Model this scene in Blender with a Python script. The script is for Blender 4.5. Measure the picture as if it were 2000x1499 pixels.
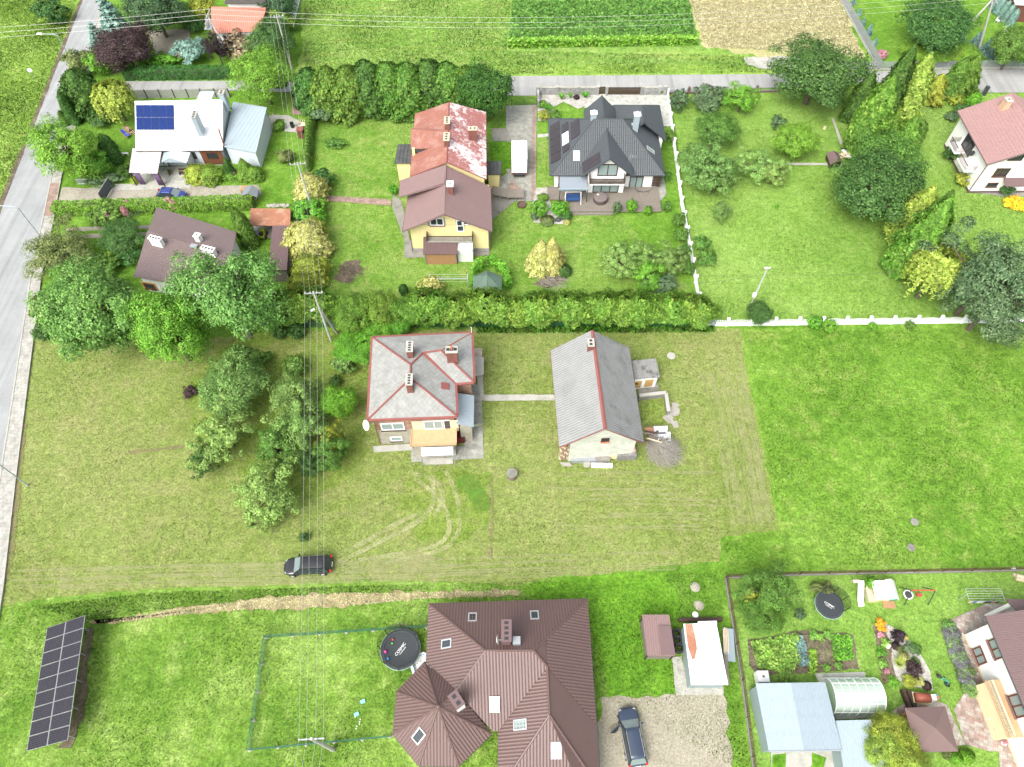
import bpy, bmesh, math, random
import numpy as np
from mathutils import Vector as V, Matrix
for o in list(bpy.data.objects): bpy.data.objects.remove(o)
SC = bpy.context.scene
COL = SC.collection
rnd = random.Random(7)
# ------------------------------------------------------------------ camera, sky, sun, exposure
CAM_H = 70.0; TH = math.radians(57.3); FP = 1386.7
cd = bpy.data.cameras.new('camera'); co = bpy.data.objects.new('camera', cd); COL.objects.link(co)
co.location = (0, 0, CAM_H); co.rotation_euler = (math.pi/2-TH, 0, 0)
cd.sensor_width = 36; cd.lens = FP*36/2000; cd.clip_start = .5; cd.clip_end = 4000
SC.camera = co
SUN_EL = math.radians(52); SUN_AZ = math.radians(215)      # azimuth of the sun clockwise from +Y
wd = bpy.data.worlds.new('World'); SC.world = wd; wd.use_nodes = True
nt = wd.node_tree; bg = nt.nodes['Background']
sky = nt.nodes.new('ShaderNodeTexSky'); sky.sky_type = 'NISHITA'; sky.sun_disc = False
sky.sun_elevation = SUN_EL; sky.sun_rotation = SUN_AZ; sky.air_density = 1.0; sky.dust_density = 5.0; sky.ozone_density = 1.0
hs = nt.nodes.new('ShaderNodeHueSaturation'); hs.inputs['Saturation'].default_value = .35
nt.links.new(sky.outputs[0], hs.inputs['Color']); nt.links.new(hs.outputs[0], bg.inputs['Color'])
bg.inputs['Strength'].default_value = .15
sl = bpy.data.lights.new('sun', 'SUN'); sl.energy = 1.25; sl.angle = math.radians(38); sl.color = (1, .965, .91)
so = bpy.data.objects.new('sun', sl); COL.objects.link(so)
sd = V((math.sin(SUN_AZ)*math.cos(SUN_EL), math.cos(SUN_AZ)*math.cos(SUN_EL), math.sin(SUN_EL)))
so.rotation_euler = sd.to_track_quat('Z', 'Y').to_euler(); so.location = (0, 0, 120)
vs = SC.view_settings; vs.view_transform = 'Standard'; vs.look = 'None'; vs.gamma = 1; vs.use_curve_mapping = False
vs.exposure = 1.3
# ------------------------------------------------------------------ photo pixel -> place
CT, ST = math.cos(TH), math.sin(TH)
def ray(x, y):
    a = (x-1000)/FP; b = (749.5-y)/FP
    return V((a, CT+b*ST, -ST+b*CT))
def P(x, y, z=0.0):
    d = ray(x, y); t = (z-CAM_H)/d.z
    return V((d.x*t, d.y*t, z))
def hit(x, y, p0, n):
    d = ray(x, y); o = V((0, 0, CAM_H)); t = (p0-o).dot(n)/d.dot(n)
    return o+d*t
def plane(a, b, c):
    n = (b-a).cross(c-a).normalized()
    return a, n
def pix(p):
    d = p-V((0, 0, CAM_H)); f = d.y*CT-d.z*ST; u = d.y*ST+d.z*CT
    return 1000+FP*d.x/f, 749.5-FP*u/f
def scl(p):
    d = p-V((0, 0, CAM_H)); return FP/(d.y*CT-d.z*ST)
def hgt(bx, by, ty):
    b = P(bx, by); lo, hi = 0, 40
    for _ in range(40):
        m = (lo+hi)/2
        if pix(V((b.x, b.y, m)))[1] > ty: lo = m
        else: hi = m
    return (lo+hi)/2
# ------------------------------------------------------------------ objects
def tag(o, label=None, cat=None, group=None, kind=None):
    if label: o['label'] = label
    if cat: o['category'] = cat
    if group: o['group'] = group
    if kind: o['kind'] = kind
    return o
def thing(name, label, cat, loc=(0, 0, 0), rz=0.0, group=None):
    o = bpy.data.objects.new(name, None); COL.objects.link(o); o.empty_display_size = .3
    o.location = loc; o.rotation_euler = (0, 0, rz)
    return tag(o, label, cat, group)
def copy_tree(o, parent=None):
    c = o.copy(); COL.objects.link(c)
    if parent: c.parent = parent
    for ch in list(o.children): copy_tree(ch, c)
    return c
class MB:
    """collects shapes; build() links them as one mesh object"""
    def __init__(s): s.v = []; s.f = []; s.m = []; s.mi = 0
    def add(s, vs, fs):
        k = len(s.v); s.v += [tuple(p) for p in vs]
        for f in fs: s.f.append(tuple(i+k for i in f)); s.m.append(s.mi)
        return s
    def box(s, c, d, rz=0.0, R=None):
        hx, hy, hz = d[0]/2, d[1]/2, d[2]/2
        M = R if R is not None else Matrix.Rotation(rz, 3, 'Z')
        c = V(c)
        vs = [c+M @ V((x*hx, y*hy, z*hz)) for z in (-1, 1) for y in (-1, 1) for x in (-1, 1)]
        return s.add(vs, [(0, 2, 3, 1), (4, 5, 7, 6), (0, 1, 5, 4), (2, 6, 7, 3), (0, 4, 6, 2), (1, 3, 7, 5)])
    def prism(s, poly, z0, z1):
        n = len(poly); p = [V((q[0], q[1], 0)) for q in poly]
        if sum(p[i].x*p[(i+1) % n].y-p[(i+1) % n].x*p[i].y for i in range(n)) < 0: p.reverse()
        vs = [V((q.x, q.y, z0)) for q in p]+[V((q.x, q.y, z1)) for q in p]
        return s.add(vs, [tuple(range(n-1, -1, -1)), tuple(range(n, 2*n))]+[(i, (i+1) % n, n+(i+1) % n, n+i) for i in range(n)])
    def slab(s, pts, t):
        """flat polygon in space thickened downwards along z by t"""
        p = [V(q) for q in pts]; n = len(p)
        nn = V((0, 0, 0))
        for i in range(n): nn += p[i].cross(p[(i+1) % n])
        if nn.z < 0: p.reverse()
        vs = p+[q-V((0, 0, t)) for q in p]
        return s.add(vs, [tuple(range(n)), tuple(range(2*n-1, n-1, -1))]+[(i, n+i, n+(i+1) % n, (i+1) % n) for i in range(n)])
    def poly(s, pts): return s.add(pts, [tuple(range(len(pts)))])
    def tube(s, path, r, n=6, r1=None, cap=True):
        path = [V(p) for p in path]; k = len(path); vs = []
        for i, p in enumerate(path):
            d = (path[min(i+1, k-1)]-path[max(i-1, 0)])
            d = d.normalized() if d.length > 1e-9 else V((0, 0, 1))
            a = d.cross(V((0, 0, 1)) if abs(d.z) < .95 else V((1, 0, 0))).normalized(); b = d.cross(a)
            rr = r if r1 is None else r+(r1-r)*i/max(1, k-1)
            vs += [p+(a*math.cos(2*math.pi*j/n)+b*math.sin(2*math.pi*j/n))*rr for j in range(n)]
        fs = [(i*n+j, i*n+(j+1) % n, (i+1)*n+(j+1) % n, (i+1)*n+j) for i in range(k-1) for j in range(n)]
        if cap: fs += [tuple(range(n-1, -1, -1)), tuple((k-1)*n+j for j in range(n))]
        return s.add(vs, fs)
    def lathe(s, c, prof, n=20, M=None):
        c = V(c); vs = []
        for r, z in prof:
            for j in range(n):
                q = V((r*math.cos(2*math.pi*j/n), r*math.sin(2*math.pi*j/n), z))
                vs.append(c+(M @ q if M is not None else q))
        k = len(prof)
        fs = [(i*n+j, i*n+(j+1) % n, (i+1)*n+(j+1) % n, (i+1)*n+j) for i in range(k-1) for j in range(n)]
        if prof[0] == prof[-1]: return s.add(vs, fs)
        if prof[0][0] > 1e-6: fs.append(tuple(range(n-1, -1, -1)))
        if prof[-1][0] > 1e-6: fs.append(tuple((k-1)*n+j for j in range(n)))
        return s.add(vs, fs)
    def ball(s, c, r, n=10, sq=(1, 1, 1)):
        k = n//2; prof = [(max(1e-7, r*math.sin(math.pi*i/k)), -r*math.cos(math.pi*i/k)) for i in range(k+1)]
        return s.lathe(c, prof, n, Matrix.Diagonal(sq))
    def build(s, name, mats, parent=None, org=None, smooth=False, label=None, kind=None):
        if org is None: org = V((0, 0, 0))
        me = bpy.data.meshes.new(name)
        me.from_pydata([(p[0]-org[0], p[1]-org[1], p[2]-org[2]) for p in s.v], [], s.f)
        for m in (mats if isinstance(mats, (list, tuple)) else [mats]): me.materials.append(m)
        if isinstance(mats, (list, tuple)): me.polygons.foreach_set('material_index', s.m)
        if smooth: me.polygons.foreach_set('use_smooth', [True]*len(s.f))
        me.update()
        return link(name, me, parent, label, kind)
def link(name, me, parent=None, label=None, kind=None):
    o = bpy.data.objects.new(name, me); COL.objects.link(o)
    if parent: o.parent = parent
    return tag(o, label=label, kind=kind)
def inset(poly, d):
    p = [V((q[0], q[1])) for q in poly]; n = len(p)
    ar = sum(p[i].x*p[(i+1) % n].y-p[(i+1) % n].x*p[i].y for i in range(n)); sg = 1 if ar > 0 else -1
    out = []
    for i in range(n):
        a, b, c = p[i-1], p[i], p[(i+1) % n]
        e1 = (b-a).normalized(); e2 = (c-b).normalized()
        n1 = V((-e1.y, e1.x))*sg; n2 = V((-e2.y, e2.x))*sg
        k = 1+n1.dot(n2); out.append(b+(n1+n2)*(d/max(k, .2)))
    return out
# ------------------------------------------------------------------ roof sheets with real relief
def slope(parent, pts, kind, mat, pu=.25, pv=.33, amp=.03, step=.025, org=None, name='roof_sheet', thick=.08, eave=None):
    pts = [V(p) for p in pts]; n = V((0, 0, 0)); k = len(pts); c = sum(pts, V((0, 0, 0)))/k
    for i in range(k): n += (pts[i]-c).cross(pts[(i+1) % k]-c)
    n.normalize()
    if n.z < 0: n = -n; pts.reverse()
    if eave is not None: e = (eave-n*eave.dot(n)).normalized()
    else:
        e = V((0, 0, 1)).cross(n)
        e = e.normalized() if e.length > .03 else V((1, 0, 0))
    sv = n.cross(e)
    if sv.z < 0: e = -e; sv = -sv
    uv = [((p-c).dot(e), (p-c).dot(sv)) for p in pts]
    u0, u1 = min(q[0] for q in uv)-.01, max(q[0] for q in uv)+.01
    v0, v1 = min(q[1] for q in uv)-.01, max(q[1] for q in uv)+.01
    us = []; hu = []
    nr = int((u1-u0)/pu)+1
    sh = {'tile': ((0, 0), (.3, .35), (.55, 1), (.8, .35)), 'trap': ((0, 0), (.55, 0), (.66, 1), (.88, 1)),
          'seam': ((0, 0), (.92, 0), (.94, 1), (.98, 1)), 'corr': ((0, 0), (.25, .5), (.5, 1), (.75, .5))}.get(kind, ((0, 0),))
    for i in range(nr+1):
        for f, h in sh: us.append(u0+(i+f)*pu); hu.append(h*amp)
    vsr = []; hv = []
    if pv:
        q = int((v1-v0)/pv)+1
        for i in range(q):
            vsr += [v0+i*pv, v0+(i+1)*pv-.004]; hv += [step, 0]
    else: vsr = [v0, v1+.1]; hv = [0, 0]
    U, W = np.meshgrid(np.array(us), np.array(vsr)); HH = np.array(hu)[None, :]+np.array(hv)[:, None]
    C = np.array(c); E_ = np.array(e); S_ = np.array(sv); N_ = np.array(n)
    co_ = C+U[..., None]*E_+W[..., None]*S_+HH[..., None]*N_
    a, b = U.shape; idx = np.arange(a*b).reshape(a, b)
    fs = np.stack([idx[:-1, :-1], idx[:-1, 1:], idx[1:, 1:], idx[1:, :-1]], -1).reshape(-1, 4)
    me = bpy.data.meshes.new(name); me.from_pydata(co_.reshape(-1, 3).tolist(), [], fs.tolist())
    bm = bmesh.new(); bm.from_mesh(me)
    for i in range(k):
        p, q = pts[i], pts[(i+1) % k]; d = q-p
        if d.length < 1e-4: continue
        out = d.cross(n).normalized()
        bmesh.ops.bisect_plane(bm, geom=bm.verts[:]+bm.edges[:]+bm.faces[:], plane_co=p, plane_no=out, clear_outer=True)
    fl_ = [p-n*(p-c).dot(n) for p in pts]
    lo = [bm.verts.new(p-n*.012) for p in fl_]; lo2 = [bm.verts.new(p-n*(.012+thick)) for p in fl_]
    try:
        bm.faces.new(lo); bm.faces.new(lo2[::-1])
        for i in range(k): bm.faces.new((lo[i], lo2[i], lo2[(i+1) % k], lo[(i+1) % k]))
    except ValueError: pass
    if org is not None: bmesh.ops.translate(bm, verts=bm.verts[:], vec=-V(org))
    bm.to_mesh(me); bm.free(); me.materials.append(mat)
    return link(name, me, parent)
def caps(parent, lines, mat, r=.09, name='ridge_cap', org=(0, 0, 0), n=6):
    for a, b in lines: MB().tube([a, b], r, n).build(name, mat, parent, org)
def win(parent, c, nrm, w, h, mfr, mgl, panes=1, org=(0, 0, 0), fw=.07, sill=None, name='window', rows=1, up=None):
    """window on a wall: frame ring proud of the wall, each pane a child"""
    nrm = V(nrm).normalized(); u = V((0, 0, 1)) if up is None else V(up); r = u.cross(nrm).normalized(); u = nrm.cross(r)
    c = V(c); R = Matrix((r, u, nrm)).transposed()
    m = MB()
    for sx in (-1, 1): m.box(c+r*sx*(w/2-fw/2)+nrm*.03, (fw, h, .1), R=R)
    for sy in (-1, 1): m.box(c+u*sy*(h/2-fw/2)+nrm*.03, (w-2*fw, fw, .1), R=R)
    for k in range(1, panes): m.box(c+r*(-w/2+w*k/panes)+nrm*.028, (fw*.9, h-2*fw, .09), R=R)
    for k in range(1, rows): m.box(c+u*(-h/2+h*k/rows)+nrm*.026, (w-2*fw, fw*.9, .085), R=R)
    f = m.build(name, mfr, parent, org)
    for k in range(panes):
        MB().box(c+r*(-w/2+w*(k+.5)/panes)+nrm*.012, (w/panes-fw, h-fw, .03), R=R).build('pane', mgl, f, org)
    if sill is not None:
        MB().box(c-u*(h/2+.04)+nrm*.1, (w+.15, .05, .22), R=R).build('sill', sill, f, org)
    return f
# ------------------------------------------------------------------ materials
def newmat(name):
    m = bpy.data.materials.new(name); m.use_nodes = True
    t = m.node_tree; b = t.nodes['Principled BSDF']; return m, t, b
def pos(t, scale=1.0, rot=0.0, obj=False):
    g = t.nodes.new('ShaderNodeTexCoord') if obj else t.nodes.new('ShaderNodeNewGeometry')
    mp = t.nodes.new('ShaderNodeMapping'); mp.inputs['Rotation'].default_value = (0, 0, rot)
    mp.inputs['Scale'].default_value = (scale,)*3 if not isinstance(scale, tuple) else scale
    t.links.new(g.outputs['Object' if obj else 'Position'], mp.inputs['Vector']); return mp.outputs[0]
def noise(t, vec, s, det=3, rough=.6, dist=0.0):
    n = t.nodes.new('ShaderNodeTexNoise'); n.inputs['Scale'].default_value = s; n.inputs['Detail'].default_value = det
    n.inputs['Roughness'].default_value = rough; n.inputs['Distortion'].default_value = dist
    t.links.new(vec, n.inputs['Vector']); return n.outputs['Fac']
def ramp(t, fac, stops):
    r = t.nodes.new('ShaderNodeValToRGB'); e = r.color_ramp.elements
    while len(e) < len(stops): e.new(.5)
    for i, (p, c) in enumerate(stops): e[i].position = p; e[i].color = (*c, 1) if len(c) == 3 else c
    t.links.new(fac, r.inputs[0]); return r.outputs[0]
def mix(t, fac, a, b, mode='MIX'):
    m = t.nodes.new('ShaderNodeMix'); m.data_type = 'RGBA'; m.blend_type = mode
    for s, x in ((m.inputs[0], fac), (m.inputs[6], a), (m.inputs[7], b)):
        if isinstance(x, (int, float)): s.default_value = x
        elif isinstance(x, tuple): s.default_value = (*x, 1) if len(x) == 3 else x
        else: t.links.new(x, s)
    return m.outputs[2]
def bump(t, b, h, s, d=.05):
    n = t.nodes.new('ShaderNodeBump'); n.inputs['Strength'].default_value = s; n.inputs['Distance'].default_value = d
    t.links.new(h, n.inputs['Height']); t.links.new(n.outputs[0], b.inputs['Normal'])
def g3(v): return (v, v, v)
def M(name, col, rough=.75, var=.18, sc=2.0, metal=0.0, bs=.15, spec=.4, stain=None, samt=.5):
    m, t, b = newmat(name); p = pos(t)
    n = noise(t, p, sc, 5); f = noise(t, p, sc*9, 3)
    lo = tuple(c*(1-var) for c in col); hi = tuple(min(1, c*(1+var)) for c in col)
    c = ramp(t, n, [(.3, lo), (.7, hi)])
    c = mix(t, .5, c, ramp(t, f, [(.3, lo), (.7, hi)]))
    if stain:
        s_ = ramp(t, noise(t, p, sc*.6, 6, .7), [(.5, g3(0)), (.68, g3(samt))]); c = mix(t, s_, c, stain)
    t.links.new(c, b.inputs['Base Color']); b.inputs['Roughness'].default_value = rough
    b.inputs['Metallic'].default_value = metal; b.inputs['Specular IOR Level'].default_value = spec
    if bs: bump(t, b, f, bs, .02)
    return m
def gloss(name, col, rough=.2, metal=0.0, coat=0.0):
    m, t, b = newmat(name); b.inputs['Base Color'].default_value = (*col, 1); b.inputs['Roughness'].default_value = rough
    b.inputs['Metallic'].default_value = metal; b.inputs['Coat Weight'].default_value = coat
    return m
def lawn(name, c1, c2, c3, dry, dl=.55, dh=.75, big=.07, fine=5.0, flower=0.0, streak=None, bs=.9, fcol=(.75, .75, .7), dryamt=.85):
    """grass: dark and light tufts, large patches, dry patches"""
    m, t, b = newmat(name); p = pos(t)
    nb = noise(t, p, big, 5, .62); nm = noise(t, p, .55, 5, .65, .4); nf = noise(t, p, fine, 4, .75); nx = noise(t, p, fine*.33, 4, .7)
    c = ramp(t, nb, [(.36, c1), (.5, c2), (.63, c3)])
    c = mix(t, .55, c, ramp(t, nm, [(.3, c1), (.5, c2), (.7, c3)]))
    d = ramp(t, mix(t, .5, noise(t, pos(t, 1.0, .6), big*1.9, 6, .7, .6), nm), [(dl, g3(0)), (dh, g3(dryamt))])
    c = mix(t, d, c, dry)
    if streak:
        sx, sy, rot, col, amt = streak
        sn = noise(t, pos(t, (sx, sy, 1), rot), 1.0, 4, .6)
        c = mix(t, ramp(t, sn, [(.5, g3(0)), (.66, g3(amt))]), c, col)
    c = mix(t, 1.0, c, ramp(t, nf, [(.28, g3(.52)), (.5, g3(1)), (.72, g3(1.5))]), 'MULTIPLY')
    c = mix(t, 1.0, c, ramp(t, nx, [(.3, g3(.72)), (.7, g3(1.28))]), 'MULTIPLY')
    if flower:
        vo = t.nodes.new('ShaderNodeTexVoronoi'); vo.inputs['Scale'].default_value = 2.2; t.links.new(p, vo.inputs['Vector'])
        fl = ramp(t, vo.outputs['Distance'], [(.07, g3(1)), (.12, g3(0))])
        fm = ramp(t, noise(t, p, .12, 4), [(.5, g3(0)), (.62, g3(flower))])
        c = mix(t, mix(t, 1.0, fl, fm, 'MULTIPLY'), c, fcol)
    t.links.new(c, b.inputs['Base Color']); b.inputs['Roughness'].default_value = .95; b.inputs['Specular IOR Level'].default_value = .1
    bump(t, b, mix(t, .4, nf, nx), bs, .12)
    return m
def folmat(name, dark, light, tip=None, trans=.3, huev=.05, gain=1.5):
    """leaves: every leaf its own tone, clumps lighter and darker, some light through the leaf"""
    m, t, b = newmat(name)
    g = t.nodes.new('ShaderNodeNewGeometry'); oi = t.nodes.new('ShaderNodeObjectInfo')
    dark, light, tip = [tuple(min(.9, q*gain) for q in k) for k in (dark, light, tip or light)]
    c = ramp(t, g.outputs['Random Per Island'], [(0, dark), (.7, light), (1, tip)])
    nn = noise(t, pos(t), 1.1, 3); c = mix(t, 1.0, c, ramp(t, nn, [(.3, g3(.62)), (.7, g3(1.35))]), 'MULTIPLY')
    h = t.nodes.new('ShaderNodeHueSaturation')
    mr = t.nodes.new('ShaderNodeMapRange'); mr.inputs[3].default_value = .5-huev/4; mr.inputs[4].default_value = .5+huev/4
    t.links.new(oi.outputs['Random'], mr.inputs[0]); t.links.new(mr.outputs[0], h.inputs['Hue']); t.links.new(c, h.inputs['Color'])
    b.inputs['Roughness'].default_value = .6; b.inputs['Specular IOR Level'].default_value = .25
    t.links.new(h.outputs[0], b.inputs['Base Color'])
    tr = t.nodes.new('ShaderNodeBsdfTranslucent'); t.links.new(h.outputs[0], tr.inputs[0])
    ms = t.nodes.new('ShaderNodeMixShader'); ms.inputs[0].default_value = trans
    t.links.new(b.outputs[0], ms.inputs[1]); t.links.new(tr.outputs[0], ms.inputs[2])
    t.links.new(ms.outputs[0], t.nodes['Material Output'].inputs[0])
    return m
def blocks(name, c1, c2, mortar, w, h, rot=0.0, bs=.5, off=.5, vertical=False, msize=.012, var=.3, stain=None):
    """small blocks: bricks on a wall, pavers on the ground, slates on a roof"""
    m, t, b = newmat(name)
    br = t.nodes.new('ShaderNodeTexBrick'); br.inputs['Scale'].default_value = 1; br.offset = off
    br.inputs['Brick Width'].default_value = w; br.inputs['Row Height'].default_value = h; br.inputs['Mortar Size'].default_value = msize
    br.inputs['Color1'].default_value = (*c1, 1); br.inputs['Color2'].default_value = (*c2, 1); br.inputs['Mortar'].default_value = (*mortar, 1)
    if vertical:
        g = t.nodes.new('ShaderNodeNewGeometry'); s = t.nodes.new('ShaderNodeSeparateXYZ'); t.links.new(g.outputs['Position'], s.inputs[0])
        ad = t.nodes.new('ShaderNodeMath'); ad.operation = 'ADD'; t.links.new(s.outputs[0], ad.inputs[0]); t.links.new(s.outputs[1], ad.inputs[1])
        cm = t.nodes.new('ShaderNodeCombineXYZ'); t.links.new(ad.outputs[0], cm.inputs[0]); t.links.new(s.outputs[2], cm.inputs[1])
        t.links.new(cm.outputs[0], br.inputs['Vector'])
    else: t.links.new(pos(t, 1.0, rot), br.inputs['Vector'])
    p = pos(t); n = noise(t, p, 1.3, 5, .7); nf = noise(t, p, 7, 4, .7)
    c = mix(t, 1.0, br.outputs['Color'], ramp(t, n, [(.3, g3(1-var)), (.7, g3(1+var))]), 'MULTIPLY')
    c = mix(t, 1.0, c, ramp(t, nf, [(.3, g3(1-var*.6)), (.7, g3(1+var*.6))]), 'MULTIPLY')
    if stain: c = mix(t, ramp(t, noise(t, p, .9, 6, .75), [(stain[1], g3(0)), (stain[2], g3(stain[3]))]), c, stain[0])
    t.links.new(c, b.inputs['Base Color']); b.inputs['Roughness'].default_value = .9; b.inputs['Specular IOR Level'].default_value = .2
    inv = t.nodes.new('ShaderNodeMath'); inv.operation = 'SUBTRACT'; inv.inputs[0].default_value = 1; t.links.new(br.outputs['Fac'], inv.inputs[1])
    bump(t, b, inv.outputs[0], bs, .02)
    return m
# lawns
L_BASE = lawn('lawn_base', (.055, .13, .012), (.10, .205, .022), (.165, .285, .045), (.23, .26, .075), .56, .8)
L_DRY = lawn('lawn_dry', (.115, .16, .033), (.16, .205, .054), (.205, .235, .08), (.21, .19, .09), .48, .78, .05, 4.5, dryamt=.8)
L_ORCH = lawn('lawn_orchard', (.085, .14, .022), (.135, .195, .035), (.18, .225, .06), (.22, .2, .09), .5, .72, .09, 4.5)
L_MEAD = lawn('lawn_meadow', (.058, .14, .014), (.108, .215, .024), (.17, .27, .05), (.25, .275, .08), .52, .78, .06, 3.6, .5, bs=1.0)
L_LIME = lawn('lawn_lime', (.09, .18, .026), (.145, .255, .044), (.2, .305, .075), (.26, .28, .1), .58, .85, .05, 5)
L_GARD = lawn('lawn_garden', (.075, .16, .018), (.125, .225, .035), (.18, .265, .06), (.25, .255, .095), .5, .8, .09, 5)
L_WILD = lawn('lawn_wild', (.1, .19, .025), (.17, .28, .045), (.26, .36, .09), (.32, .35, .1), .55, .8, .06, 2.6, .9, bs=1.0)
L_BOT = lawn('lawn_bottom', (.06, .14, .016), (.12, .215, .03), (.235, .335, .085), (.28, .33, .1), .55, .8, .12, 4.2, .35, bs=1.0)
L_FIELD = lawn('field_rough', (.095, .185, .03), (.15, .26, .048), (.205, .305, .08), (.29, .31, .13), .5, .78, .08, 2.5, streak=(.05, .6, .12, (.24, .29, .07), .5))
L_CROP = lawn('field_crop', (.085, .17, .03), (.13, .24, .05), (.17, .29, .08), (.13, .17, .05), .6, .8, .1, 2.2, streak=(1.6, .05, .03, (.13, .25, .05), .5), bs=1.0)
L_HAY = lawn('field_hay', (.25, .25, .1), (.33, .315, .15), (.41, .385, .21), (.2, .24, .07), .52, .74, .09, 6, bs=.7)
L_TALL = lawn('grass_tall', (.05, .14, .01), (.09, .21, .016), (.14, .27, .03), (.2, .28, .05), .62, .85, .1, 3.2, bs=1.0)
L_STRAW = lawn('straw', (.15, .13, .06), (.23, .2, .1), (.32, .28, .16), (.13, .12, .06), .55, .75, .5, 3.0, bs=1.0)
L_SOIL = lawn('soil', (.075, .06, .04), (.12, .1, .07), (.18, .15, .1), (.1, .13, .035), .55, .75, .5, 5)
GRAVEL = lawn('gravel', (.22, .205, .15), (.27, .25, .19), (.32, .3, .235), (.16, .19, .07), .6, .78, .12, 16, .4, fcol=(.8, .8, .75), bs=.35)
SAND = lawn('gravel_drive', (.22, .205, .165), (.27, .25, .2), (.32, .3, .245), (.19, .185, .1), .55, .75, .2, 15, bs=.3)
PEBBLE = lawn('pebbles', (.25, .24, .21), (.35, .335, .3), (.45, .435, .4), (.24, .23, .2), .6, .8, .5, 9, bs=.8)
def road_mat(name, col, rot):
    """worn asphalt: streaks along the wheels, patches, fine grain"""
    m, t, b = newmat(name); p = pos(t); st = noise(t, pos(t, (1.1, .025, 1), rot), 1.0, 4, .6); pa = noise(t, p, .22, 5, .7); fi = noise(t, p, 6, 4, .7); cr = noise(t, p, 1.7, 6, .8, 1.5)
    c = mix(t, 1.0, col, ramp(t, st, [(.32, g3(.8)), (.5, g3(1)), (.7, g3(1.1))]), 'MULTIPLY'); c = mix(t, 1.0, c, ramp(t, pa, [(.3, g3(.86)), (.7, g3(1.1))]), 'MULTIPLY')
    c = mix(t, 1.0, c, ramp(t, fi, [(.3, g3(.9)), (.7, g3(1.08))]), 'MULTIPLY'); c = mix(t, ramp(t, cr, [(.485, g3(0)), (.5, g3(.3)), (.515, g3(0))]), c, (.1, .1, .095))
    t.links.new(c, b.inputs['Base Color']); b.inputs['Roughness'].default_value = .9; bump(t, b, fi, .2, .02); return m
ASPH = road_mat('asphalt', (.25, .26, .258), -.33); ASPH2 = road_mat('asphalt_side', (.27, .272, .262), 1.57)
PAVE = blocks('pavement_blocks', (.33, .32, .295), (.28, .275, .25), (.2, .195, .16), .42, .42, .1, .3, stain=((.16, .2, .07), .56, .72, .7))
PAVER_G = blocks('grey_pavers', (.30, .30, .27), (.24, .24, .215), (.15, .155, .11), .24, .14, .05, .4)
PAVER_R = blocks('red_pavers', (.30, .2, .165), (.24, .165, .14), (.17, .15, .12), .24, .14, .05, .4)
PAVER_P = blocks('pale_pavers', (.42, .42, .38), (.35, .36, .32), (.25, .26, .22), .24, .14, .05, .4)
CONC = M('concrete', (.33, .325, .29), .92, .2, 1.2, bs=.3, stain=(.2, .2, .15), samt=.7)
CONC_D = M('concrete_dark', (.2, .195, .17), .92, .25, 1.2, bs=.3, stain=(.09, .09, .07), samt=.7)
# walls and roofs
WHITE = M('white_render', (.74, .74, .72), .85, .05, 1.5, bs=.1)
OFFW = M('pale_render', (.58, .6, .57), .85, .06, 1.5, bs=.1)
BLUEW = M('pale_blue_render', (.47, .52, .55), .85, .06, 1.5, bs=.1)
CREAM = M('cream_render', (.66, .57, .28), .85, .06, 1.5, bs=.1)
CREAM2 = M('cream_wall', (.62, .53, .33), .85, .06, 1.5, bs=.1)
PLINTH = M('plinth_grey', (.27, .26, .24), .9, .15, 2, bs=.2)
BRICK = blocks('wall_brick', (.24, .1, .065), (.3, .17, .11), (.33, .28, .23), .25, .085, 0, .6, .5, True, .011, .35)
CHBR = blocks('chimney_brick', (.19, .065, .05), (.16, .055, .045), (.2, .12, .1), .25, .085, 0, .6, .5, True, .01, .2)
SIL = blocks('wall_silicate_block', (.52, .53, .46), (.44, .46, .40), (.36, .37, .32), .42, .2, 0, .5, .5, True, .018, .15)
BLOCKW = blocks('wall_rough_block', (.4, .37, .29), (.33, .31, .25), (.24, .23, .19), .4, .16, 0, .6, .5, True, .02, .2)
STONEW = blocks('wall_stone', (.34, .34, .33), (.22, .22, .215), (.17, .17, .165), .4, .16, 0, .8, .5, True, .02, .35)
SLATE = blocks('roof_slate', (.255, .26, .245), (.225, .23, .215), (.17, .17, .16), .4, .4, .785, .5, 0, stain=((.13, .13, .12), .6, .8, .6), msize=.01, var=.16)
ETERN = M('roof_fibre_cement', (.215, .22, .215), .9, .14, .7, bs=.3, stain=(.14, .14, .14), samt=.35)
ETERN_D = M('roof_fibre_cement_mossy', (.2, .2, .19), .92, .3, 1.5, bs=.3, stain=(.05, .05, .045), samt=.9)
TRIM = M('red_trim', (.2, .065, .055), .6, .15, 2, bs=.1)
BROWN = M('brown_steel', (.105, .063, .056), .5, .08, .6, bs=.03, spec=.5)
BROWN2 = M('brown_steel_matt', (.185, .122, .115), .5, .08, .6, bs=.05, spec=.4)
BROWN3 = M('brown_sheet', (.125, .082, .08), .45, .08, .8, bs=.03)
ROSE = M('rose_tiles', (.26, .155, .145), .6, .08, 1.0, bs=.08)
ORANGE = M('orange_tiles', (.4, .15, .105), .6, .08, 1.0, bs=.08)
REDS = M('red_sheet', (.24, .1, .072), .6, .14, .9, bs=.1, stain=(.36, .24, .2), samt=.6)
TILE_D = M('dark_tiles', (.048, .056, .061), .45, .1, 1.0, bs=.05, spec=.5)
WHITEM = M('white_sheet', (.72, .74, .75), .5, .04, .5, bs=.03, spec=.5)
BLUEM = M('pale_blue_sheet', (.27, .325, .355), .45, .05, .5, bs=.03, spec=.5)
BLUEM2 = M('grey_blue_sheet', (.22, .27, .3), .45, .06, .5, bs=.03, spec=.5)
TEALW = M('teal_grey_sheet_wall', (.22, .28, .28), .5, .08, .8, bs=.05)
FELT = M('black_roof_felt', (.055, .06, .06), .85, .25, 1.5, bs=.2, stain=(.12, .125, .12), samt=.6)
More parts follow.
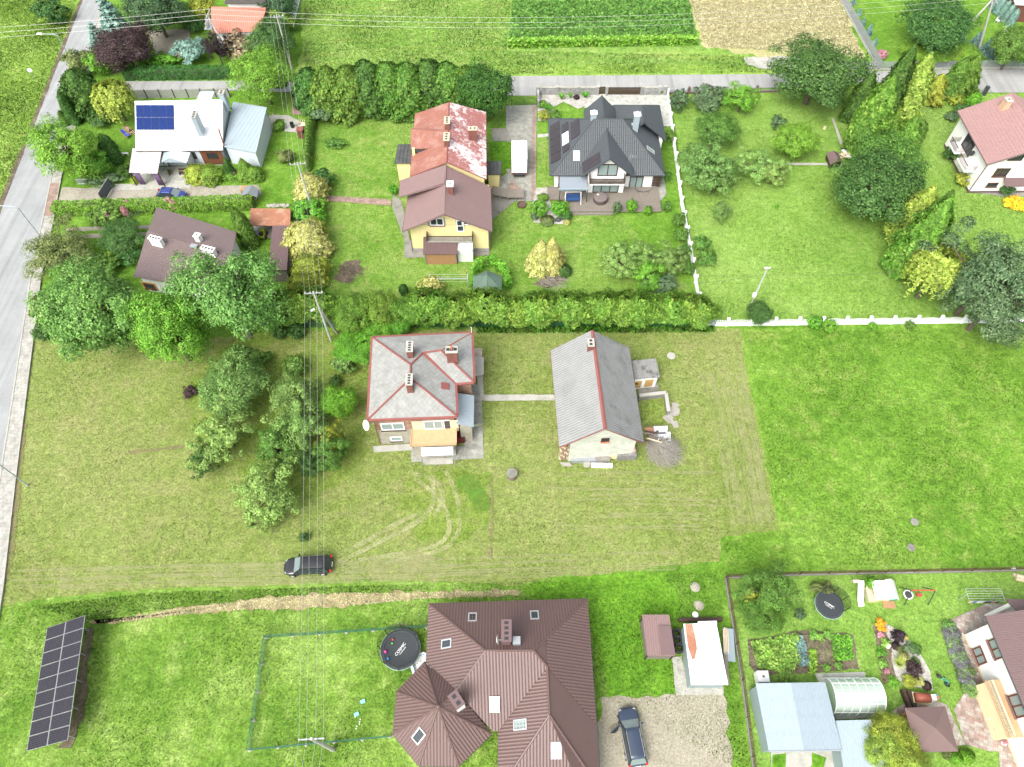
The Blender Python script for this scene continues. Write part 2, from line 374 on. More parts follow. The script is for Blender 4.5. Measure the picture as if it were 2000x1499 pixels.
GREENF = M('green_shingle', (.085, .135, .1), .8, .15, 3, bs=.3)
RUST = M('rusty_sheet', (.27, .12, .07), .8, .25, 1.4, bs=.1, stain=(.42, .27, .19), samt=.7)
GALV = M('galvanised_sheet', (.3, .325, .34), .38, .1, 1, .3, .05)
TAN = M('tan_terrace_tiles', (.46, .29, .16), .75, .16, 2.5, bs=.1, stain=(.45, .26, .1), samt=.4)
WOODG = M('grey_deck_wood', (.17, .15, .125), .85, .2, 2, bs=.2)
WOODD = M('dark_brown_wood', (.05, .03, .02), .7, .25, 3, bs=.2)
WOOD = M('warm_wood', (.3, .18, .09), .75, .2, 3, bs=.2)
WOODY = M('yellow_wood', (.42, .27, .09), .75, .2, 3, bs=.2)
WOODP = M('pale_wood', (.5, .42, .29), .8, .2, 3, bs=.2)
OSB = M('chipboard', (.3, .17, .08), .85, .3, 9, bs=.2, stain=(.17, .1, .05), samt=.6)
PLASTW = gloss('white_plastic', (.75, .75, .74), .4)
PLASTB = gloss('black_plastic', (.02, .02, .022), .5)
ALU = gloss('aluminium', (.6, .61, .62), .35, .7)
STEELG = gloss('grey_steel', (.33, .35, .37), .45, .3)
DARKM = gloss('dark_grey_metal', (.05, .055, .06), .45, .2)
GLASS = gloss('window_glass', (.03, .04, .045), .06)
GLASSL = gloss('pale_window_glass', (.22, .28, .27), .08)
SKYL = gloss('skylight_glass', (.36, .4, .42), .1)
RUBBER = gloss('tyre_rubber', (.02, .02, .02), .85)
GREENP = gloss('green_paint', (.02, .12, .07), .5)
BROWNP = gloss('brown_paint', (.07, .03, .02), .6)
REDP = gloss('red_plastic', (.45, .05, .05), .4)
POLE = M('pole_concrete', (.38, .375, .35), .9, .15, 2, bs=.2)
POLEW = M('pole_wood_grey', (.27, .25, .22), .9, .2, 3, bs=.2)
WIRE = gloss('wire_metal', (.42, .42, .4), .5, .4)
CABLE = gloss('black_cable', (.03, .035, .03), .6)
BARK = M('bark', (.1, .08, .06), .95, .3, 4, bs=.4)
BARKG = M('bark_grey', (.21, .19, .16), .95, .3, 4, bs=.4)
TWIG = M('dry_twigs', (.24, .225, .195), .95, .3, 4, bs=.1)
STONE = M('stone_pale', (.29, .275, .24), .9, .25, 2.5, bs=.4, stain=(.2, .19, .15), samt=.6)
CLAY = M('terracotta', (.36, .13, .07), .8, .15, 4, bs=.1)
# solar cells
def solar(name, cell, gap, fr):
    m, t, b = newmat(name)
    br = t.nodes.new('ShaderNodeTexBrick'); br.offset = 0; br.inputs['Scale'].default_value = 1
    br.inputs['Brick Width'].default_value = cell[0]; br.inputs['Row Height'].default_value = cell[1]; br.inputs['Mortar Size'].default_value = cell[2]
    br.inputs['Color1'].default_value = (*gap[0], 1); br.inputs['Color2'].default_value = (*gap[1], 1); br.inputs['Mortar'].default_value = (*fr, 1)
    t.links.new(pos(t, 1.0, 0, True), br.inputs['Vector']); t.links.new(br.outputs['Color'], b.inputs['Base Color'])
    b.inputs['Roughness'].default_value = .3; b.inputs['Specular IOR Level'].default_value = .1
    return m
SOL_B = solar('solar_cells_black', (.17, .17, .006), ((.012, .01, .016), (.017, .015, .022)), (.13, .13, .14))
SOL_BL = solar('solar_cells_blue', (.16, .16, .003), ((.008, .02, .1), (.01, .028, .12)), (.03, .05, .14))
SOL_P = solar('solar_cells_dark', (.17, .17, .005), ((.045, .04, .045), (.055, .05, .055)), (.012, .012, .014))
# leaves
F_ASH = folmat('leaf_ash', (.045, .12, .022), (.12, .245, .055), (.18, .315, .09))
F_MAPLE = folmat('leaf_maple', (.05, .14, .012), (.13, .285, .03), (.22, .36, .06))
F_BRIGHT = folmat('leaf_bright', (.065, .14, .012), (.15, .26, .03), (.23, .34, .055))
F_APPLE = folmat('leaf_apple', (.05, .115, .022), (.125, .22, .055), (.2, .29, .095))
F_APPLEP = folmat('leaf_apple_pale', (.08, .15, .03), (.18, .285, .07), (.26, .35, .115))
F_OLIVE = folmat('leaf_olive', (.05, .085, .025), (.125, .165, .05), (.19, .19, .07))
F_MID = folmat('leaf_mid', (.035, .09, .014), (.09, .18, .03), (.14, .24, .05))
F_DARK = folmat('leaf_dark', (.02, .06, .014), (.055, .125, .028), (.09, .175, .045))
F_LUSH = folmat('leaf_lush', (.04, .13, .012), (.1, .26, .022), (.16, .34, .04))
F_THUJA = folmat('leaf_thuja', (.03, .085, .01), (.08, .155, .02), (.14, .21, .04))
F_THUJAD = folmat('leaf_thuja_dark', (.018, .06, .01), (.05, .115, .018), (.085, .155, .03))
F_THUJAB = folmat('leaf_thuja_bright', (.045, .115, .012), (.11, .205, .025), (.19, .275, .05))
F_GOLD = folmat('leaf_gold', (.11, .155, .015), (.225, .27, .035), (.32, .34, .07))
F_YEL = folmat('leaf_yellow', (.19, .2, .04), (.34, .34, .11), (.47, .46, .21))
F_WILLOW = folmat('leaf_willow', (.1, .16, .02), (.23, .31, .05), (.34, .4, .09))
F_PURPLE = folmat('leaf_purple', (.022, .013, .014), (.055, .034, .036), (.08, .052, .05))
F_BLACKP = folmat('leaf_black_purple', (.012, .008, .01), (.03, .02, .025), (.05, .03, .035))
F_BLUE = folmat('needle_blue', (.06, .12, .1), (.15, .255, .21), (.23, .34, .29))
F_SPRUCE = folmat('needle_dark', (.02, .055, .022), (.05, .105, .042), (.075, .14, .06))
F_GREY = folmat('leaf_grey_green', (.035, .075, .03), (.085, .14, .062), (.14, .2, .1))
F_DEAD = folmat('leaf_dry', (.12, .09, .055), (.24, .19, .12), (.33, .27, .17))
F_HEDGE = folmat('leaf_hedge', (.05, .14, .012), (.12, .265, .025), (.18, .33, .045))
F_HEDGED = folmat('leaf_hedge_dark', (.015, .07, .014), (.04, .13, .025), (.06, .16, .035))
F_WHITE = folmat('flower_white', (.5, .52, .4), (.75, .76, .66), (.85, .85, .8))
F_PINK = folmat('flower_pink', (.28, .1, .13), (.4, .2, .23), (.5, .33, .34))
F_ORANGE = folmat('flower_orange', (.5, .2, .01), (.7, .34, .02), (.8, .45, .05))
F_LAV = folmat('flower_lavender', (.07, .085, .06), (.14, .14, .15), (.2, .19, .225))
F_CORN = folmat('leaf_corn', (.08, .19, .015), (.18, .33, .035), (.3, .42, .1))
F_GRASS = folmat('blade_grass', (.085, .17, .022), (.12, .21, .03), (.165, .255, .05), trans=.15, gain=1.25)
F_GRASSY = folmat('blade_grass_yellow', (.12, .18, .03), (.17, .225, .05), (.24, .27, .09), trans=.15, gain=1.25)
F_STRAW = folmat('blade_straw', (.2, .175, .09), (.34, .3, .17), (.46, .42, .27), trans=.1, gain=1.2)
F_CABB = folmat('leaf_cabbage', (.06, .12, .1), (.13, .21, .19), (.2, .29, .27))
F_VEG = folmat('leaf_vegetable', (.06, .15, .02), (.15, .29, .05), (.27, .38, .09))
# ------------------------------------------------------------------ the ground
def structure(name, o): o['kind'] = 'structure'; return o
_z = [0.0]
def rough_edge(pts, jit, step=1.0):
    out = []
    for i, a in enumerate(pts):
        b = pts[(i+1) % len(pts)]; n = max(1, int((b-a).length/step))
        for k in range(n):
            q = a.lerp(b, k/n)
            if k or jit < .05: pass
            d = (b-a).normalized(); q = q+V((-d.y, d.x, 0))*rnd.uniform(-jit, jit)*(1 if k else .3); out.append(q)
    return out
def sheet(name, px, mat, jit=0.0, step=.8, z=None, world=False):
    pts = [V((q[0], q[1], 0)) for q in px] if world else [P(*q) for q in px]
    if jit: pts = rough_edge(pts, jit, step)
    if z is None: _z[0] += .002; z = _z[0]
    else: z += .03
    o = MB().poly([V((p.x, p.y, z)) for p in pts]).build(name, mat)
    if o.data.polygons[0].normal.z < 0: o.data.flip_normals()
    return structure(name, o)
g = MB().poly([V((-1500, -600, 0)), V((1500, -600, 0)), V((1500, 2500, 0)), V((-1500, 2500, 0))]).build('ground', L_BASE); structure('ground', g)
sheet('meadow', [(-400, -60), (175, -60), (166, 0), (80, 215), (12, 395), (-20, 480), (-300, 480)], L_WILD, .15)
sheet('field', [(575, 160), (590, 95), (588, -60), (1720, -60), (1650, 30), (1700, 150), (1500, 146), (985, 150)], L_FIELD, .3)
sheet('crop_field', [(1000, -60), (1330, -60), (1352, 30), (1362, 92), (990, 95), (995, 40)], L_CROP, .8)
sheet('hay_field', [(1330, -60), (1620, -60), (1665, 60), (1690, 112), (1540, 118), (1450, 105), (1375, 92), (1352, 30)], L_HAY, .5)
sheet('verge', [(590, 130), (985, 128), (1330, 126), (1560, 135), (1560, 147), (985, 150), (590, 160)], L_WILD, .35)
sheet('garden_lawn', [(612, 215), (1000, 200), (1345, 560), (1370, 632), (560, 640), (640, 470), (620, 330)], L_GARD, .1)
sheet('orchard_lawn', [(1310, 180), (2060, 185), (2080, 618), (1372, 634), (1345, 440)], L_LIME, .05)
sheet('mown_lot', [(64, 660), (40, 860), (18, 1049), (2, 1184), (120, 1166), (300, 1152), (560, 1144), (700, 1132), (830, 1137), (1010, 1145), (1090, 1125), (1180, 1122), (1300, 1106), (1405, 1098), (1407, 1051), (1522, 1036), (1492, 880), (1462, 745), (1448, 643), (1370, 641), (940, 641), (720, 650), (400, 660), (250, 655)], L_DRY, .16)
sheet('orchard_floor', [(470, 650), (722, 640), (716, 880), (690, 935), (560, 1000), (460, 930), (380, 880), (370, 760), (420, 690)], L_ORCH, .6)
sheet('green_patch', [(800, 930), (905, 915), (960, 920), (960, 1010), (900, 1060), (820, 1060), (770, 1000)], L_ORCH, .7)
sheet('meadow_right', [(1448, 643), (2080, 632), (2100, 1112), (1415, 1118), (1407, 1051), (1522, 1036), (1492, 880), (1462, 745)], L_MEAD, .12)
sheet('bottom_lawn', [(-80, 1210), (2, 1184), (120, 1166), (300, 1152), (560, 1144), (700, 1132), (830, 1137), (1010, 1145), (1100, 1160), (1180, 1200), (1200, 1380), (1180, 1560), (-80, 1560)], L_BOT, .15)
sheet('tall_grass_strip', [(1090, 1128), (1180, 1123), (1300, 1118), (1330, 1180), (1300, 1240), (1320, 1350), (1190, 1372), (1160, 1250), (1140, 1172), (1040, 1168), (1020, 1150)], L_TALL, .3)
sheet('ditch_grass', [(30, 1186), (300, 1157), (560, 1149), (700, 1138), (830, 1141), (840, 1152), (700, 1154), (560, 1167), (330, 1188), (180, 1212)], L_BOT, .3)
sheet('garden_lawn', [(1420, 1124), (2080, 1112), (2080, 1560), (1475, 1560)], L_LIME, .03)
# roads
def strip(name, left, right, mat, z0=None): return sheet(name, left+right[::-1], mat, z=z0)
sheet('road', [(190, -60), (163, 0), (80, 215), (10, 395), (-60, 590), (-200, 1000), (-150, 1250), (-6, 1250), (-60, 1250), (6, 908), (24, 795), (62, 540), (86, 425), (103, 345), (150, 190), (200, 0), (225, -60)], ASPH, z=.09)
sheet('verge', [(-60, 590), (10, 395), (80, 215), (163, 0), (157, 0), (72, 215), (2, 390), (-70, 585)], L_SOIL, .1, z=.095)
rk = [(197, 20), (150, 190), (103, 345), (86, 425), (62, 540), (24, 795), (6, 908), (-40, 1250)]
rr = [(206, 20), (166, 190), (122, 345), (107, 425), (82, 540), (50, 795), (31, 948), (8, 1150), (-8, 1250)]
m = MB(); m.prism([P(*q) for q in rk]+[P(*q) for q in rr[::-1]], 0, .2); structure('pavement', m.build('pavement', PAVE))
kb = [P(*q) for q in rk]
for a, b in zip(kb[:-1], kb[1:]):
    d = (b-a).normalized(); nn = V((-d.y, d.x, 0))*.08
    m = MB().prism([a-nn, b-nn, b+nn, a+nn], 0, .24); structure('kerb', m.build('kerb', CONC))
re_ = [P(*q) for q in rr[3:]]
for a, b in zip(re_[:-1], re_[1:]):
    d = (b-a).normalized(); nn = V((-d.y, d.x, 0))*.05
    structure('kerb', MB().prism([a-nn, b-nn, b+nn, a+nn], 0, .23).build('kerb', CONC))
sheet('pavement_red', [(86, 425), (100, 360), (117, 360), (105, 425)], PAVER_R, z=.178)
sheet('side_road', [(205, 160), (460, 159), (585, 158), (985, 150), (1500, 146), (1700, 140), (2100, 134), (2100, 182), (1900, 182), (1700, 160), (1520, 172), (1310, 180), (1050, 172), (1048, 188), (990, 188), (985, 178), (590, 182), (460, 178), (190, 178)], ASPH2, z=.05)
sheet('side_path', [(572, 165), (592, 165), (588, 225), (570, 225)], PAVER_R, z=.055)
sheet('gravel_pull_in', [(1452, 113), (1560, 111), (1555, 136), (1490, 135), (1460, 128)], CONC, .3, z=.06)
# yards
sheet('gravel_yard', [(1172, 1362), (1300, 1356), (1412, 1352), (1440, 1560), (1160, 1560)], GRAVEL, .3)
sheet('garage_apron', [(1312, 1285), (1330, 1282), (1345, 1340), (1412, 1336), (1414, 1358), (1320, 1358)], CONC, .05)
sheet('lane', [(122, 366), (150, 368), (505, 362), (512, 378), (500, 392), (300, 397), (112, 398)], SAND, .08)
sheet('concrete_strip', [(225, 361), (378, 357), (372, 370), (222, 374)], CONC, z=.07)
sheet('patio', [(258, 330), (372, 325), (378, 357), (262, 361)], PAVER_P, z=.065)
sheet('rut', [(130, 446), (300, 440), (300, 447), (130, 453)], SAND, .1)
sheet('rut', [(130, 460), (300, 454), (300, 461), (130, 468)], SAND, .1)
sheet('house_apron', [(505, 300), (532, 222), (540, 232), (512, 322)], CONC, z=.06)
sheet('concrete_path', [(525, 226), (562, 226), (590, 240), (592, 262), (556, 258), (556, 234), (527, 234)], CONC, z=.062)
sheet('yard_gravel', [(285, 60), (372, 58), (380, 112), (310, 115)], SAND, .3)
sheet('driveway', [(988, 208), (1048, 206), (1046, 394), (1000, 394), (960, 432), (955, 360), (990, 340)], PAVER_G, z=.05)
sheet('concrete_yard', [(958, 362), (1010, 385), (1008, 392), (962, 430), (955, 500), (790, 505), (790, 470), (766, 405), (768, 380), (785, 395), (800, 470), (945, 470), (958, 420)], CONC_D, z=.058)
sheet('concrete_yard', [(960, 252), (990, 252), (1000, 277), (962, 277)], CONC_D, z=.056)
def ring_poly(px, w, mat, z):
    pts = [P(*q) for q in px]; ins = inset(pts, w); n = len(pts); m = MB()
    for i in range(n):
        j = (i+1) % n
        m.poly([V((pts[i].x, pts[i].y, z)), V((pts[j].x, pts[j].y, z)), V((ins[j].x, ins[j].y, z)), V((ins[i].x, ins[i].y, z))])
    o = m.build('paver_pattern', mat)
    for pl in o.data.polygons:
        if pl.normal.z < 0: pl.flip()
    structure('p', o)
ring_poly([(1028, 233), (1041, 252), (1027, 270), (1013, 252)], .55, PAVER_R, .056)
ring_poly([(1028, 266), (1044, 290), (1040, 340), (1012, 330)], .55, PAVER_R, .056)
sheet('paver_band', [(1040, 208), (1046, 207), (1044, 392), (1037, 392)], PAVER_R, z=.06)
sheet('paver_band', [(1000, 352), (1020, 372), (1010, 385), (990, 372)], PAVER_R, z=.06)
sheet('lawn_patch', [(956, 278), (999, 278), (998, 331), (963, 331)], L_TALL, z=.065)
sheet('garden_path', [(634, 383), (764, 391), (764, 403), (634, 393)], PAVER_R, .03, z=.06)
sheet('lawn_strip', [(1050, 268), (1069, 268), (1066, 368), (1048, 368)], L_GARD, z=.06)
sheet('gravel_bed', [(1050, 188), (1160, 180), (1150, 205), (1130, 214), (1100, 200), (1078, 212), (1096, 236), (1050, 238)], PEBBLE, .05, z=.06)
sheet('forecourt', [(1158, 184), (1300, 184), (1312, 248), (1290, 248), (1286, 206), (1140, 212)], PAVER_P, z=.062)
sheet('gravel_bed', [(1048, 368), (1068, 368), (1078, 410), (1112, 418), (1112, 440), (1042, 436), (1038, 405)], PEBBLE, .04, z=.066)
sheet('garden_path', [(1050, 264), (1072, 262), (1072, 268), (1050, 270)], PAVER_P, z=.068)
sheet('house_apron', [(1280, 370), (1296, 345), (1302, 380), (1292, 392), (1284, 392)], PAVER_G, z=.06)
sheet('concrete_path', [(930, 726), (942, 726), (945, 772), (1082, 772), (1084, 783), (946, 784), (938, 782)], CONC, .04, z=.07)
sheet('paved_yard', [(920, 750), (940, 752), (945, 896), (804, 904), (802, 876), (905, 872)], PAVER_G, z=.06)
sheet('pen_floor', [(1250, 782), (1298, 778), (1304, 826), (1254, 832)], L_ORCH, .05, z=.05)
sheet('concrete_slab', [(1244, 752), (1284, 748), (1286, 772), (1246, 780)], CONC_D, .1, z=.055)
PAVER_ST = blocks('striped_pavers', (.33, .31, .27), (.25, .165, .14), (.2, .18, .15), .4, .32, .38, .4, 0)
PAVER_DI = blocks('diamond_pavers', (.34, .325, .28), (.22, .15, .125), (.19, .17, .14), .6, .6, .4, .4, 0)
sheet('paved_terrace', [(1856, 1211), (1925, 1180), (1975, 1180), (2080, 1250), (2080, 1560), (1955, 1560), (1950, 1468), (1932, 1468), (1885, 1455), (1862, 1386), (1882, 1355), (1896, 1352), (1872, 1250)], PAVER_ST, z=.06)
sheet('gazebo_floor', [(1742, 1390), (1765, 1375), (1800, 1358), (1850, 1378), (1885, 1455), (1780, 1470), (1755, 1440)], PAVER_DI, z=.055)
sheet('kitchen_garden', [(1460, 1250), (1580, 1230), (1665, 1240), (1678, 1308), (1590, 1315), (1480, 1320), (1462, 1300)], L_SOIL, .15)
sheet('greenhouse_apron', [(1590, 1316), (1688, 1313), (1690, 1322), (1600, 1335)], CONC, z=.05)
sheet('greenhouse_apron', [(1630, 1395), (1705, 1388), (1712, 1402), (1632, 1406)], CONC, z=.052)
sheet('garage_apron', [(1505, 1470), (1635, 1466), (1640, 1560), (1510, 1560)], CONC, z=.045)
sheet('lawn_patch', [(1508, 1475), (1535, 1472), (1530, 1560), (1508, 1560)], L_TALL, .15, z=.05)
sheet('lawn_patch', [(1585, 1470), (1612, 1480), (1600, 1560), (1570, 1560)], L_TALL, .2, z=.051)
sheet('rockery_bed', [(1705, 1222), (1728, 1218), (1760, 1235), (1795, 1275), (1815, 1310), (1822, 1350), (1795, 1344), (1765, 1340), (1745, 1322), (1725, 1322), (1715, 1280)], PEBBLE, .05, z=.05)
sheet('flower_bed', [(1703, 1222), (1722, 1225), (1742, 1260), (1740, 1290), (1750, 1325), (1725, 1338), (1715, 1300), (1712, 1260)], L_SOIL, .1, z=.055)
sheet('house_yard', [(1870, 352), (1900, 366), (1960, 372), (2060, 370), (2060, 385), (1960, 385), (1905, 378)], CONC_D, .1, z=.05)
sheet('bare_earth', [(168, 1228), (182, 1225), (165, 1400), (140, 1460), (110, 1462), (135, 1440)], L_SOIL, .2, z=.05)
sheet('bare_earth', [(650, 545), (672, 512), (705, 508), (708, 530), (680, 555)], L_SOIL, .3, z=.03)
sheet('bare_earth', [(1040, 555), (1075, 535), (1110, 540), (1100, 552), (1060, 562)], L_SOIL, .4, z=.03)
sheet('garden_path', [(1470, 318), (1640, 320), (1645, 324), (1475, 323)], CONC, .03, z=.05)
sheet('garden_path', [(1624, 232), (1628, 232), (1646, 282), (1641, 284)], CONC, .03, z=.05)
sheet('terrace_strip', [(1940, 0), (1950, 0), (1985, 60), (1970, 62)], PAVER_G, z=.05)
# worn wheel tracks: pale grass with ragged gaps
def ragged(name, col):
    m, t, b = newmat(name); p = pos(t)
    b.inputs['Base Color'].default_value = (*col, 1); b.inputs['Roughness'].default_value = .95
    tr = t.nodes.new('ShaderNodeBsdfTransparent'); ms = t.nodes.new('ShaderNodeMixShader')
    f = ramp(t, mix(t, .5, noise(t, p, 3.5, 4, .8), noise(t, p, .5, 3)), [(.38, g3(0)), (.6, g3(.8))])
    t.links.new(f, ms.inputs[0]); t.links.new(tr.outputs[0], ms.inputs[1]); t.links.new(b.outputs[0], ms.inputs[2])
    t.links.new(ms.outputs[0], t.nodes['Material Output'].inputs[0]); return m
TRACK = ragged('worn_grass', (.33, .34, .16)); TRACKG = ragged('lush_grass', (.09, .2, .02)); TRACKB = ragged('brown_grass', (.2, .16, .085))
_tz = [.075]; rnd, _rk = random.Random(3), rnd
def track(pts, w, mat=TRACK):
    c = [P(*q) for q in pts]
    for _ in range(3):                                            # smooth the path
        c = [c[0]]+[q for a, b in zip(c[:-1], c[1:]) for q in (a.lerp(b, .25), a.lerp(b, .75))]+[c[-1]]
    _tz[0] += .0015; m = MB(); L = []; R_ = []
    for i, q in enumerate(c):
        d = (c[min(i+1, len(c)-1)]-c[max(i-1, 0)]).normalized(); nn = V((-d.y, d.x, 0))*w/2*rnd.uniform(.75, 1.25)
        L.append(V((q.x, q.y, _tz[0]))+nn); R_.append(V((q.x, q.y, _tz[0]))-nn)
    for i in range(len(c)-1): m.poly([R_[i], R_[i+1], L[i+1], L[i]])
    structure('t', m.build('wheel_track', mat))
track([(660, 1085), (720, 1055), (790, 1015), (830, 1000)], .5); track([(660, 1100), (740, 1060), (820, 1020), (850, 985), (845, 930)], .5)
track([(700, 1095), (800, 1080), (860, 1065), (880, 1040), (875, 1000), (845, 960), (810, 935)], .45)
track([(760, 1095), (860, 1080), (895, 1050), (900, 1010), (890, 960), (870, 920)], .45)
track([(850, 1010), (870, 970), (850, 935), (800, 925)], .5)
def fmat(name, col, mx): m = ragged(name, col); m.node_tree.nodes['Color Ramp'].color_ramp.elements[1].color = (mx, mx, mx, 1); return m
TRACKF = fmat('faint_worn_grass', (.3, .31, .14), .5)
for k in range(13):
    a, w = 1092+k*3.6+rnd.uniform(-1.5, 1.5), rnd.uniform(.12, .4); x0 = rnd.choice([20, 20, 120, 420, 640]); x1 = rnd.choice([800, 1000, 1180, 1320])
    track([(x0, a+24-(x0*.02)), (300, a+13), (600, a+7), (900, a-2), (x1, a-14)] if x0 < 300 else [(x0, a+10), (900, a-2), (x1, a-14)], w, TRACKF)
track([(48, 830), (40, 900), (35, 960), (25, 1060), (15, 1130)], .6, TRACKB); track([(250, 885), (350, 875), (470, 860)], .4, TRACKB)
track([(900, 935), (930, 960), (945, 1000)], 1.6, TRACKG); track([(960, 930), (962, 1010), (958, 1090)], .25, TRACKB)
for k in range(9): x = 1372+k*9+rnd.uniform(-3, 3); track([(x, 690+rnd.uniform(0, 90)), (x+20, 800), (x+45, 930), (x+62, 1025)], rnd.uniform(.15, .5), TRACKF)
for k in range(10): y = 930+k*12; track([(1010+rnd.uniform(0, 200), y), (1200, y+rnd.uniform(-8, 8)), (1300+rnd.uniform(0, 150), y+rnd.uniform(-6, 6))], rnd.uniform(.15, .4), TRACKF)
rnd = _rk
# ------------------------------------------------------------------ buildings
def root(name, label, cat, x, y, group=None):
    p = P(x, y); o = thing(name, label, cat, p, 0, group); return o, p
def edge_n(a, b):
    d = (b-a).normalized(); return V((d.y, -d.x, 0)).normalized()
def gutter(parent, a, b, mat, org, r=.07):
    MB().tube([a-V((0, 0, .06)), b-V((0, 0, .06))], r, 6).build('gutter', mat, parent, org)
def chimney(parent, c, w, d, z0, z1, mat, cap, org, rz=0.0, holes=2, hx=True, name='chimney', pots=None):
    """stack with a slab on top, flue openings as dark wells"""
    o = MB().box((c[0], c[1], (z0+z1)/2), (w, d, z1-z0), rz).build(name, mat, parent, org)
    MB().box((c[0], c[1], z1+.05), (w+.14, d+.14, .1), rz).build('chimney_cap', cap, o, org)
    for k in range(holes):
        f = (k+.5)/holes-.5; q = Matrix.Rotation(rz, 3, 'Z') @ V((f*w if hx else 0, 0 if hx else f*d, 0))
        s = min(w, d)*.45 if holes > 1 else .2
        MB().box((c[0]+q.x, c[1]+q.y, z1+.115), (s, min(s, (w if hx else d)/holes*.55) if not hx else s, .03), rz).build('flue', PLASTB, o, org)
    return o
def skylight(parent, c, n, w, h, org, gl=GLASS, fr=None, upv=None):
    n = V(n).normalized(); u = V((0, 0, 1))-n*n.z; u.normalize()
    return win(parent, V(c)+n*.05, n, w, h, fr or ALU, gl, 1, org, .11, name='skylight', up=u)
def pnormal(pts):
    c = sum(pts, V((0, 0, 0)))/len(pts); n = V((0, 0, 0))
    for i in range(len(pts)): n += (pts[i]-c).cross(pts[(i+1) % len(pts)]-c)
    n.normalize(); return (c, n if n.z > 0 else -n)
def wallbox(parent, poly, z0, z1, mat, org, name='wall'):
    return MB().prism(poly, z0, z1).build(name, mat, parent, org)
def gable(parent, a, b, apex, t, mat, org, name='gable_wall'):
    """triangular wall end between eave points a,b and the ridge point, thickness t"""
    n = edge_n(a, b)*t; m = MB(); m.add([a, b, apex, a-n, b-n, apex-n], [(0, 1, 2), (5, 4, 3), (0, 3, 4, 1), (1, 4, 5, 2), (2, 5, 3, 0)])
    return m.build(name, mat, parent, org)
# ---------- the brick house in the middle
H1, o = root('brick_house', 'two-storey red brick house with grey slate hip roof and red trim', 'house', 810, 800)
ZE, ZR = 6.2, 8.2
e = dict(TL=P(727, 659, ZE), TR=P(922, 650, ZE), R1=P(926, 747, ZE), R2=P(890, 750, ZE), BR=P(893, 814, ZE), BL=P(718, 820, ZE),
         A=P(802, 739, ZR), B=P(802, 713, ZR), C=P(826, 690, ZR-.55), D=P(861, 685, ZR-.5))
def slate(*k): MB().slab([e[q] for q in k], .12).build('roof_slope', SLATE, H1, o)
slate('BL', 'A', 'B', 'TL'); slate('BL', 'BR', 'A'); slate('BR', 'R2', 'C', 'B', 'A'); slate('R2', 'R1', 'D', 'C'); slate('R1', 'TR', 'D'); slate('TL', 'B', 'C'); slate('TL', 'C', 'D', 'TR')
up = V((0, 0, .04))
for a, b in (('BL', 'A'), ('BR', 'A'), ('TL', 'B'), ('A', 'B'), ('B', 'C'), ('C', 'D'), ('R1', 'D')):
    MB().tube([e[a]+up, e[b]+up], .11, 6).build('ridge_cap', TRIM, H1, o)
MB().tube([e['TR']+up, e['D']+up], .07, 6).build('ridge_cap', RUST, H1, o)
d = (e['C']-e['R2']); pn = V((-d.y, d.x, 0)).normalized()*.24; u2 = V((0, 0, .03))
MB().slab([e['R2']+pn+u2, e['R2']-pn+u2, e['C']-pn*.8+u2*2, e['C']+pn*.8+u2*2], .02).build('valley_flashing', TRIM, H1, o)
ring = ['BL', 'BR', 'R2', 'R1', 'TR', 'TL']; rp = [e[q] for q in ring]
for a, b in zip(rp, rp[1:]+rp[:1]):
    n = edge_n(a, b); MB().slab([a-n*.25+up*1.5, b-n*.25+up*1.5, b+n*.16+up*.2, a+n*.16+up*.2], .14).build('fascia', TRIM, H1, o)
wp = inset(rp, .42); W_ = [V((q.x, q.y, 0)) for q in wp]
wallbox(H1, wp, 3.15, ZE-.05, BRICK, o); wallbox(H1, inset(rp, .40), 0, 3.15, BLOCKW, o, 'lower_wall')
fa, fb = W_[0], W_[1]; nf = edge_n(fa, fb)
FW = lambda x, y, dd=0.0: hit(x, y, fa+nf*dd, nf)
MB().box(((fa.x+fb.x)/2-.1, (fa.y+fb.y)/2, ZE-.2), ((fb-fa).length+.05, .1, .3), math.atan2(fb.y-fa.y, fb.x-fa.x)).build('frieze', CREAM2, H1, o)
win(H1, FW(767, 833), nf, 2.5, 1.45, PLASTW, GLASSL, 2, o, .13, WOODD); win(H1, FW(774, 857), nf, 1.3, .95, PLASTW, GLASSL, 1, o, .13, WOODD)
# balcony bay with tan terrace
bc = FW(850, 830, .02); fd = (fb-fa).normalized(); za = math.atan2(fd.y, fd.x)
MB().box(bc+V((0, 0, -.35)), (4.9, .06, 2.3), za).build('bay_wall', CREAM2, H1, o)
win(H1, FW(848, 830, .05), nf, 2.2, 1.7, PLASTW, GLASSL, 2, o, .1); 
dr = win(H1, FW(872, 830, .05), nf, .95, 2.0, PLASTW, GLASS, 1, o, .07, name='balcony_door')
q0 = FW(806, 872, 0); q0.z = 0
tb = [FW(806, 850, 0), FW(894, 850, 0)]; tb = [V((q.x, q.y, 0)) for q in tb]; tb = [tb[0], tb[1], tb[1]+nf*2.05, tb[0]+nf*2.05]
MB().prism(inset(tb, .25), 0, 2.95).build('porch_wall', BLOCKW, H1, o); MB().prism(tb, 2.95, 3.12).build('terrace_slab', TAN, H1, o)
for a, b in ((tb[0], tb[3]), (tb[3], tb[2]), (tb[2], tb[1])):
    d = (b-a).normalized(); MB().prism([a, b, b-edge_n(a, b)*.08, a-edge_n(a, b)*.08], 3.12, 3.22).build('terrace_edge', TAN, H1, o)
ca = tb[3]+(tb[2]-tb[3])*.22+V((0, 0, 2.75)); cb = tb[3]+(tb[2]-tb[3])*.92+V((0, 0, 2.75))
slope(H1, [ca+nf*.02, cb+nf*.02, cb+nf*.85-V((0, 0, .4)), ca+nf*.85-V((0, 0, .4))], 'trap', GALV, .18, None, .03, org=o, name='porch_canopy', thick=.02)
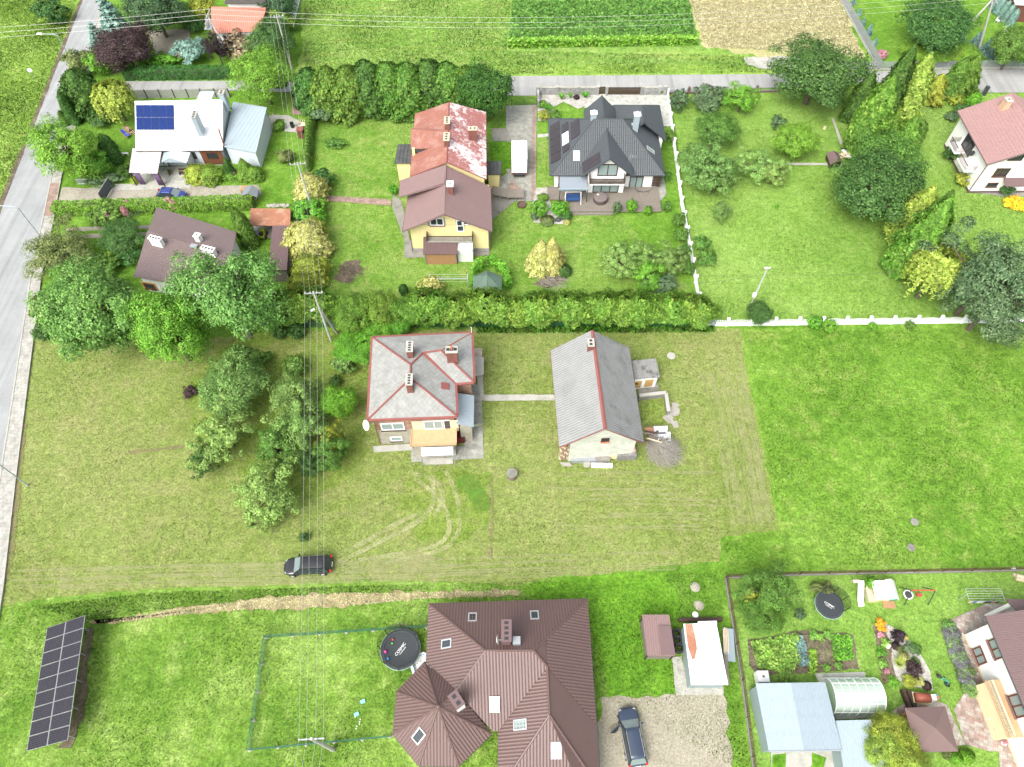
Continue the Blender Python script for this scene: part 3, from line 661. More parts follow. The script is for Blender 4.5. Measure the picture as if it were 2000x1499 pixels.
for q in (ca, cb): MB().tube([q+nf*.78-V((0, 0, .4)), V((q.x, q.y, 0))+nf*.78], .05).build('canopy_post', STEELG, H1, o)
MB().prism([tb[3]+nf*.05+fd*1.0, tb[2]+nf*.05-fd*.6, tb[2]+nf*.75-fd*.6, tb[3]+nf*.75+fd*1.0], 0, .16).build('step', CONC, H1, o)
# lean-to with pale blue sheet roof in the notch
l0, l1, l2, l3 = P(892, 768, 4.6), P(926, 773, 3.7), P(925, 834, 3.7), P(892, 828, 4.6)
slope(H1, [l0, l1, l2, l3], 'trap', BLUEM, .2, None, .03, org=o, name='leanto_roof')
wallbox(H1, inset([l0, l1, l2, l3], .25), 0, 3.55, BLOCKW, o, 'leanto_wall')
MB().tube([P(922, 832, 3.6), P(946, 828, .2)], .09, 8).build('drain_pipe', ALU, H1, o)
bulk = P(901, 856); MB().box((bulk.x, bulk.y, .55), (.9, 1.3, 1.1), .05).build('cellar_hatch', gloss('maroon_paint', (.11, .015, .02), .5), H1, o)
for px, py, w, d_, h, hx, ho in ((800, 678, .62, 1.25, 1.75, False, 4), (882, 684, 1.15, .75, 1.7, True, 3), (799, 742, .62, 1.3, 1.9, False, 4)):
    c = P(px, py, 9.0); chimney(H1, c, w, d_, 6.8, 9.0, CHBR, CONC, o, .04, ho, hx)
c = P(882, 681, 9.3); MB().lathe((c.x, c.y, 9.1), [(.12, 0), (.14, .3), (.1, .6)], 10).build('chimney_pot', CLAY, H1, o)
c, n = pnormal([e['BR'], e['R2'], e['C']]); h_ = hit(869, 755, c, n); R = Matrix((V((0, 0, 1)).cross(n).normalized(), n.cross(V((0, 0, 1)).cross(n).normalized()), n)).transposed()
MB().box(h_+n*.08, (.75, .85, .12), R=R).build('roof_hatch', TRIM, H1, o)
q = P(715, 831, 5.1); dm = Matrix.Rotation(math.radians(35), 3, 'Z') @ Matrix.Rotation(math.radians(-58), 3, 'Y')
ds = MB().lathe((q.x, q.y, q.z), [(.001, -.16), (.3, -.12), (.55, .0), (.57, .02)], 20, dm).build('satellite_dish', PLASTW, H1, o)
MB().tube([(q.x, q.y, q.z-.05), (q.x+.8, q.y+.3, q.z-.1)], .03).build('dish_arm', STEELG, ds, o)
MB().tube([P(722, 826, 6.0), P(722, 826, 6.0)*1+V((.35, .35, -.3)), V((W_[0].x-.05, W_[0].y-.05, .1))], .05).build('downpipe', TRIM, H1, o)
MB().prism([P(729, 873), P(806, 868), P(806, 880), P(731, 884)], 0, .14).build('footing', CONC, H1, o)
pr_ = [P(928, 702), P(943, 702), P(943, 732), P(928, 735)]; MB().prism(pr_, 0, 2.3).build('side_porch', BRICK, H1, o)
MB().prism(inset([P(926, 700, 2.3), P(944, 700, 2.3), P(944, 732, 2.3), P(926, 735, 2.3)], -.05), 2.3, 2.42).build('porch_roof', CONC, H1, o)
q = P(921, 650, 6.3); MB().tube([q-V((0, 0, .6)), q+V((0, 0, 1.0))], .04).build('mast', PLASTW, H1, o)
# ---------- the barn
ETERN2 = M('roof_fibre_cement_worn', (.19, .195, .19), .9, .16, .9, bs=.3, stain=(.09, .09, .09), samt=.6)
B1, o = root('barn', 'grey gabled barn with corrugated fibre-cement roof and red ridge', 'barn', 1165, 790)
TL, TR, BL, BR = P(1076, 685, 4), P(1228, 680, 4), P(1093, 874, 4), P(1257, 866, 4); r0, r1 = P(1157, 646, 7.7), P(1182, 838, 7.7)
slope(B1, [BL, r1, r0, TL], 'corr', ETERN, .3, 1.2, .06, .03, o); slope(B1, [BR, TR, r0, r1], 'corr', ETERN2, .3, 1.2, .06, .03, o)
dz = V((0, 0, .06)); m = MB()
for s_ in (-1, 1):
    d = (r1-r0); pn = V((-d.y, d.x, 0)).normalized()*s_*.2; m.slab([r0+dz, r1+dz, r1+pn-dz*.6, r0+pn-dz*.6], .02)
m.build('ridge_cap', TRIM, B1, o)
for a, b in ((BL, r1), (r1, BR), (TL, r0), (r0, TR), (TL, BL), (TR, BR)): MB().tube([a-V((0, 0, .05)), b-V((0, 0, .05))], .06).build('verge_board', TRIM, B1, o)
bw = inset([BL, BR, TR, TL], .25); bw = [bw[0]+V((.9, .1)), bw[1]+V((-.45, .1)), bw[2]+V((-.45, 0)), bw[3]+V((.2, 0))]
wallbox(B1, bw, 0, 4.1, SIL, o); B3 = [V((q.x, q.y, 4.05)) for q in bw]
gable(B1, B3[0], B3[1], V((r1.x, r1.y+.3, 7.45)), .3, SIL, o); gable(B1, B3[2], B3[3], V((r0.x, r0.y-.3, 7.45)), .3, SIL, o)
nf = edge_n(B3[0], B3[1]); q = hit(1182, 859, B3[0]+nf*.02, nf); win(B1, q, nf, .85, .75, WOODD, PLASTB, 1, o, .08, CLAY)
q = P(1154, 670, 8.2); chimney(B1, q, .62, .95, 6.3, 8.2, CHBR, CONC, o, 0, 2, False)
MB().prism([P(1093, 905), P(1112, 905), P(1118, 912), P(1100, 912)], 0, .2).build('stone_footing', STONE, B1, o)
# logs stacked under the left eave
a = P(1102, 902); 
for k in range(3):
    for j in range(10):
        q = (a.x-.45+k*.34+(j % 2)*.1, a.y+.15, .3+j*.32)
        tag(MB().tube([(q[0], q[1]+.7, q[2]), (q[0], q[1]-.05, q[2])], .145, 8).build('log', [WOODP, WOOD, BARKG][(j+k) % 3]), 'split firewood log stacked against the barn wall', 'log', 'firewood beside the barn')
# lean-to and pen on the right of the barn
LT, o = root('pigsty', 'low whitewashed sty with mossy corrugated roof and yellow doors', 'shed', 1262, 740)
a = [P(1234, 705, 2.7), P(1281, 701, 2.3), P(1289, 737, 2.3), P(1239, 740, 2.7)]
slope(LT, a, 'corr', ETERN_D, .2, 1.1, .035, .02, o, eave=V((1, 0, 0))); w = inset(a, .18); wallbox(LT, w, 0, 2.2, WHITE, o)
fa, fb = [V((q.x, q.y, 0)) for q in (w[3], w[2])]; nf = edge_n(fa, fb)
for x in (1246, 1268): q = hit(x, 746, fa+nf*.03, nf); MB().box((q.x, q.y, 1.05), (.95, .06, 1.4), math.atan2(fb.y-fa.y, fb.x-fa.x)).build('door', WOODY, LT, o)
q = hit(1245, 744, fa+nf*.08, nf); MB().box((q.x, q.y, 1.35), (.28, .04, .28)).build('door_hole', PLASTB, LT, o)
PW, o = root('pen_wall', 'low crumbling concrete pen wall beside the barn', 'wall', 1270, 780)
for (x0, y0, x1, y1, h) in ((1246, 782, 1298, 776, 1.0), (1298, 776, 1303, 812, .9)):
    a, b = P(x0, y0), P(x1, y1); n = edge_n(a, b)*.14
    MB().prism([a-n, b-n, b+n, a+n], 0, h).build('wall_section', CONC_D, PW, o); MB().prism([a-n*1.5, b-n*1.5, b+n*1.5, a+n*1.5], h, h+.06).build('coping', CONC, PW, o)
for k in range(9):
    q = P(1306+rnd.uniform(-4, 16), 792+k*5); s_ = rnd.uniform(.35, .75); pts = [(q.x+s_*math.cos(i*1.05)*rnd.uniform(.7, 1.2), q.y+s_*math.sin(i*1.05)*rnd.uniform(.6, 1)) for i in range(6)]
    tag(MB().prism(pts, 0, rnd.uniform(.06, .16)).build('broken_slab', STONE), 'broken pale concrete slab lying in the row beside the pen', 'slab', 'broken slabs along the pen')
# ruined shed
RS, o = root('ruined_shed', 'collapsing small shed with pale corrugated sheets beside the brushwood', 'shed', 1280, 860)
a = P(1278, 840, 1.7); 
for k, (x0, y0, x1, y1, rx, mt) in enumerate(((1276, 833, 1304, 848, 1.6, GALV), (1284, 846, 1308, 860, 1.4, GALV), (1258, 836, 1276, 848, 1.5, RUST), (1296, 845, 1309, 862, 1.35, WHITEM))):
    slope(RS, [P(x0, y0, rx), P(x1, y0-1, rx-.1), P(x1+1, y1, rx-.35), P(x0+2, y1+1, rx-.3)], 'corr', mt, .2, None, .03, org=o, name='roof_sheet', thick=.02)
wallbox(RS, [P(1262, 850), P(1303, 848), P(1306, 868), P(1266, 868)], 0, 1.0, WOODG, o)
for k in range(8):
    x, y = rnd.uniform(1255, 1300), rnd.uniform(838, 862); q = P(x, y, 1.55); an = rnd.uniform(-.5, .5)
    MB().box((q.x, q.y, 1.58+k*.02), (rnd.uniform(1, 2.2), .14, .05), an).build('loose_plank', rnd.choice([WOODG, WOODP, WOODD]), RS, o)
# scrap along the barn wall
def junk(px, py, d, rz, mat, label, z=0, name='scrap_board', cat='board'):
    q = P(px, py); m = MB().box((0, 0, d[2]/2), d, rz); ob = m.build(name, mat); ob.location = (q.x, q.y, z); return tag(ob, label, cat)
junk(1148, 901, (3.6, .5, .6), .02, GALV, 'rusty galvanised trough leaning along the barn wall', name='trough', cat='trough')
junk(1175, 911, (2.3, .45, .35), -.02, PLASTW, 'long white boiler casing lying on the grass before the barn', name='boiler_casing', cat='boiler')
junk(1198, 893, (1.3, .5, .95), 0, CREAM2, 'cream enamel cooker against the barn gable', name='cooker', cat='cooker')
junk(1197, 884, (.75, .3, .55), 0, PLASTW, 'white panel standing on the old cooker', 1.0, 'panel', 'panel')
junk(1220, 889, (1.9, .55, .5), .03, gloss('pink_board', (.5, .3, .28), .7), 'pink faded board on the scrap heap by the barn', 1.05)
junk(1222, 894, (2.1, .7, 1.05), .02, M('scrap_heap', (.17, .165, .16), .9, .7, 4, bs=.5), 'dark heap of small metal scrap at the barn corner', name='scrap_heap', cat='scrap')
junk(1176, 900, (1.6, .6, .7), .05, M('scrap_heap_b', (.2, .19, .17), .9, .6, 5, bs=.5), 'heap of grey stones under the barn gable window', name='stone_heap', cat='stones')
q = P(1146, 908); tag(MB().lathe((0, 0, 0), [(.4, 0), (.42, .2), (.34, .24), (.2, .22)], 18).build('millstone', STONE), 'round pale millstone lying before the barn', 'millstone').location = q
q = P(1000, 932); wl = thing('well', 'round concrete well with a lid standing alone on the mown lot', 'well', q)
MB().lathe((0, 0, 0), [(.52, 0), (.52, .85), (.5, .88)], 24).build('well_ring', M('well_concrete', (.16, .125, .095), .95, .3, 3, bs=.4), wl)
MB().lathe((0, 0, .88), [(.56, 0), (.57, .1), (.001, .12)], 24).build('lid', CONC_D, wl)
q = P(1311, 696); tag(MB().lathe((0, 0, 0), [(.5, 0), (.5, .12), (.44, .16), (.001, .17)], 20).build('manhole', CONC), 'round pale concrete manhole cover in the lawn by the sty', 'manhole').location = q
for x, y, l in ((1786, 1020, 'dark round manhole in the right meadow'), (1779, 1070, 'small dark inspection cover near the garden fence')):
    q = P(x, y); tag(MB().lathe((0, 0, 0), [(.42, 0), (.42, .1), (.3, .14), (.001, .1)], 14).build('manhole', CONC_D), l, 'manhole').location = q
# ---------- far two-part house
H2, o = root('yellow_house', 'yellow house with a peeling red roof behind and brown roof in front', 'house', 875, 420)
TL, TR, BR, BL = P(811, 223, 6), P(949, 219, 6), P(950, 350, 6), P(801, 345, 6); r0, r1 = P(877, 200, 8.5), P(873, 317, 8.5)
PEEL, t, b_ = newmat('red_sheet_peeling'); p_ = pos(t); mask = ramp(t, mix(t, .35, noise(t, p_, 1.6, 8, .8, .8), noise(t, p_, .28, 3)), [(.485, g3(0)), (.53, g3(.9))])
t.links.new(mix(t, mask, mix(t, noise(t, p_, 3, 3), (.24, .09, .08), (.34, .14, .12)), (.6, .58, .58)), b_.inputs['Base Color']); b_.inputs['Roughness'].default_value = .6
slope(H2, [BL, r1, r0, TL], 'seam', REDS, .75, 2.2, .035, .02, o); slope(H2, [BR, TR, r0, r1], 'seam', PEEL, .75, 1.2, .035, .02, o)
caps(H2, [(r0, r1)], TRIM, .1, org=o); w = inset([BL, BR, TR, TL], .35); wallbox(H2, w, 0, 5.95, CREAM, o)
W3 = [V((q.x, q.y, 5.9)) for q in w]; gable(H2, W3[0], W3[1], V((r1.x, r1.y+.2, 8.25)), .3, CREAM, o); gable(H2, W3[2], W3[3], V((r0.x, r0.y-.2, 8.25)), .3, CREAM, o)
for a, b in ((BL, r1), (r1, BR)): MB().tube([a-V((0, 0, .08)), b-V((0, 0, .08))], .07).build('verge_board', TRIM, H2, o)
gutter(H2, BL, TL, TRIM, o); gutter(H2, BR, TR, TRIM, o)
# side dormer
d0, d1, d2, d3 = P(803, 252, 6.9), P(868, 251, 8.3), P(843, 290, 7.1), P(802, 291, 6.9)
pc, pn = pnormal([BL, r1, r0, TL])
k0 = P(803, 250, 8.0); k1 = hit(870, 252, pc, pn); k2 = hit(838, 291, pc, pn)
df = P(802, 291, 7.2)
slope(H2, [P(803, 254, 8.0), P(872, 255, 8.35), k2, df], 'seam', REDS, .8, None, .03, org=o, name='dormer_roof')
MB().slab([P(804, 250, 7.9), P(872, 253, 8.3), P(872, 256, 8.37), P(803, 254, 8.02)], .08).build('dormer_edge', REDS, H2, o)
MB().add([df-V((0, 0, .1)), k2-V((0, 0, .1)), V((df.x+.3, df.y+.2, 5.95)), P(803, 254, 7.9)-V((0, 0, .1)), V((P(803, 254, 7.9).x+.3, P(803, 254, 7.9).y, 5.95))], [(0, 1, 2), (0, 2, 4, 3)]).build('dormer_wall', FELT, H2, o)
q = df+V((.35, .05, -.7)); MB().box(q, (.35, .3, 1.5)).build('dormer_post', CREAM, H2, o)
for px, py, w_, d_, ho, hx in ((873, 236, .65, 1.35, 4, False), (872, 268, .65, 1.5, 3, False), (923, 252, 1.1, .6, 2, True)):
    zz = 9.4 if px < 900 else 8.6; c = P(px, py, zz); chimney(H2, c, w_, d_, 6.6, zz, CHBR, WOODP, o, .02, ho, hx)
# side buildings
for px, zz, mt, lab in (([(778, 284), (803, 284), (803, 320), (771, 320)], 3.2, FELT, 'flat_annex'), ([(950, 317), (979, 317), (977, 342), (951, 342)], 2.8, FELT, 'porch_annex')):
    rp = [P(x, y, zz) for x, y in px]; MB().prism(inset(rp, -.05), zz, zz+.14).build(lab+'_roof', mt, H2, o); wallbox(H2, inset(rp, .2), 0, zz, CREAM, o, lab+'_wall')
    for s_ in range(1, 4): a_ = rp[0].lerp(rp[1], s_/4); b_2 = rp[3].lerp(rp[2], s_/4); MB().box(((a_.x+b_2.x)/2, (a_.y+b_2.y)/2, zz+.15), (.05, (a_-b_2).length, .03)).build('felt_seam', PLASTB, H2, o)
# front part
r2, r3 = P(871, 323, 8.1), P(868, 419, 7.9); eL, eR, fR, mL = P(786, 452, 4.9), P(961, 452, 4.9), P(958, 366, 4.9), P(868, 360, 8.0)
slope(H2, [eR, fR, r2, r3], 'tile', BROWN2, .3, .35, .03, .02, o); 
kL = P(797, 381, 4.95); slope(H2, [eL, r3, mL, kL], 'tile', BROWN2, .3, .35, .03, .02, o)
uA, uB = P(782, 353, 6.15), P(779, 385, 6.15); slope(H2, [uB, mL+V((0, .0, .12)), r2+V((0, 0, .06)), uA], 'tile', BROWN2, .3, .35, .03, .02, o)
caps(H2, [(r2, r3)], BROWN2, .1, org=o)
for a, b in ((eL, r3), (r3, eR), (uB, mL)): MB().tube([a-V((0, 0, .08)), b-V((0, 0, .08))], .09).build('verge_board', BROWN3, H2, o)
gutter(H2, eR, fR, BROWN3, o); gutter(H2, eL, kL, BROWN3, o); gutter(H2, uA, uB, BROWN3, o)
wf = [P(797, 492), P(956, 490)]; y0 = (wf[0].y+wf[1].y)/2; wx0, wx1 = eL.x+.75, eR.x-.55
w = [(wx0, y0), (wx1, y0), (wx1, fR.y+.5), (wx0, fR.y+.5)]; wallbox(H2, w, .55, 4.85, CREAM, o); wallbox(H2, inset(w, -.03), 0, .55, PLINTH, o, 'plinth')
A_, B_ = V((wx0, y0, 4.8)), V((wx1, y0, 4.8)); gable(H2, A_, B_, V((r3.x, y0, 7.75)), .3, CREAM, o)
MB().add([V((wx0-.05, kL.y-.2, 4.9)), V((wx0-.05, kL.y+3.2, 4.9)), V((wx0-.05, kL.y+3.2, 6.1)), V((wx0-.05, kL.y-.2, 6.1)), V((mL.x, mL.y+.1, 7.95)), V((mL.x-.3, mL.y+.1, 7.7))], [(0, 1, 2, 3), (3, 4, 5, 0)]).build('raised_side_wall', CREAM, H2, o)
nf = V((0, -1, 0)); FW = lambda x, y: hit(x, y, V((0, y0-.02, 0)), nf)
for x in (852, 899): MB().box(FW(x, 434)+V((0, .01, 0)), (2.3 if x < 880 else 1.2, .03, 1.4)).build('window_surround', PLINTH, H2, o)
win(H2, FW(853, 433)+V((0, -.02, 0)), nf, 1.75, 1.25, PLASTW, GLASS, 2, o, .12, BROWN3); win(H2, FW(899, 441)+V((0, -.02, 0)), nf, .95, 2.0, PLASTW, GLASS, 1, o, .12, rows=2, name='balcony_door'); win(H2, FW(908, 434)+V((0, -.02, 0)), nf, .8, .9, PLASTW, GLASS, 1, o, .12)
# balcony
bz = 2.75; xa, xb = hit(832, 456, V((0, y0-.9, 0)), nf).x, hit(922, 456, V((0, y0-.9, 0)), nf).x
MB().box(((xa+xb)/2, y0-.5, bz), (xb-xa, 1.0, .15)).build('balcony_slab', CONC, H2, o)
rl = MB()
for k in range(int((xb-xa)/.14)): rl.box((xa+.07+k*.14, y0-.97, bz+.5), (.03, .03, .85))
rl.build('balcony_balusters', WOODD, H2, o, kind='stuff')
for yy in (y0-.97,): MB().box(((xa+xb)/2, yy, bz+.98), (xb-xa, .09, .08)).build('balcony_rail', WOODD, H2, o)
for xx in (xa, xb): MB().box((xx, y0-.5, bz+.5), (.07, 1.0, .95)).build('balcony_end', WOODD, H2, o)
for x, y in ((wx0-.1, y0-.1), (wx1+.1, y0-.1)): MB().tube([(x, y, 4.6), (x, y, .1)], .05).build('downpipe', BROWN3, H2, o)
MB().prism([(hit(894, 500, V((0, y0-1.6, 0)), nf).x, y0-1.9), (hit(924, 500, V((0, y0-1.6, 0)), nf).x, y0-1.9), (hit(924, 500, V((0, y0-1.6, 0)), nf).x, y0), (hit(894, 500, V((0, y0-1.6, 0)), nf).x, y0)], 0, 2.3).build('cellar_porch', OFFW, H2, o)
c = P(879, 360, 8.9); chimney(H2, c, .7, .95, 6.9, 8.9, CHBR, WHITE, o, .02, 1, False)
# wood shed in front
S1, o = root('wood_shed', 'small chipboard shed with brown corrugated roof before the yellow house', 'shed', 860, 515)
a = [P(827, 462, 2.7), P(894, 461, 2.7), P(894, 497, 2.2), P(826, 497, 2.2)]; slope(S1, a, 'trap', BROWN3, .2, None, .03, org=o); w = inset(a, .25); wallbox(S1, w, 0, 2.15, OSB, o)
for q in w: MB().box((q.x, q.y, 1.05), (.12, .12, 2.1)).build('post', WOODG, S1, o)
# ---------- dark tiled house
def panel(parent, a, b, c, d, mat, org, name='solar_panel', fr=ALU, lift=.1, t=.04):
    """one panel from its four corners on a slope (a,b low edge; c,d high edge)"""
    n = (b-a).cross(d-a).normalized(); n = n if n.z > 0 else -n; L = n*lift
    pts = [a+L, b+L, c+L, d+L]; ce = sum(pts, V((0, 0, 0)))/4; e1 = (b-a).normalized(); e2 = n.cross(e1)
    me = MB(); ins = [ce+(p-ce)*.975 for p in pts]
    ob = MB().add([p+n*t for p in pts]+[p for p in pts], [(0, 1, 2, 3), (7, 6, 5, 4), (0, 4, 5, 1), (1, 5, 6, 2), (2, 6, 7, 3), (3, 7, 4, 0)]).build(name, fr, parent, org)
    R = Matrix((e1, e2, n)).transposed(); loc = [R.transposed() @ (p+n*(t+.004)-ce) for p in ins]
    cm = MB().poly(loc).build('solar_cells', mat, ob); cm.matrix_local = Matrix.Translation(ce-V(org)) @ R.to_4x4()
    return ob
H3, o = root('dark_roof_house', 'white house with dark grey tiled hip roof, solar panels and balcony', 'house', 1185, 330)
ZE, ZR = 3.0, 7.5
FL, FR, BL, BR = P(1074, 343, ZE), P(1299, 346, ZE), P(1073, 236, ZE), P(1292, 236, ZE); ra, rb = P(1161, 236, ZR), P(1217, 236, ZR)
BL = V((FL.x+.15, FL.y+12.2, ZE)); BR = V((FR.x, FL.y+12.2, ZE)); ra = V((FL.x+6.05, FL.y+6.1, ZR)); rb = V((FR.x-5.9, FL.y+6.1, ZR)); FR = V((FR.x, FL.y, ZE))
T = dict(pu=.3, pv=.36, amp=.045, step=.04, org=o)
slope(H3, [FL, FR, rb, ra], 'tile', TILE_D, **T); slope(H3, [BL, FL, ra], 'tile', TILE_D, **T); slope(H3, [FR, BR, rb], 'tile', TILE_D, **T); slope(H3, [BR, BL, ra, rb], 'tile', TILE_D, **T)
hl = [(FL, ra), (FR, rb), (BL, ra), (BR, rb), (ra, rb)]
# back wings
for (x0, x1, yb, zr, lab) in ((P(1140, 214, ZE).x, P(1204, 214, ZE).x, P(1140, 216, ZE).y, 5.5, 'porch'), (P(1196, 206, ZE).x, P(1288, 204, ZE).x, P(1240, 206, ZE).y, 5.9, 'garage')):
    mx = (x0+x1)/2; yin = ra.y+1.2; A, Bq = V((x0, yb, ZE)), V((x1, yb, ZE)); R0, R1 = V((mx, yb if lab == 'porch' else P(1242, 207, zr).y, zr)), V((mx, yin, zr)); A1, B1q = V((x0, yin, ZE)), V((x1, yin, ZE))
    if lab == 'garage': slope(H3, [Bq, A, R0], 'tile', TILE_D, **T)
    slope(H3, [A, A1, R1, R0], 'tile', TILE_D, **T); slope(H3, [B1q, Bq, R0, R1], 'tile', TILE_D, **T); hl.append((R0, R1))
    wallbox(H3, [(x0+.5, yin), (x1-.5, yin), (x1-.5, yb-.5), (x0+.5, yb-.5)], 0, ZE-.03, WHITE, o, lab+'_wall'); lab == 'porch' and gable(H3, V((x1-.5, yb-.5, ZE-.1)), V((x0+.5, yb-.5, ZE-.1)), V((mx, yb-.5, zr-.3)), .25, WHITE, o)
caps(H3, hl, TILE_D, .12, org=o)
w = inset([FL, FR, BR, BL], .75); wallbox(H3, w, .3, ZE-.05, WHITE, o); wy = w[0].y
for a, b in ((FL, FR), (FL, BL), (FR, BR)): gutter(H3, a, b, DARKM, o)
# front gable bay with balcony
nf = V((0, -1, 0)); by = wy-1.2; x0, x1 = hit(1148, 350, V((0, by, 0)), nf).x, hit(1221, 350, V((0, by, 0)), nf).x; xm = (x0+x1)/2
gz = 6.75; gy = by-.65
eL, eR = V((x0-1.0, gy, 3.7)), V((x1+1.05, gy, 3.7)); gr = V((xm, gy, gz))
pc, pn = pnormal([FL, FR, rb, ra])
def back(p):                                                   # run back (+y) until the main slope
    t_ = (pc-p).dot(pn)/pn.y; return V((p.x, p.y+t_+.25, p.z))
slope(H3, [eL, gr, back(gr), back(eL)], 'tile', TILE_D, **T); slope(H3, [eR, back(eR), back(gr), gr], 'tile', TILE_D, **T)
caps(H3, [(gr, back(gr))], TILE_D, .1, org=o)
for a in (eL, eR): MB().tube([a-V((0, 0, .06)), gr-V((0, 0, .06))], .09).build('verge_board', DARKM, H3, o)
wallbox(H3, [(x0, by), (x1, by), (x1, wy+.5), (x0, wy+.5)], .3, 4.0, WHITE, o, 'bay_wall'); 
MB().add([V((x0, by+.02, 3.9)), V((x1, by+.02, 3.9)), V((x1, by+.02, 4.35)), V((xm, by+.02, gz-.25)), V((x0, by+.02, 4.35)), V((x0, by+.5, 3.9)), V((x1, by+.5, 3.9)), V((x1, by+.5, 4.35)), V((xm, by+.5, gz-.25)), V((x0, by+.5, 4.35))], [(0, 1, 2, 3, 4), (9, 8, 7, 6, 5), (0, 5, 6, 1), (1, 6, 7, 2), (4, 9, 5, 0), (2, 7, 8, 3), (3, 8, 9, 4)]).build('gable_wall', WHITE, H3, o)
GW = lambda x, y, dd=.0: hit(x, y, V((0, by-dd, 0)), nf)
win(H3, V((xm, by-.02, 4.35)), nf, 2.7, 2.0, WOODD, GLASSL, 2, o, .12, name='balcony_door'); win(H3, V((xm+.05, by-.02, 1.45)), nf, 3.6, 2.1, WOODD, GLASSL, 3, o, .12, name='patio_door')
MB().box((xm, by-.62, 2.85), (x1-x0-.5, 1.25, .2)).build('balcony_slab', WHITE, H3, o)
m = MB(); bw = x1-x0-.4
for k in range(int(bw/.13)): m.box((xm-bw/2+.065+k*.13, by-1.22, 3.35), (.1, .04, .9))
m.build('balcony_boards', WOODD, H3, o, kind='stuff')
MB().box((xm, by-1.22, 3.84), (bw, .1, .08)).build('balcony_rail', WOODD, H3, o)
for s_ in (-1, 1): MB().box((xm+s_*bw/2, by-.6, 3.35), (.06, 1.2, .95)).build('balcony_end', WOODD, H3, o)
win(H3, hit(1242, 357, V((0, wy-.02, 0)), nf), nf, 1.9, 2.2, WOODD, GLASSL, 2, o, .12, name='patio_door')
q = hit(1281, 358, V((0, wy-.02, 0)), nf)
for k in range(8): MB().box((q.x, wy-.1, .6+k*.3), (1.2, .06, .22)).build('screen_slat', WOODD, H3, o)
for px, py, zz in ((1160, 221, 8.3), (1245, 224, 8.6)):
    c = P(px, py, zz); st = MB().box((c.x, c.y, zz-1.4), (.75, .6, 2.8)).build('chimney', BLUEM, H3, o); MB().box((c.x, c.y, zz+.06), (.95, .8, .14)).build('chimney_cap', WHITE, st, o); MB().lathe((c.x, c.y, zz+.13), [(.14, 0), (.14, .25), (.2, .3), (.001, .36)], 10).build('cowl', ALU, st, o)
q = hit(1235, 248, *pnormal([FR, BR, rb])); MB().lathe((q.x, q.y, q.z-.05), [(.15, 0), (.15, .5), (.22, .55), (.001, .65)], 10).build('roof_vent', ALU, H3, o)
c, n = pnormal([FL, FR, rb, ra]); q = hit(1126, 305, c, n); skylight(H3, q, n, .85, 1.35, o, SKYL)
c, n = pnormal([FR, BR, rb]); skylight(H3, hit(1270, 294, c, n), n, .8, 1.5, o, GLASSL); skylight(H3, hit(1271, 221, c, n), n, .8, 1.5, o, GLASSL)
# panels on the left slope: grid along the slope
c, n = pnormal([BL, FL, ra]); G = lambda x, y: hit(x, y, c, n)
def quadpanels(corners, nu, nv, mat):
    a, b, c_, d_ = corners
    for i in range(nu):
        for j in range(nv):
            f = lambda u, v: a.lerp(b, u).lerp(d_.lerp(c_, u), v)
            panel(H3, f((i+.02)/nu, (j+.02)/nv), f((i+.98)/nu, (j+.02)/nv), f((i+.98)/nu, (j+.98)/nv), f((i+.02)/nu, (j+.98)/nv), mat, o, fr=DARKM)
sx = (FL-BL).normalized(); sy = n.cross(sx); sy = sy if sy.z > 0 else -sy; og = BL
f2 = lambda u, v: BL+sx*u+sy*v
def rect(u0, u1, v0, v1, nu, nv, mat): quadpanels([f2(u0, v0), f2(u1, v0), f2(u1, v1), f2(u0, v1)], nu, nv, mat)
rect(2.0, 10.2, .25, 1.95, 5, 1, SOL_P); rect(3.3, 5.2, 2.25, 3.4, 1, 1, SOL_P); rect(8.1, 9.4, 2.25, 3.4, 1, 1, SOL_P); rect(4.0, 7.6, 3.7, 5.2, 3, 1, SOL_P); 
for k in range(3): rect(5.4+k*.85, 6.2+k*.85, 2.25, 3.4, 1, 1, PLASTW)
c, n = pnormal([eL, gr, back(gr)]); sx = V((0, 1, 0)); sy = n.cross(sx); sy = sy if sy.z > 0 else -sy; BL_ = eL+sy*.35+sx*.25; f2 = lambda u, v: BL_+sx*u+sy*v
rect(0, 2.2, .0, 3.0, 2, 1, SOL_P)
q = hit(1228, 319, *pnormal([eR, back(eR), gr])); MB().tube([q, q+V((0, 0, 1.1))], .03).build('aerial_mast', ALU, H3, o)
for k in range(4): MB().box(q+V((.1+k*.25, 0, 1.1)), (.03, .7-k*.1, .03)).build('aerial_bar', ALU, H3, o)
# pergola
px0, px1 = hit(1093, 375, V((0, wy-2.6, 0)), nf).x, hit(1146, 375, V((0, wy-2.6, 0)), nf).x
PG = thing('pergola', 'grey metal pergola with folded fabric roof over the deck', 'pergola', V((px0, wy-1.5, 0))); po = V((px0, wy-1.5, 0))
for x in (px0, px1):
    for y in (wy-.15, wy-3.1): MB().box((x, y, 1.35), (.12, .12, 2.7)).build('post', DARKM, PG, po)
MB().slab([(px0, wy-.1, 2.75), (px1, wy-.1, 2.75), (px1, wy-2.9, 2.62), (px0, wy-2.9, 2.62)], .05).build('fabric_roof', M('grey_fabric', (.2, .23, .26), .8, .05), PG, po); MB().box(((px0+px1)/2, wy-3.05, 2.6), (px1-px0+.3, .25, .25)).build('front_beam', BLUEM2, PG, po)
SWm = gloss('navy_fabric', (.015, .05, .15), .8)
sx_ = (px0+px1)/2; SW = thing('garden_swing', 'blue cushioned garden swing seat under the pergola', 'swing seat', V((sx_, wy-3.0, .36))); so_ = V((sx_, wy-3.0, .36))
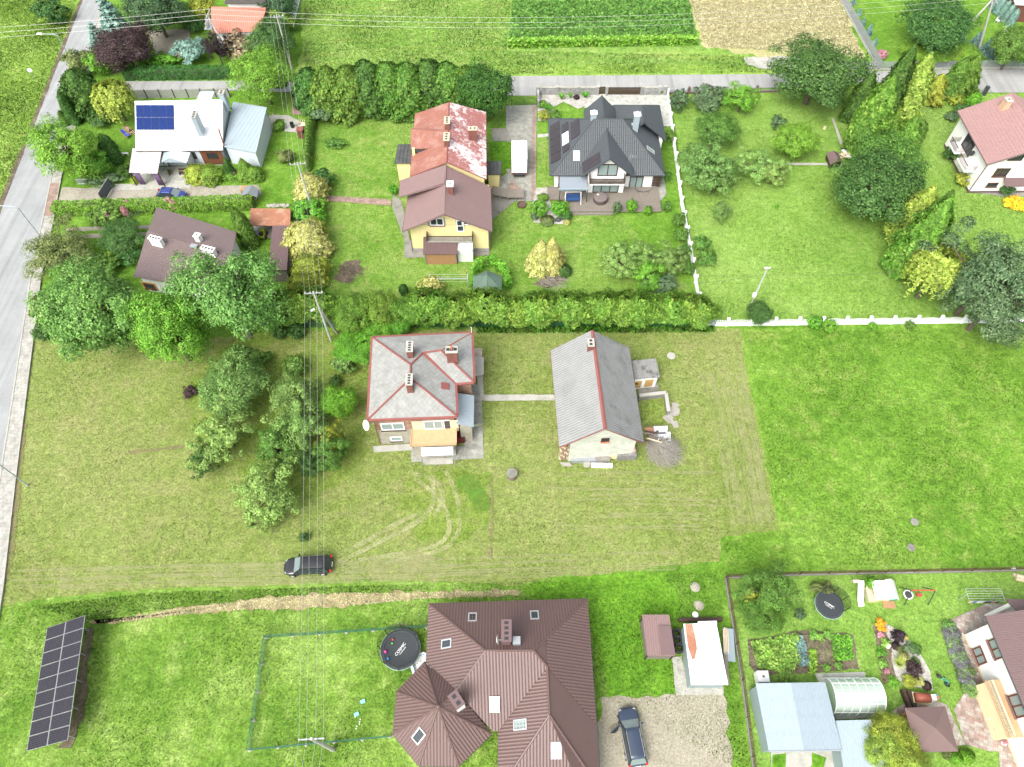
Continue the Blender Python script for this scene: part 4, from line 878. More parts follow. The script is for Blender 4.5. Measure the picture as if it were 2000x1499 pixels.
MB().box((sx_, wy-3.1, .85), (1.9, .55, .12)).build('seat', SWm, SW, so_); MB().box((sx_, wy-2.8, 1.2), (1.9, .1, .6)).build('backrest', SWm, SW, so_)
for s_ in (-1, 1): MB().tube([(sx_+s_*1.1, wy-3.7, .36), (sx_+s_*1.05, wy-3.0, 2.05), (sx_+s_*1.1, wy-2.4, .36)], .035).build('leg', PLASTW, SW, so_)
MB().tube([(sx_-1.05, wy-3, 2.05), (sx_+1.05, wy-3, 2.05)], .035).build('top_bar', PLASTW, SW, so_)
# wooden deck of single boards
DK = thing('deck', 'grey timber terrace of long boards along the dark-roofed house', 'deck', P(1180, 400)); do = P(1180, 400)
dx0, dx1 = P(1069, 385).x, P(1289, 400).x; dy0 = P(1180, 414, .3).y; nb = 26; bwid = (wy+.1-dy0)/nb
for k in range(nb): 
    xs = dx0 if dy0+k*bwid > P(1080, 392).y-.2 else P(1113, 410).x
    xe = dx1 if k < nb-9 else dx1-.0
    MB().box(((xs+xe)/2, dy0+(k+.5)*bwid, .31+rnd.uniform(-.004, .004)), (xe-xs, bwid-.02, .04)).build('board', WOODG, DK, do)
MB().box(((P(1113, 416).x+P(1196, 416).x)/2, dy0-.2, .1), (P(1196, 416).x-P(1113, 416).x, .4, .2)).build('step', WOODG, DK, do)
# hot tub
q = P(1172, 392, .33); HT = thing('hot_tub', 'round brown inflatable hot tub with lid on the deck', 'hot tub', q); HB = M('tub_brown', (.075, .06, .055), .6, .15, 4, bs=.2)
MB().lathe((0, 0, 0), [(.98, 0), (1.02, .15), (1.02, .55), (.95, .68)], 28).build('tub_wall', HB, HT); MB().lathe((0, 0, .66), [(.97, 0), (.95, .06), (.7, .1), (.001, .13)], 28).build('lid', M('tub_lid', (.15, .125, .12), .5, .12, 3), HT)
MB().box((-.35, .35, .78), (.28, .2, .02)).build('badge', PLASTW, HT)
q = P(1256, 376, .33); HM = thing('hammock_frame', 'curved dark hammock frame on the deck by the patio door', 'hammock stand', q)
MB().tube([(-1.3, 0, .8), (-.7, 0, .2), (0, 0, .06), (.7, 0, .2), (1.3, .1, .8)], .035, 6).build('frame', DARKM, HM)
for x in (-.7, .7): MB().tube([(x, -.4, .02), (x, .4, .02)], .03).build('foot', DARKM, HM)
# ---------- white metal-roofed house, top left
H4, o = root('white_roof_house', 'bungalow with bright white metal roof and blue solar panels', 'house', 360, 300)
rl_, rr_, el_, er_ = P(263, 199, 6.2), P(435, 196, 6.2), P(265, 295, 3.0), P(435, 294, 3.0)
bl_, br_ = V((rl_.x, rl_.y+2.2, 3.2)), V((rr_.x, rr_.y+2.2, 3.2))
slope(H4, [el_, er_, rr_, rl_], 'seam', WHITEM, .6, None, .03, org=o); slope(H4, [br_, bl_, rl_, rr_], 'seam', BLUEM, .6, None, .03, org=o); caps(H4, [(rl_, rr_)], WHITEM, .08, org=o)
w = inset([el_, er_, br_, bl_], .4); wallbox(H4, w, 0, 3.0, BLUEW, o); W3 = [V((q.x, q.y, 2.95)) for q in w]
gable(H4, W3[1], W3[2], V((W3[1].x, rr_.y, 5.95)), .3, BLUEW, o); gable(H4, W3[3], W3[0], V((W3[0].x, rl_.y, 5.95)), .3, BLUEW, o); gutter(H4, el_, er_, WOODD, o)
c, n = pnormal([el_, er_, rr_, rl_]); G = lambda x, y: hit(x, y, c, n)
NAVYF = gloss('navy_frame', (.02, .04, .13), .4); a, b, c2, d2 = G(267, 255), G(341, 255), G(340, 206), G(266, 206)
for i in range(5):
    for j in range(2):
        f = lambda u, v: a.lerp(b, u).lerp(d2.lerp(c2, u), v)
        panel(H4, f(i/5+.004, j/2+.008), f((i+1)/5-.004, j/2+.008), f((i+1)/5-.004, j/2+.492), f(i/5+.004, j/2+.492), SOL_BL, o, fr=NAVYF)
for j in range(2):
    for i in range(26 if j else 25):
        q = G(269+i*6.5+(j*3.2), 277-j*3.5); MB().box(q+n*.05, (.18, .05, .1)).build('snow_guard', ALU, H4, o)
q = P(378, 222, 7.6); g_ = G(380, 258)
chimney(H4, (q.x, q.y), .6, 1.5, 4.4, 7.4, BLUEM, CONC, o, .05, 4, False)
q = P(432, 180, 7.3); chimney(H4, (q.x, q.y), .7, .9, 4.5, 7.2, BLUEM, CONC, o, 0, 2, False)
q = G(382, 214); MB().box(q+n*.1, (.8, .9, .12)).build('roof_hatch', WHITEM, H4, o)
s0, s1, s2, s3 = P(383, 197, 6.0), P(412, 197, 6.0), P(419, 179, 7.0), P(391, 179, 7.0); slope(H4, [s0, s1, s2, s3], 'seam', BLUEM, .5, None, .02, org=o, name='rear_dormer_roof')
wallbox(H4, [s3-V((0, .2, 0)), s2-V((0, .2, 0)), s1, s0], 4, 5.9, BLUEW, o, 'rear_dormer_wall')
# low wing on the right
k0, k1, k2, k3 = P(437, 287, 3.1), P(500, 299, 3.1), P(521, 210, 3.7), P(455, 199, 3.7)
slope(H4, [k0, k1, k2, k3], 'seam', BLUEM, .6, None, .02, org=o); w = inset([k0, k1, k2, k3], .2); wallbox(H4, w, 0, 3.0, BLUEW, o, 'wing_wall')
MB().tube([P(437, 284, 3.2), P(427, 252, 6.6)], .12, 8).build('flue_pipe', RUST, H4, o)
fa, fb = V((el_.x+.4, el_.y+.4, 0)), V((er_.x-.4, er_.y+.4, 0)); nf = edge_n(fa, fb); FW = lambda x, y: hit(x, y, fa+nf*.02, nf)
win(H4, FW(376, 304), nf, 1.0, 1.2, WOODD, GLASS, 1, o); MB().box(FW(416, 308)+nf*.02, (3.1, .08, 2.4), math.atan2(fb.y-fa.y, fb.x-fa.x)).build('timber_panel', M('timber_panel', (.14, .055, .025), .7, .25, 3), H4, o); win(H4, FW(415, 304)+nf*.05, nf, 1.5, 1.0, WOODD, GLASS, 2, o)
# porch with small gable roof and back wall
pa, pb, pc_, pd_ = P(316, 318, 2.5), P(364, 318, 2.5), P(372, 298, 2.5), P(316, 298, 2.5); pr0, pr1 = P(332, 308, 3.2), P(340, 295, 3.2)
slope(H4, [pa, pr0, pr1, pd_], 'seam', BLUEM, .5, None, .02, org=o, name='porch_roof'); slope(H4, [pb, pc_, pr1, pr0], 'seam', WHITEM, .5, None, .02, org=o, name='porch_roof')
MB().poly([pa+V((0, .05, -.02)), pb+V((0, .05, -.02)), pr0+V((0, .05, -.05))]).build('porch_gable', BLUEM2, H4, o)
for q in (pb, P(318, 318, 2.5)): MB().box((q.x, q.y+.1, 1.25), (.1, .1, 2.5)).build('porch_post', DARKM, H4, o)
MB().box((pb.x, pb.y+1.2, 1.25), (.08, 2.2, 2.5)).build('porch_side_wall', OFFW, H4, o)
# carport with translucent roof
CP, o = root('carport', 'carport with milky ribbed roof panels and purple curtains', 'carport', 282, 350)
ca, cb, cc, cdd = P(251, 338, 2.5), P(308, 340, 2.5), P(316, 297, 2.8), P(258, 289, 2.8); CPM = M('milky_panel', (.42, .4, .38), .5, .06, 2)
for i in range(4):
    for j in range(2):
        f = lambda u, v: ca.lerp(cb, u).lerp(cdd.lerp(cc, u), v); z_ = V((0, 0, 0))
        MB().slab([f(i/4+.008, j/2+.01), f((i+1)/4-.008, j/2+.01), f((i+1)/4-.008, j/2+.49), f(i/4+.008, j/2+.49)], .03).build('roof_panel', CPM, CP, o)
for u in range(5): MB().tube([ca.lerp(cb, u/4), cdd.lerp(cc, u/4)], .05, 4).build('rafter', PLASTW if 0 < u < 4 else WOODD, CP, o)
MB().tube([ca.lerp(cdd, .5), cb.lerp(cc, .5)], .05, 4).build('purlin', PLASTW, CP, o)
for q in (ca, cb, cc): MB().box((q.x, q.y+.15, q.z/2), (.12, .12, q.z)).build('post', WOODD, CP, o)
PUR = M('purple_cloth', (.16, .1, .2), .9, .15, 4)
for u in (.15, .8):
    q = ca.lerp(cb, u); m = MB()
    for k in range(6): m.tube([(q.x+k*.12, q.y+.3+.05*(k % 2), 2.4), (q.x+k*.12, q.y+.3+.05*(k % 2), .2)], .07, 6)
    m.build('curtain', PUR, CP, o, smooth=True)
# ---------- brown-roofed bungalow left
BROWNF = M('brown_bungalow_tiles', (.135, .1, .096), .5, .08, .6, bs=.05)
H5, o = root('brown_bungalow', 'white bungalow with low brown tiled gable roof behind the ash trees', 'house', 360, 520)
a, b, c, d = P(306, 405, 3.4), P(462, 454, 3.4), P(443, 571, 3.2), P(261, 540, 3.2); ra_, rb_ = P(289, 452, 4.5), P(453, 500, 4.5)
slope(H5, [a, b, rb_, ra_], 'tile', BROWNF, .28, .34, .03, .025, o); slope(H5, [d, ra_, rb_, c], 'tile', BROWNF, .28, .34, .03, .025, o); caps(H5, [(ra_, rb_)], BROWN3, .08, org=o)
w = inset([a, b, c, d], .45); wallbox(H5, w, 0, 3.15, WHITE, o); W3 = [V((q.x, q.y, 3.1)) for q in w]
gutter(H5, d, c, BROWN3, o); gutter(H5, d, a, BROWN3, o)
rd = (rb_-ra_).normalized()
gable(H5, W3[0], W3[3], ra_+rd*.45-V((0, 0, .15)), .2, WHITE, o); gable(H5, W3[2], W3[1], rb_-rd*.45-V((0, 0, .15)), .2, WHITE, o)
nf = edge_n(W3[3], W3[2]); q = hit(292, 559, W3[3]+nf*.02, nf); win(H5, q, nf, 1.5, 1.0, M('red_brown_frame', (.17, .045, .03), .6), GLASS, 1, o, .12, WOODD); MB().box(q-nf*.0, (2.0, .05, 1.35), math.atan2(W3[2].y-W3[3].y, W3[2].x-W3[3].x)).build('window_surround', WOODY, H5, o)
for px, py, w_, ho in ((302, 465, 1.6, 4), (405, 485, 1.7, 4)): q = P(px, py, 5.5); chimney(H5, q, w_, .55, 3.8, 5.4, WHITE, WHITE, o, -.3, ho, True)
q = P(384, 459, 5.3); chimney(H5, q, .65, .65, 3.8, 5.2, WHITE, WHITE, o, -.3, 1, True); q = P(378, 480, 4.75); MB().box((q.x, q.y, 4.68), (.9, .6, .12), -.3).build('roof_hatch', GALV, H5, o)
# L-shaped sheds
S2, o = root('rusty_shed', 'open shed with rusty sheet roof joined to a brown-roofed shed', 'shed', 527, 470)
a = [P(490, 407, 2.7), P(567, 408, 2.7), P(567, 441, 2.5), P(485, 440, 2.5)]
for k in range(3): slope(S2, [a[0].lerp(a[3], k/3), a[1].lerp(a[2], k/3), a[1].lerp(a[2], (k+1)/3)+V((0, 0, -.03)), a[0].lerp(a[3], (k+1)/3)+V((0, 0, -.03))], 'trap', RUST, .25, None, .02, org=o, eave=V((0, 1, 0)))
w = inset(a, .1); wallbox(S2, [w[0], w[1], w[1].lerp(w[2], .15), w[0].lerp(w[3], .15)], 0, 2.45, WOODG, o)
b = [P(532, 441, 2.5), P(567, 441, 2.5), P(560, 528, 2.4), P(524, 528, 2.4)]; slope(S2, b, 'trap', BROWN3, .22, None, .03, org=o, eave=V((1, 0, 0))); wallbox(S2, inset(b, .15), 0, 2.35, WOODG, o, 'side_wall')
sheet('shed_floor', [(492, 441), (532, 441), (530, 466), (495, 466)], CONC_D, z=.05)
q = P(515, 463); MW = thing('lawn_mower', 'green and yellow ride-on mower parked in the open shed', 'mower', q)
GY = gloss('mower_green', (.3, .38, .03), .4); MB().box((0, 0, .55), (.7, 1.3, .35)).box((0, .4, .85), (.6, .5, .25)).build('body', GY, MW); MB().box((0, -.35, .9), (.45, .4, .45)).build('seat', PLASTB, MW)
for x, y in ((-.4, .45), (.4, .45), (-.4, -.4), (.4, -.4)): MB().lathe((x, y, .25), [(.25, -.1), (.25, .1)], 14, Matrix.Rotation(math.pi/2, 3, 'Y')).build('wheel', RUBBER, MW)
q = P(500, 455); LD = thing('ladder', 'aluminium ladder leaning in the open shed', 'ladder', q)
for x in (-.25, .25): MB().tube([(x, 0, 0), (x, 1.2, 2.2)], .03).build('rail', ALU, LD)
for k in range(7): MB().tube([(-.25, .15+k*.16, .3+k*.28), (.25, .15+k*.16, .3+k*.28)], .02).build('rung', ALU, LD)
# ---------- big brown roof at the bottom
H6, o = root('brown_roof_house', 'large house under a many-sided brown metal tile roof with octagonal tower', 'house', 960, 1340)
ZE, ZR = 3.2, 7.0
TL, TR, ML = P(838, 1180, ZE), P(1147, 1170, ZE), P(833, 1295, ZE); BRx = P(1176, 1520, ZE); BR = V((TR.x+.25, -.5, ZE))
rl_, rr_ = P(948, 1272, ZR), P(1042, 1270, ZR); rz = (rl_.y+rr_.y)/2; rl_.y = rr_.y = rz
pr_ = plane(TR, BR, rr_); J1, J2 = hit(1069, 1303, *pr_), hit(1073, 1397, *pr_); wl_ = P(974, 1428, ZE); WBL = V((wl_.x, -.5, ZE)); WBR = BR
pw = plane(TL, rl_, ML); K = hit(892, 1349, *pw); Q = P(960, 1434, ZE)
T = dict(pu=.27, pv=.34, amp=.04, step=.05, org=o)
slope(H6, [TL, TR, rr_, rl_], 'tile', BROWN, **T); slope(H6, [TL, rl_, K, ML], 'tile', BROWN, **T)
pcn = plane(rl_, rr_, K); J1c = hit(1069, 1303, *pcn); Qc = hit(962, 1430, *pcn)
slope(H6, [rl_, rr_, J1c, wl_+V((0, .1, .02)), Qc, K], 'tile', BROWN, **T)
slope(H6, [TR, BR, J2, J1, rr_], 'tile', BROWN, **T)
hipL, hipR = V((wl_.x, J2.y-5.3, ZE)), V((BR.x, J2.y-5.3, ZE)); e3 = J2
slope(H6, [wl_, J1, J2, hipL], 'tile', BROWN, **T); slope(H6, [hipL, hipR, J2], 'tile', BROWN, **T)
ap = P(856, 1381, 6.6); oc = P(863, 1394, ZE); oc = V((ap.x, ap.y, ZE)); Ro = 4.35
ov = [V((oc.x+Ro*math.cos(math.radians(an)), oc.y+Ro*math.sin(math.radians(an)), ZE)) for an in (112, 157, 202, 247, 292, 337)]; ov[0] = P(829, 1294, ZE); ov[-1] = Q
for a, b in zip(ov[:-1], ov[1:]): slope(H6, [a, b, ap], 'tile', BROWN, **T)
slope(H6, [ov[0], ap, K], 'tile', BROWN, **T); slope(H6, [ov[-1], K, ap], 'tile', BROWN, **T)
caps(H6, [(TL, rl_), (TR, rr_), (rl_, rr_), (rl_, K), (rr_, J1), (J1, J2), (J2, hipL), (J2, hipR), (ap, K)]+[(ap, q) for q in ov], BROWN, .11, org=o)
MB().ball(ap+V((0, 0, .05)), .22, 10).build('finial', BROWN, H6, o)
for a, b in ((TL, TR), (TR, hipR), (TL, ML), (wl_, hipL), (hipL, hipR))+tuple(zip(ov[:-1], ov[1:])): gutter(H6, a, b, DARKM, o, .075)
wallbox(H6, inset([TL, ML, Q, wl_, hipL, hipR, TR], .6), 0, ZE-.05, CREAM2, o); wallbox(H6, inset(ov, .6), 0, ZE-.06, CREAM2, o, 'tower_wall')
for sl, px, py, w_, h_, g_ in (((TL, TR, rr_), 923, 1207, .8, 1.15, GLASS), ((TL, TR, rr_), 1044, 1203, .8, 1.15, GLASS), ((TL, rl_, ML), 873, 1258, .8, 1.15, GLASS), ((rl_, rr_, K), 966, 1375, .85, 1.35, SKYL), ((wl_, J1, J2), 1017, 1416, .85, 1.35, GLASSL), ((hipL, hipR, J2), 1086, 1465, .85, 1.35, SKYL), ((ov[2], ov[3], ap), 819, 1437, .85, 1.35, GLASS)):
    c, n = pnormal([*sl]); skylight(H6, hit(px, py, c, n), n, w_, h_, o, g_)
q = P(989, 1232, 8.3); chimney(H6, q, .75, 1.7, 5.2, 8.2, BROWN3, BROWN3, o, 0, 4, False)
dm = Matrix.Rotation(math.radians(80), 3, 'Y'); q = P(972, 1250, 7.6)
MB().lathe((q.x, q.y, q.z), [(.001, -.1), (.25, -.07), (.42, .02)], 16, dm).build('satellite_dish', PLASTW, H6, o); MB().tube([q, q+V((.7, 0, -.1))], .03).build('dish_arm', ALU, H6, o)
q = P(1009, 1251, 7.2); MB().box((q.x, q.y, 6.8), (.65, .65, .9)).build('roof_hatch', GALV, H6, o)
q = P(891, 1367, 7.2); chimney(H6, q, .75, 1.2, 4.8, 7.1, WHITE, BROWN3, o, .65, 2, False)
# ---------- white house with rose roof, right edge
H7, o = root('rose_roof_house', 'white two-storey house with dusty pink tiled roof and curved balconies', 'house', 1960, 330)
a, b = P(1870, 217, 5.6), P(1928, 322, 5.6); e_ = (b-a).normalized(); n = V((-e_.y, e_.x, 0)); n = n if n.x > 0 else -n
ra_, rb_ = a+n*6.2+V((0, 0, 2.9)), b+n*6.2+V((0, 0, 2.9)); a2, b2 = a+n*12.4, b+n*12.4
slope(H7, [a, b, rb_, ra_], 'tile', ROSE, .36, .42, .04, .03, o); slope(H7, [b2, a2, ra_, rb_], 'tile', ROSE, .36, .42, .04, .03, o); caps(H7, [(ra_, rb_)], ROSE, .12, org=o)
w = inset([a, b, b2, a2], .65); wallbox(H7, w, .4, 5.55, WHITE, o); wallbox(H7, inset([a, b, b2, a2], .62), 0, .4, BROWN3, o, 'plinth'); W3 = [V((q.x, q.y, 5.5)) for q in w]
gable(H7, W3[1], W3[2], V(((W3[1]+W3[2])/2))+V((0, 0, 2.55)), .3, WHITE, o); gutter(H7, a, b, BROWN3, o)
for p1, p2 in ((b, rb_), (rb_, b2)): MB().tube([p1-V((0, 0, .08)), p2-V((0, 0, .08))], .09).build('verge_board', BROWN3, H7, o)
sn = edge_n(W3[0], W3[1]); sn = sn if sn.x < 0 else -sn; gn = edge_n(W3[1], W3[2]); gn = gn if gn.y < 0 else -gn
SWl = lambda x, y: hit(x, y, W3[0]+sn*.02, sn); GWl = lambda x, y: hit(x, y, W3[1]+gn*.02, gn)
win(H7, GWl(1956, 337), gn, 1.9, 1.4, BROWNP, GLASS, 2, o, .1, BROWN3); win(H7, GWl(1938, 361), gn, 1.5, .7, BROWNP, GLASS, 1, o, .1, BROWN3); win(H7, GWl(1986, 307), gn, 1.9, 1.2, BROWNP, GLASS, 2, o, .1)
win(H7, SWl(1892, 282), sn, 2.6, 2.2, BROWNP, GLASS, 2, o, .12, name='balcony_door'); MB().tube([W3[1]+V((0, 0, 0)), V((W3[1].x, W3[1].y, .2))], .07).build('downpipe', BROWN3, H7, o)
ed = (W3[1]-W3[0]).normalized()
for (x, y, wd_) in ((1868, 272, 2.4), (1884, 309, 2.8)):
    q = SWl(x+22, y); q.z = 2.7; R = math.atan2(ed.y, ed.x)
    bs = MB().box(q+sn*.75, (wd_, 1.5, .22), R).build('balcony_slab', WHITE, H7, o); m = MB()
    for k in range(14): m.box(q+sn*1.45+ed*(-wd_/2+.1+k*(wd_-.2)/13)+V((0, 0, .55)), (.05, .04, .8), R)
    for k in range(7):
        for s_ in (-1, 1): m.box(q+sn*(.1+k*.2)+ed*s_*(wd_/2-.05)+V((0, 0, .55)), (.05, .04, .8), R)
    m.build('balusters', BROWN3, bs, o, kind='stuff'); MB().box(q+sn*1.45+V((0, 0, .98)), (wd_, .1, .07), R).build('rail', BROWN3, bs, o)
q = GWl(1975, 352); cn = MB(); slope(H7, [q-ed*0+gn*0+V((-1.3, -.1, .5)), q+V((1.5, -.1, .5)), q+V((1.5, -1.3, .0)), q+V((-1.3, -1.3, .0))], 'flat', BROWN3, org=o, name='door_canopy', pv=None)
q = P(1972, 193, 9.2); st = chimney(H7, q, 1.0, .8, 6.8, 9.0, M('peach_render', (.5, .33, .22), .85, .05), CONC, o, math.atan2(ed.y, ed.x), 1, True)
q = P(1899, 300, 4.2); MB().lathe((q.x, q.y, q.z), [(.001, -.1), (.25, -.06), (.4, .03)], 16, Matrix.Rotation(math.radians(-60), 3, 'Y')).build('satellite_dish', DARKM, H7, o)
# ---------- white house bottom right
H8, o = root('white_house', 'white rendered house with brown ribbed roof and tan tiled terrace', 'house', 1960, 1320)
bA = P(1882, 1241); bB = P(1946, 1400); ed = (bB-bA).normalized(); nn = V((ed.y, -ed.x, 0)); nn = nn if nn.x < 0 else -nn
L = (bB-bA).length+6; ZW = 5.0; c1 = bA; c2 = bA+ed*L; c3 = c2-nn*9; c4 = c1-nn*9
wallbox(H8, [c1, c2, c3, c4], .35, ZW, WHITE, o); wallbox(H8, inset([c1, c2, c3, c4], -.03), 0, .35, CREAM2, o, 'plinth')
ov_ = .55; a = c1+nn*.5-ed*ov_+V((0, 0, ZW)); b = c2+nn*.5+ed*ov_+V((0, 0, ZW)); a2 = a-nn*5.0+V((0, 0, 2.2)); b2 = b-nn*5+V((0, 0, 2.2)); a3, b3 = a-nn*10, b-nn*10
slope(H8, [a, b, b2, a2], 'trap', BROWN3, .19, None, .035, org=o); slope(H8, [a3, a2, b2, b3], 'trap', BROWN3, .19, None, .035, org=o); caps(H8, [(a2, b2)], BROWN3, .1, org=o); gutter(H8, a, b, DARKM, o)
gable(H8, c4+V((0, 0, ZW)), c1+V((0, 0, ZW)), (c1+c4)/2+V((0, 0, ZW+1.5)), .3, WHITE, o)
SWl = lambda x, y, d_=0.0: hit(x, y, c1+nn*(.02+d_), nn)
RB = M('red_brown_window', (.12, .04, .02), .5)
for x, y, w_, h_, pn_ in ((1914, 1281, 1.5, 1.35, 2), (1947, 1267, 1.7, 1.45, 2), (1988, 1379, 1.8, 1.5, 2)): win(H8, SWl(x, y), nn, w_, h_, RB, GLASSL, pn_, o, .12, BROWN2)
t1 = SWl(1946, 1332); t2 = SWl(1986, 1440); t1.z = t2.z = 0
MB().prism([t1, t2, t2+nn*1.15, t1+nn*1.15], .0, 2.5).build('terrace_base', CREAM2, H8, o); MB().prism([t1-ed*.1, t2+ed*.1, t2+nn*1.3+ed*.1, t1+nn*1.3-ed*.1], 2.5, 2.62).build('terrace_tiles', TAN, H8, o)
m = MB()
for k in range(34):
    q = (t1+nn*1.22).lerp(t2+nn*1.22, k/33); m.lathe((q.x, q.y, 2.62), [(.05, 0), (.08, .3), (.04, .6), (.06, .8)], 6)
m.build('balusters', WOODP, H8, o, kind='stuff'); MB().tube([t1+nn*1.22+V((0, 0, 3.45)), t2+nn*1.22+V((0, 0, 3.45))], .09, 6).build('rail', WOODP, H8, o)
s1_, s2_, s3_, s4_ = P(1962, 1172, 4.2), P(2060, 1170, 4.2), P(2060, 1215, 4.9), P(1988, 1192, 4.9); slope(H8, [s1_, s2_, s3_, s4_], 'trap', BROWN3, .19, None, .03, org=o, name='rear_roof'); MB().box((s1_.x+.5, s1_.y-.4, 2.05), (.3, .3, 4.1)).build('rear_post', WHITE, H8, o)
# ---------- orange-roofed house top left
H9, o = root('orange_roof_house', 'low house with salmon orange tiled roof among garden shrubs', 'house', 465, 60)
a, b, c, d = P(413, 66, 3.2), P(508, 62, 3.2), P(519, 17, 6.0), P(413, 15, 6.0); slope(H9, [a, b, c, d], 'tile', ORANGE, .34, .4, .04, .03, o); bk1, bk2 = V((d.x, 2*d.y-a.y, 3.2)), V((c.x, 2*c.y-b.y, 3.2)); slope(H9, [bk2, bk1, d, c], 'tile', ORANGE, .34, .4, .04, .03, o)
caps(H9, [(d, c)], ORANGE, .13, org=o); w = inset([a, b, bk2, bk1], .45); wallbox(H9, w, 0, 3.15, WHITE, o); W3 = [V((q.x, q.y, 3.1)) for q in w]; gable(H9, W3[1], W3[2], V((W3[1].x, c.y, 5.7)), .25, WHITE, o); gable(H9, W3[3], W3[0], V((W3[0].x, d.y, 5.7)), .25, WHITE, o)
H10, o = root('grey_roof_house', 'grey-roofed building behind the orange-roofed house', 'house', 480, -5)
a, b, c, d = P(438, 8, 4.5), P(520, 8, 4.5), P(515, -15, 7), P(445, -15, 7); slope(H10, [a, b, c, d], 'trap', ETERN, .3, None, .03, org=o); wallbox(H10, inset([a, b, V((b.x, b.y+12, 0)), V((a.x, a.y+12, 0))], .4), 0, 4.4, WHITE, o)
H11, o = root('corner_building', 'brown-walled building with white roof behind the clipped spruces', 'house', 2010, 15)
a, b, c, d = P(1984, 8, 3.2), P(2060, 12, 3.2), P(2070, -25, 3.5), P(1975, -20, 3.5); MB().slab([a, b, c, d], .2).build('roof', WHITEM, H11, o); wallbox(H11, inset([a, b, c, d], .3), 0, 3.0, M('red_brown_wall', (.13, .05, .035), .8), o)
# ---------- garages and sheds at the bottom
S3, o = root('brown_shed', 'small lean shed with brown ribbed roof beside the stacked tyres', 'shed', 1288, 1250)
a = [P(1254, 1201, 2.3), P(1307, 1201, 2.3), P(1319, 1282, 2.1), P(1264, 1281, 2.1)]; slope(S3, a, 'trap', BROWN2, .22, None, .035, org=o, eave=V((1, 0, 0))); wallbox(S3, inset(a, .15), 0, 2.05, WOODG, o)
for i in range(4):
    q = inset(a, .1)[i]; MB().box((q.x, q.y, 1.05), (.1, .1, 2.1)).build('post', WOODD, S3, o)
MB().slab([a[1].lerp(a[0], .45)+V((0, 0, .1)).lerp(V((0, 0, .1)), 0)-V((0, 1.0, 0)), a[1]+V((0, -1.0, .1)), a[2]+V((0, .1, .1)), a[2].lerp(a[3], .5)+V((0, .1, .1))], .02).build('patch_sheet', BROWN3, S3, o)
S4, o = root('white_garage', 'metal garage with white roof and bare rust patch', 'garage', 1380, 1290)
a, b, c, d = P(1335, 1219, 2.6), P(1399, 1217, 2.6), P(1422, 1338, 2.3), P(1350, 1338, 2.3)
WR, t, b_ = newmat('white_paint_with_rust'); b_.inputs['Roughness'].default_value = .6
p_ = pos(t); ov2 = P(1336, 1225, 2.6)
slope(S4, [a, b, c, d], 'trap', WHITEM, .2, None, .02, org=o, eave=V((1, 0, 0)))
rs = [a.lerp(d, .0)+V((.12, -.05, .06)), a.lerp(b, .26)+V((0, -.05, .06)), a.lerp(b, .3).lerp(d.lerp(c, .3), .22)+V((0, 0, .05)), a.lerp(b, .3).lerp(d.lerp(c, .3), .42)+V((0, 0, .05)), a.lerp(b, .2).lerp(d.lerp(c, .2), .58)+V((0, 0, .05)), a.lerp(b, .12).lerp(d.lerp(c, .12), .6)+V((0, 0, .05)), a.lerp(b, .04).lerp(d.lerp(c, .04), .4)+V((0, 0, .05))]
MB().slab(rs, .015).build('unpainted_patch', RUST, S4, o); w = inset([a, b, c, d], .12); wallbox(S4, w, 0, 2.25, TEALW, o)
MB().slab([P(1363, 1214, 2.66), P(1400, 1213, 2.66), P(1400, 1222, 2.66), P(1363, 1223, 2.66)], .02).build('loose_sheet', WHITEM, S4, o)
for k, (x, y) in enumerate(((1322, 1237), (1323, 1250), (1327, 1266))):
    q = P(x, y, .6)
    tag(MB().lathe((0, 0, 0), [(.3, .02), (.42, 0), (.47, .12), (.42, .24), (.3, .23), (.3, .02)], 20).build('tyre', RUBBER), 'black car tyre stacked between brown shed and white garage', 'tyre', 'tyre stacks by the garage').location = (q.x, q.y, .48)
    for j in range(2): tag(MB().lathe((0, 0, 0), [(.3, .02), (.42, 0), (.47, .12), (.42, .24), (.3, .23), (.3, .02)], 20).build('tyre', RUBBER), 'black car tyre stacked between brown shed and white garage', 'tyre', 'tyre stacks by the garage').location = (q.x, q.y, .24*j)
q = P(1418, 1262); BS = thing('board_stack', 'stack of planks and a grey sheet beside the white garage', 'planks', q)
MB().box((.15, 0, .5), (1.0, 3.0, .06), -.1).build('sheet', BLUEM2, BS); MB().box((.1, 0, .24), (.9, 2.6, .48), -.1).build('block_pile', CONC_D, BS)
for k in range(4): MB().box((-.3+k*.13, .3+rnd.uniform(-.2, .2), .56+.02*k), (.11, 2.2, .04), -.12).build('plank', WOODP, BS)
q = P(1416, 1310); tag(MB().box((0, 0, .3), (.35, 2.6, .6), -.1).build('timber_pile', WOODG), 'grey timber pile along the white garage wall', 'timber').location = q
q = P(1367, 1212); tag(MB().box((0, 0, .2), (4.2, .35, .4), .02).build('timber_pile', WOODD), 'dark rotten beams behind the white garage', 'timber').location = q
S5, o = root('blue_garage', 'wide garage with pale blue ribbed metal roof by the greenhouse', 'garage', 1560, 1410)
a, b, c, d = P(1476, 1335, 2.9), P(1612, 1333, 2.9), P(1645, 1466, 2.5), P(1502, 1468, 2.5)
m1, m2 = a.lerp(b, .5), d.lerp(c, .48)
for k in range(4):
    f, g_ = k/4, (k+1)/4
    slope(S5, [a.lerp(d, f), m1.lerp(m2, f), m1.lerp(m2, g_)+V((0, 0, -.02)), a.lerp(d, g_)+V((0, 0, -.02))], 'trap', BLUEM, .2, None, .03, org=o, eave=V((1, 0, 0))); slope(S5, [m1.lerp(m2, f), b.lerp(c, f), b.lerp(c, g_)+V((0, 0, -.02)), m1.lerp(m2, g_)+V((0, 0, -.02))], 'trap', BLUEM2, .2, None, .03, org=o, eave=V((1, 0, 0)))
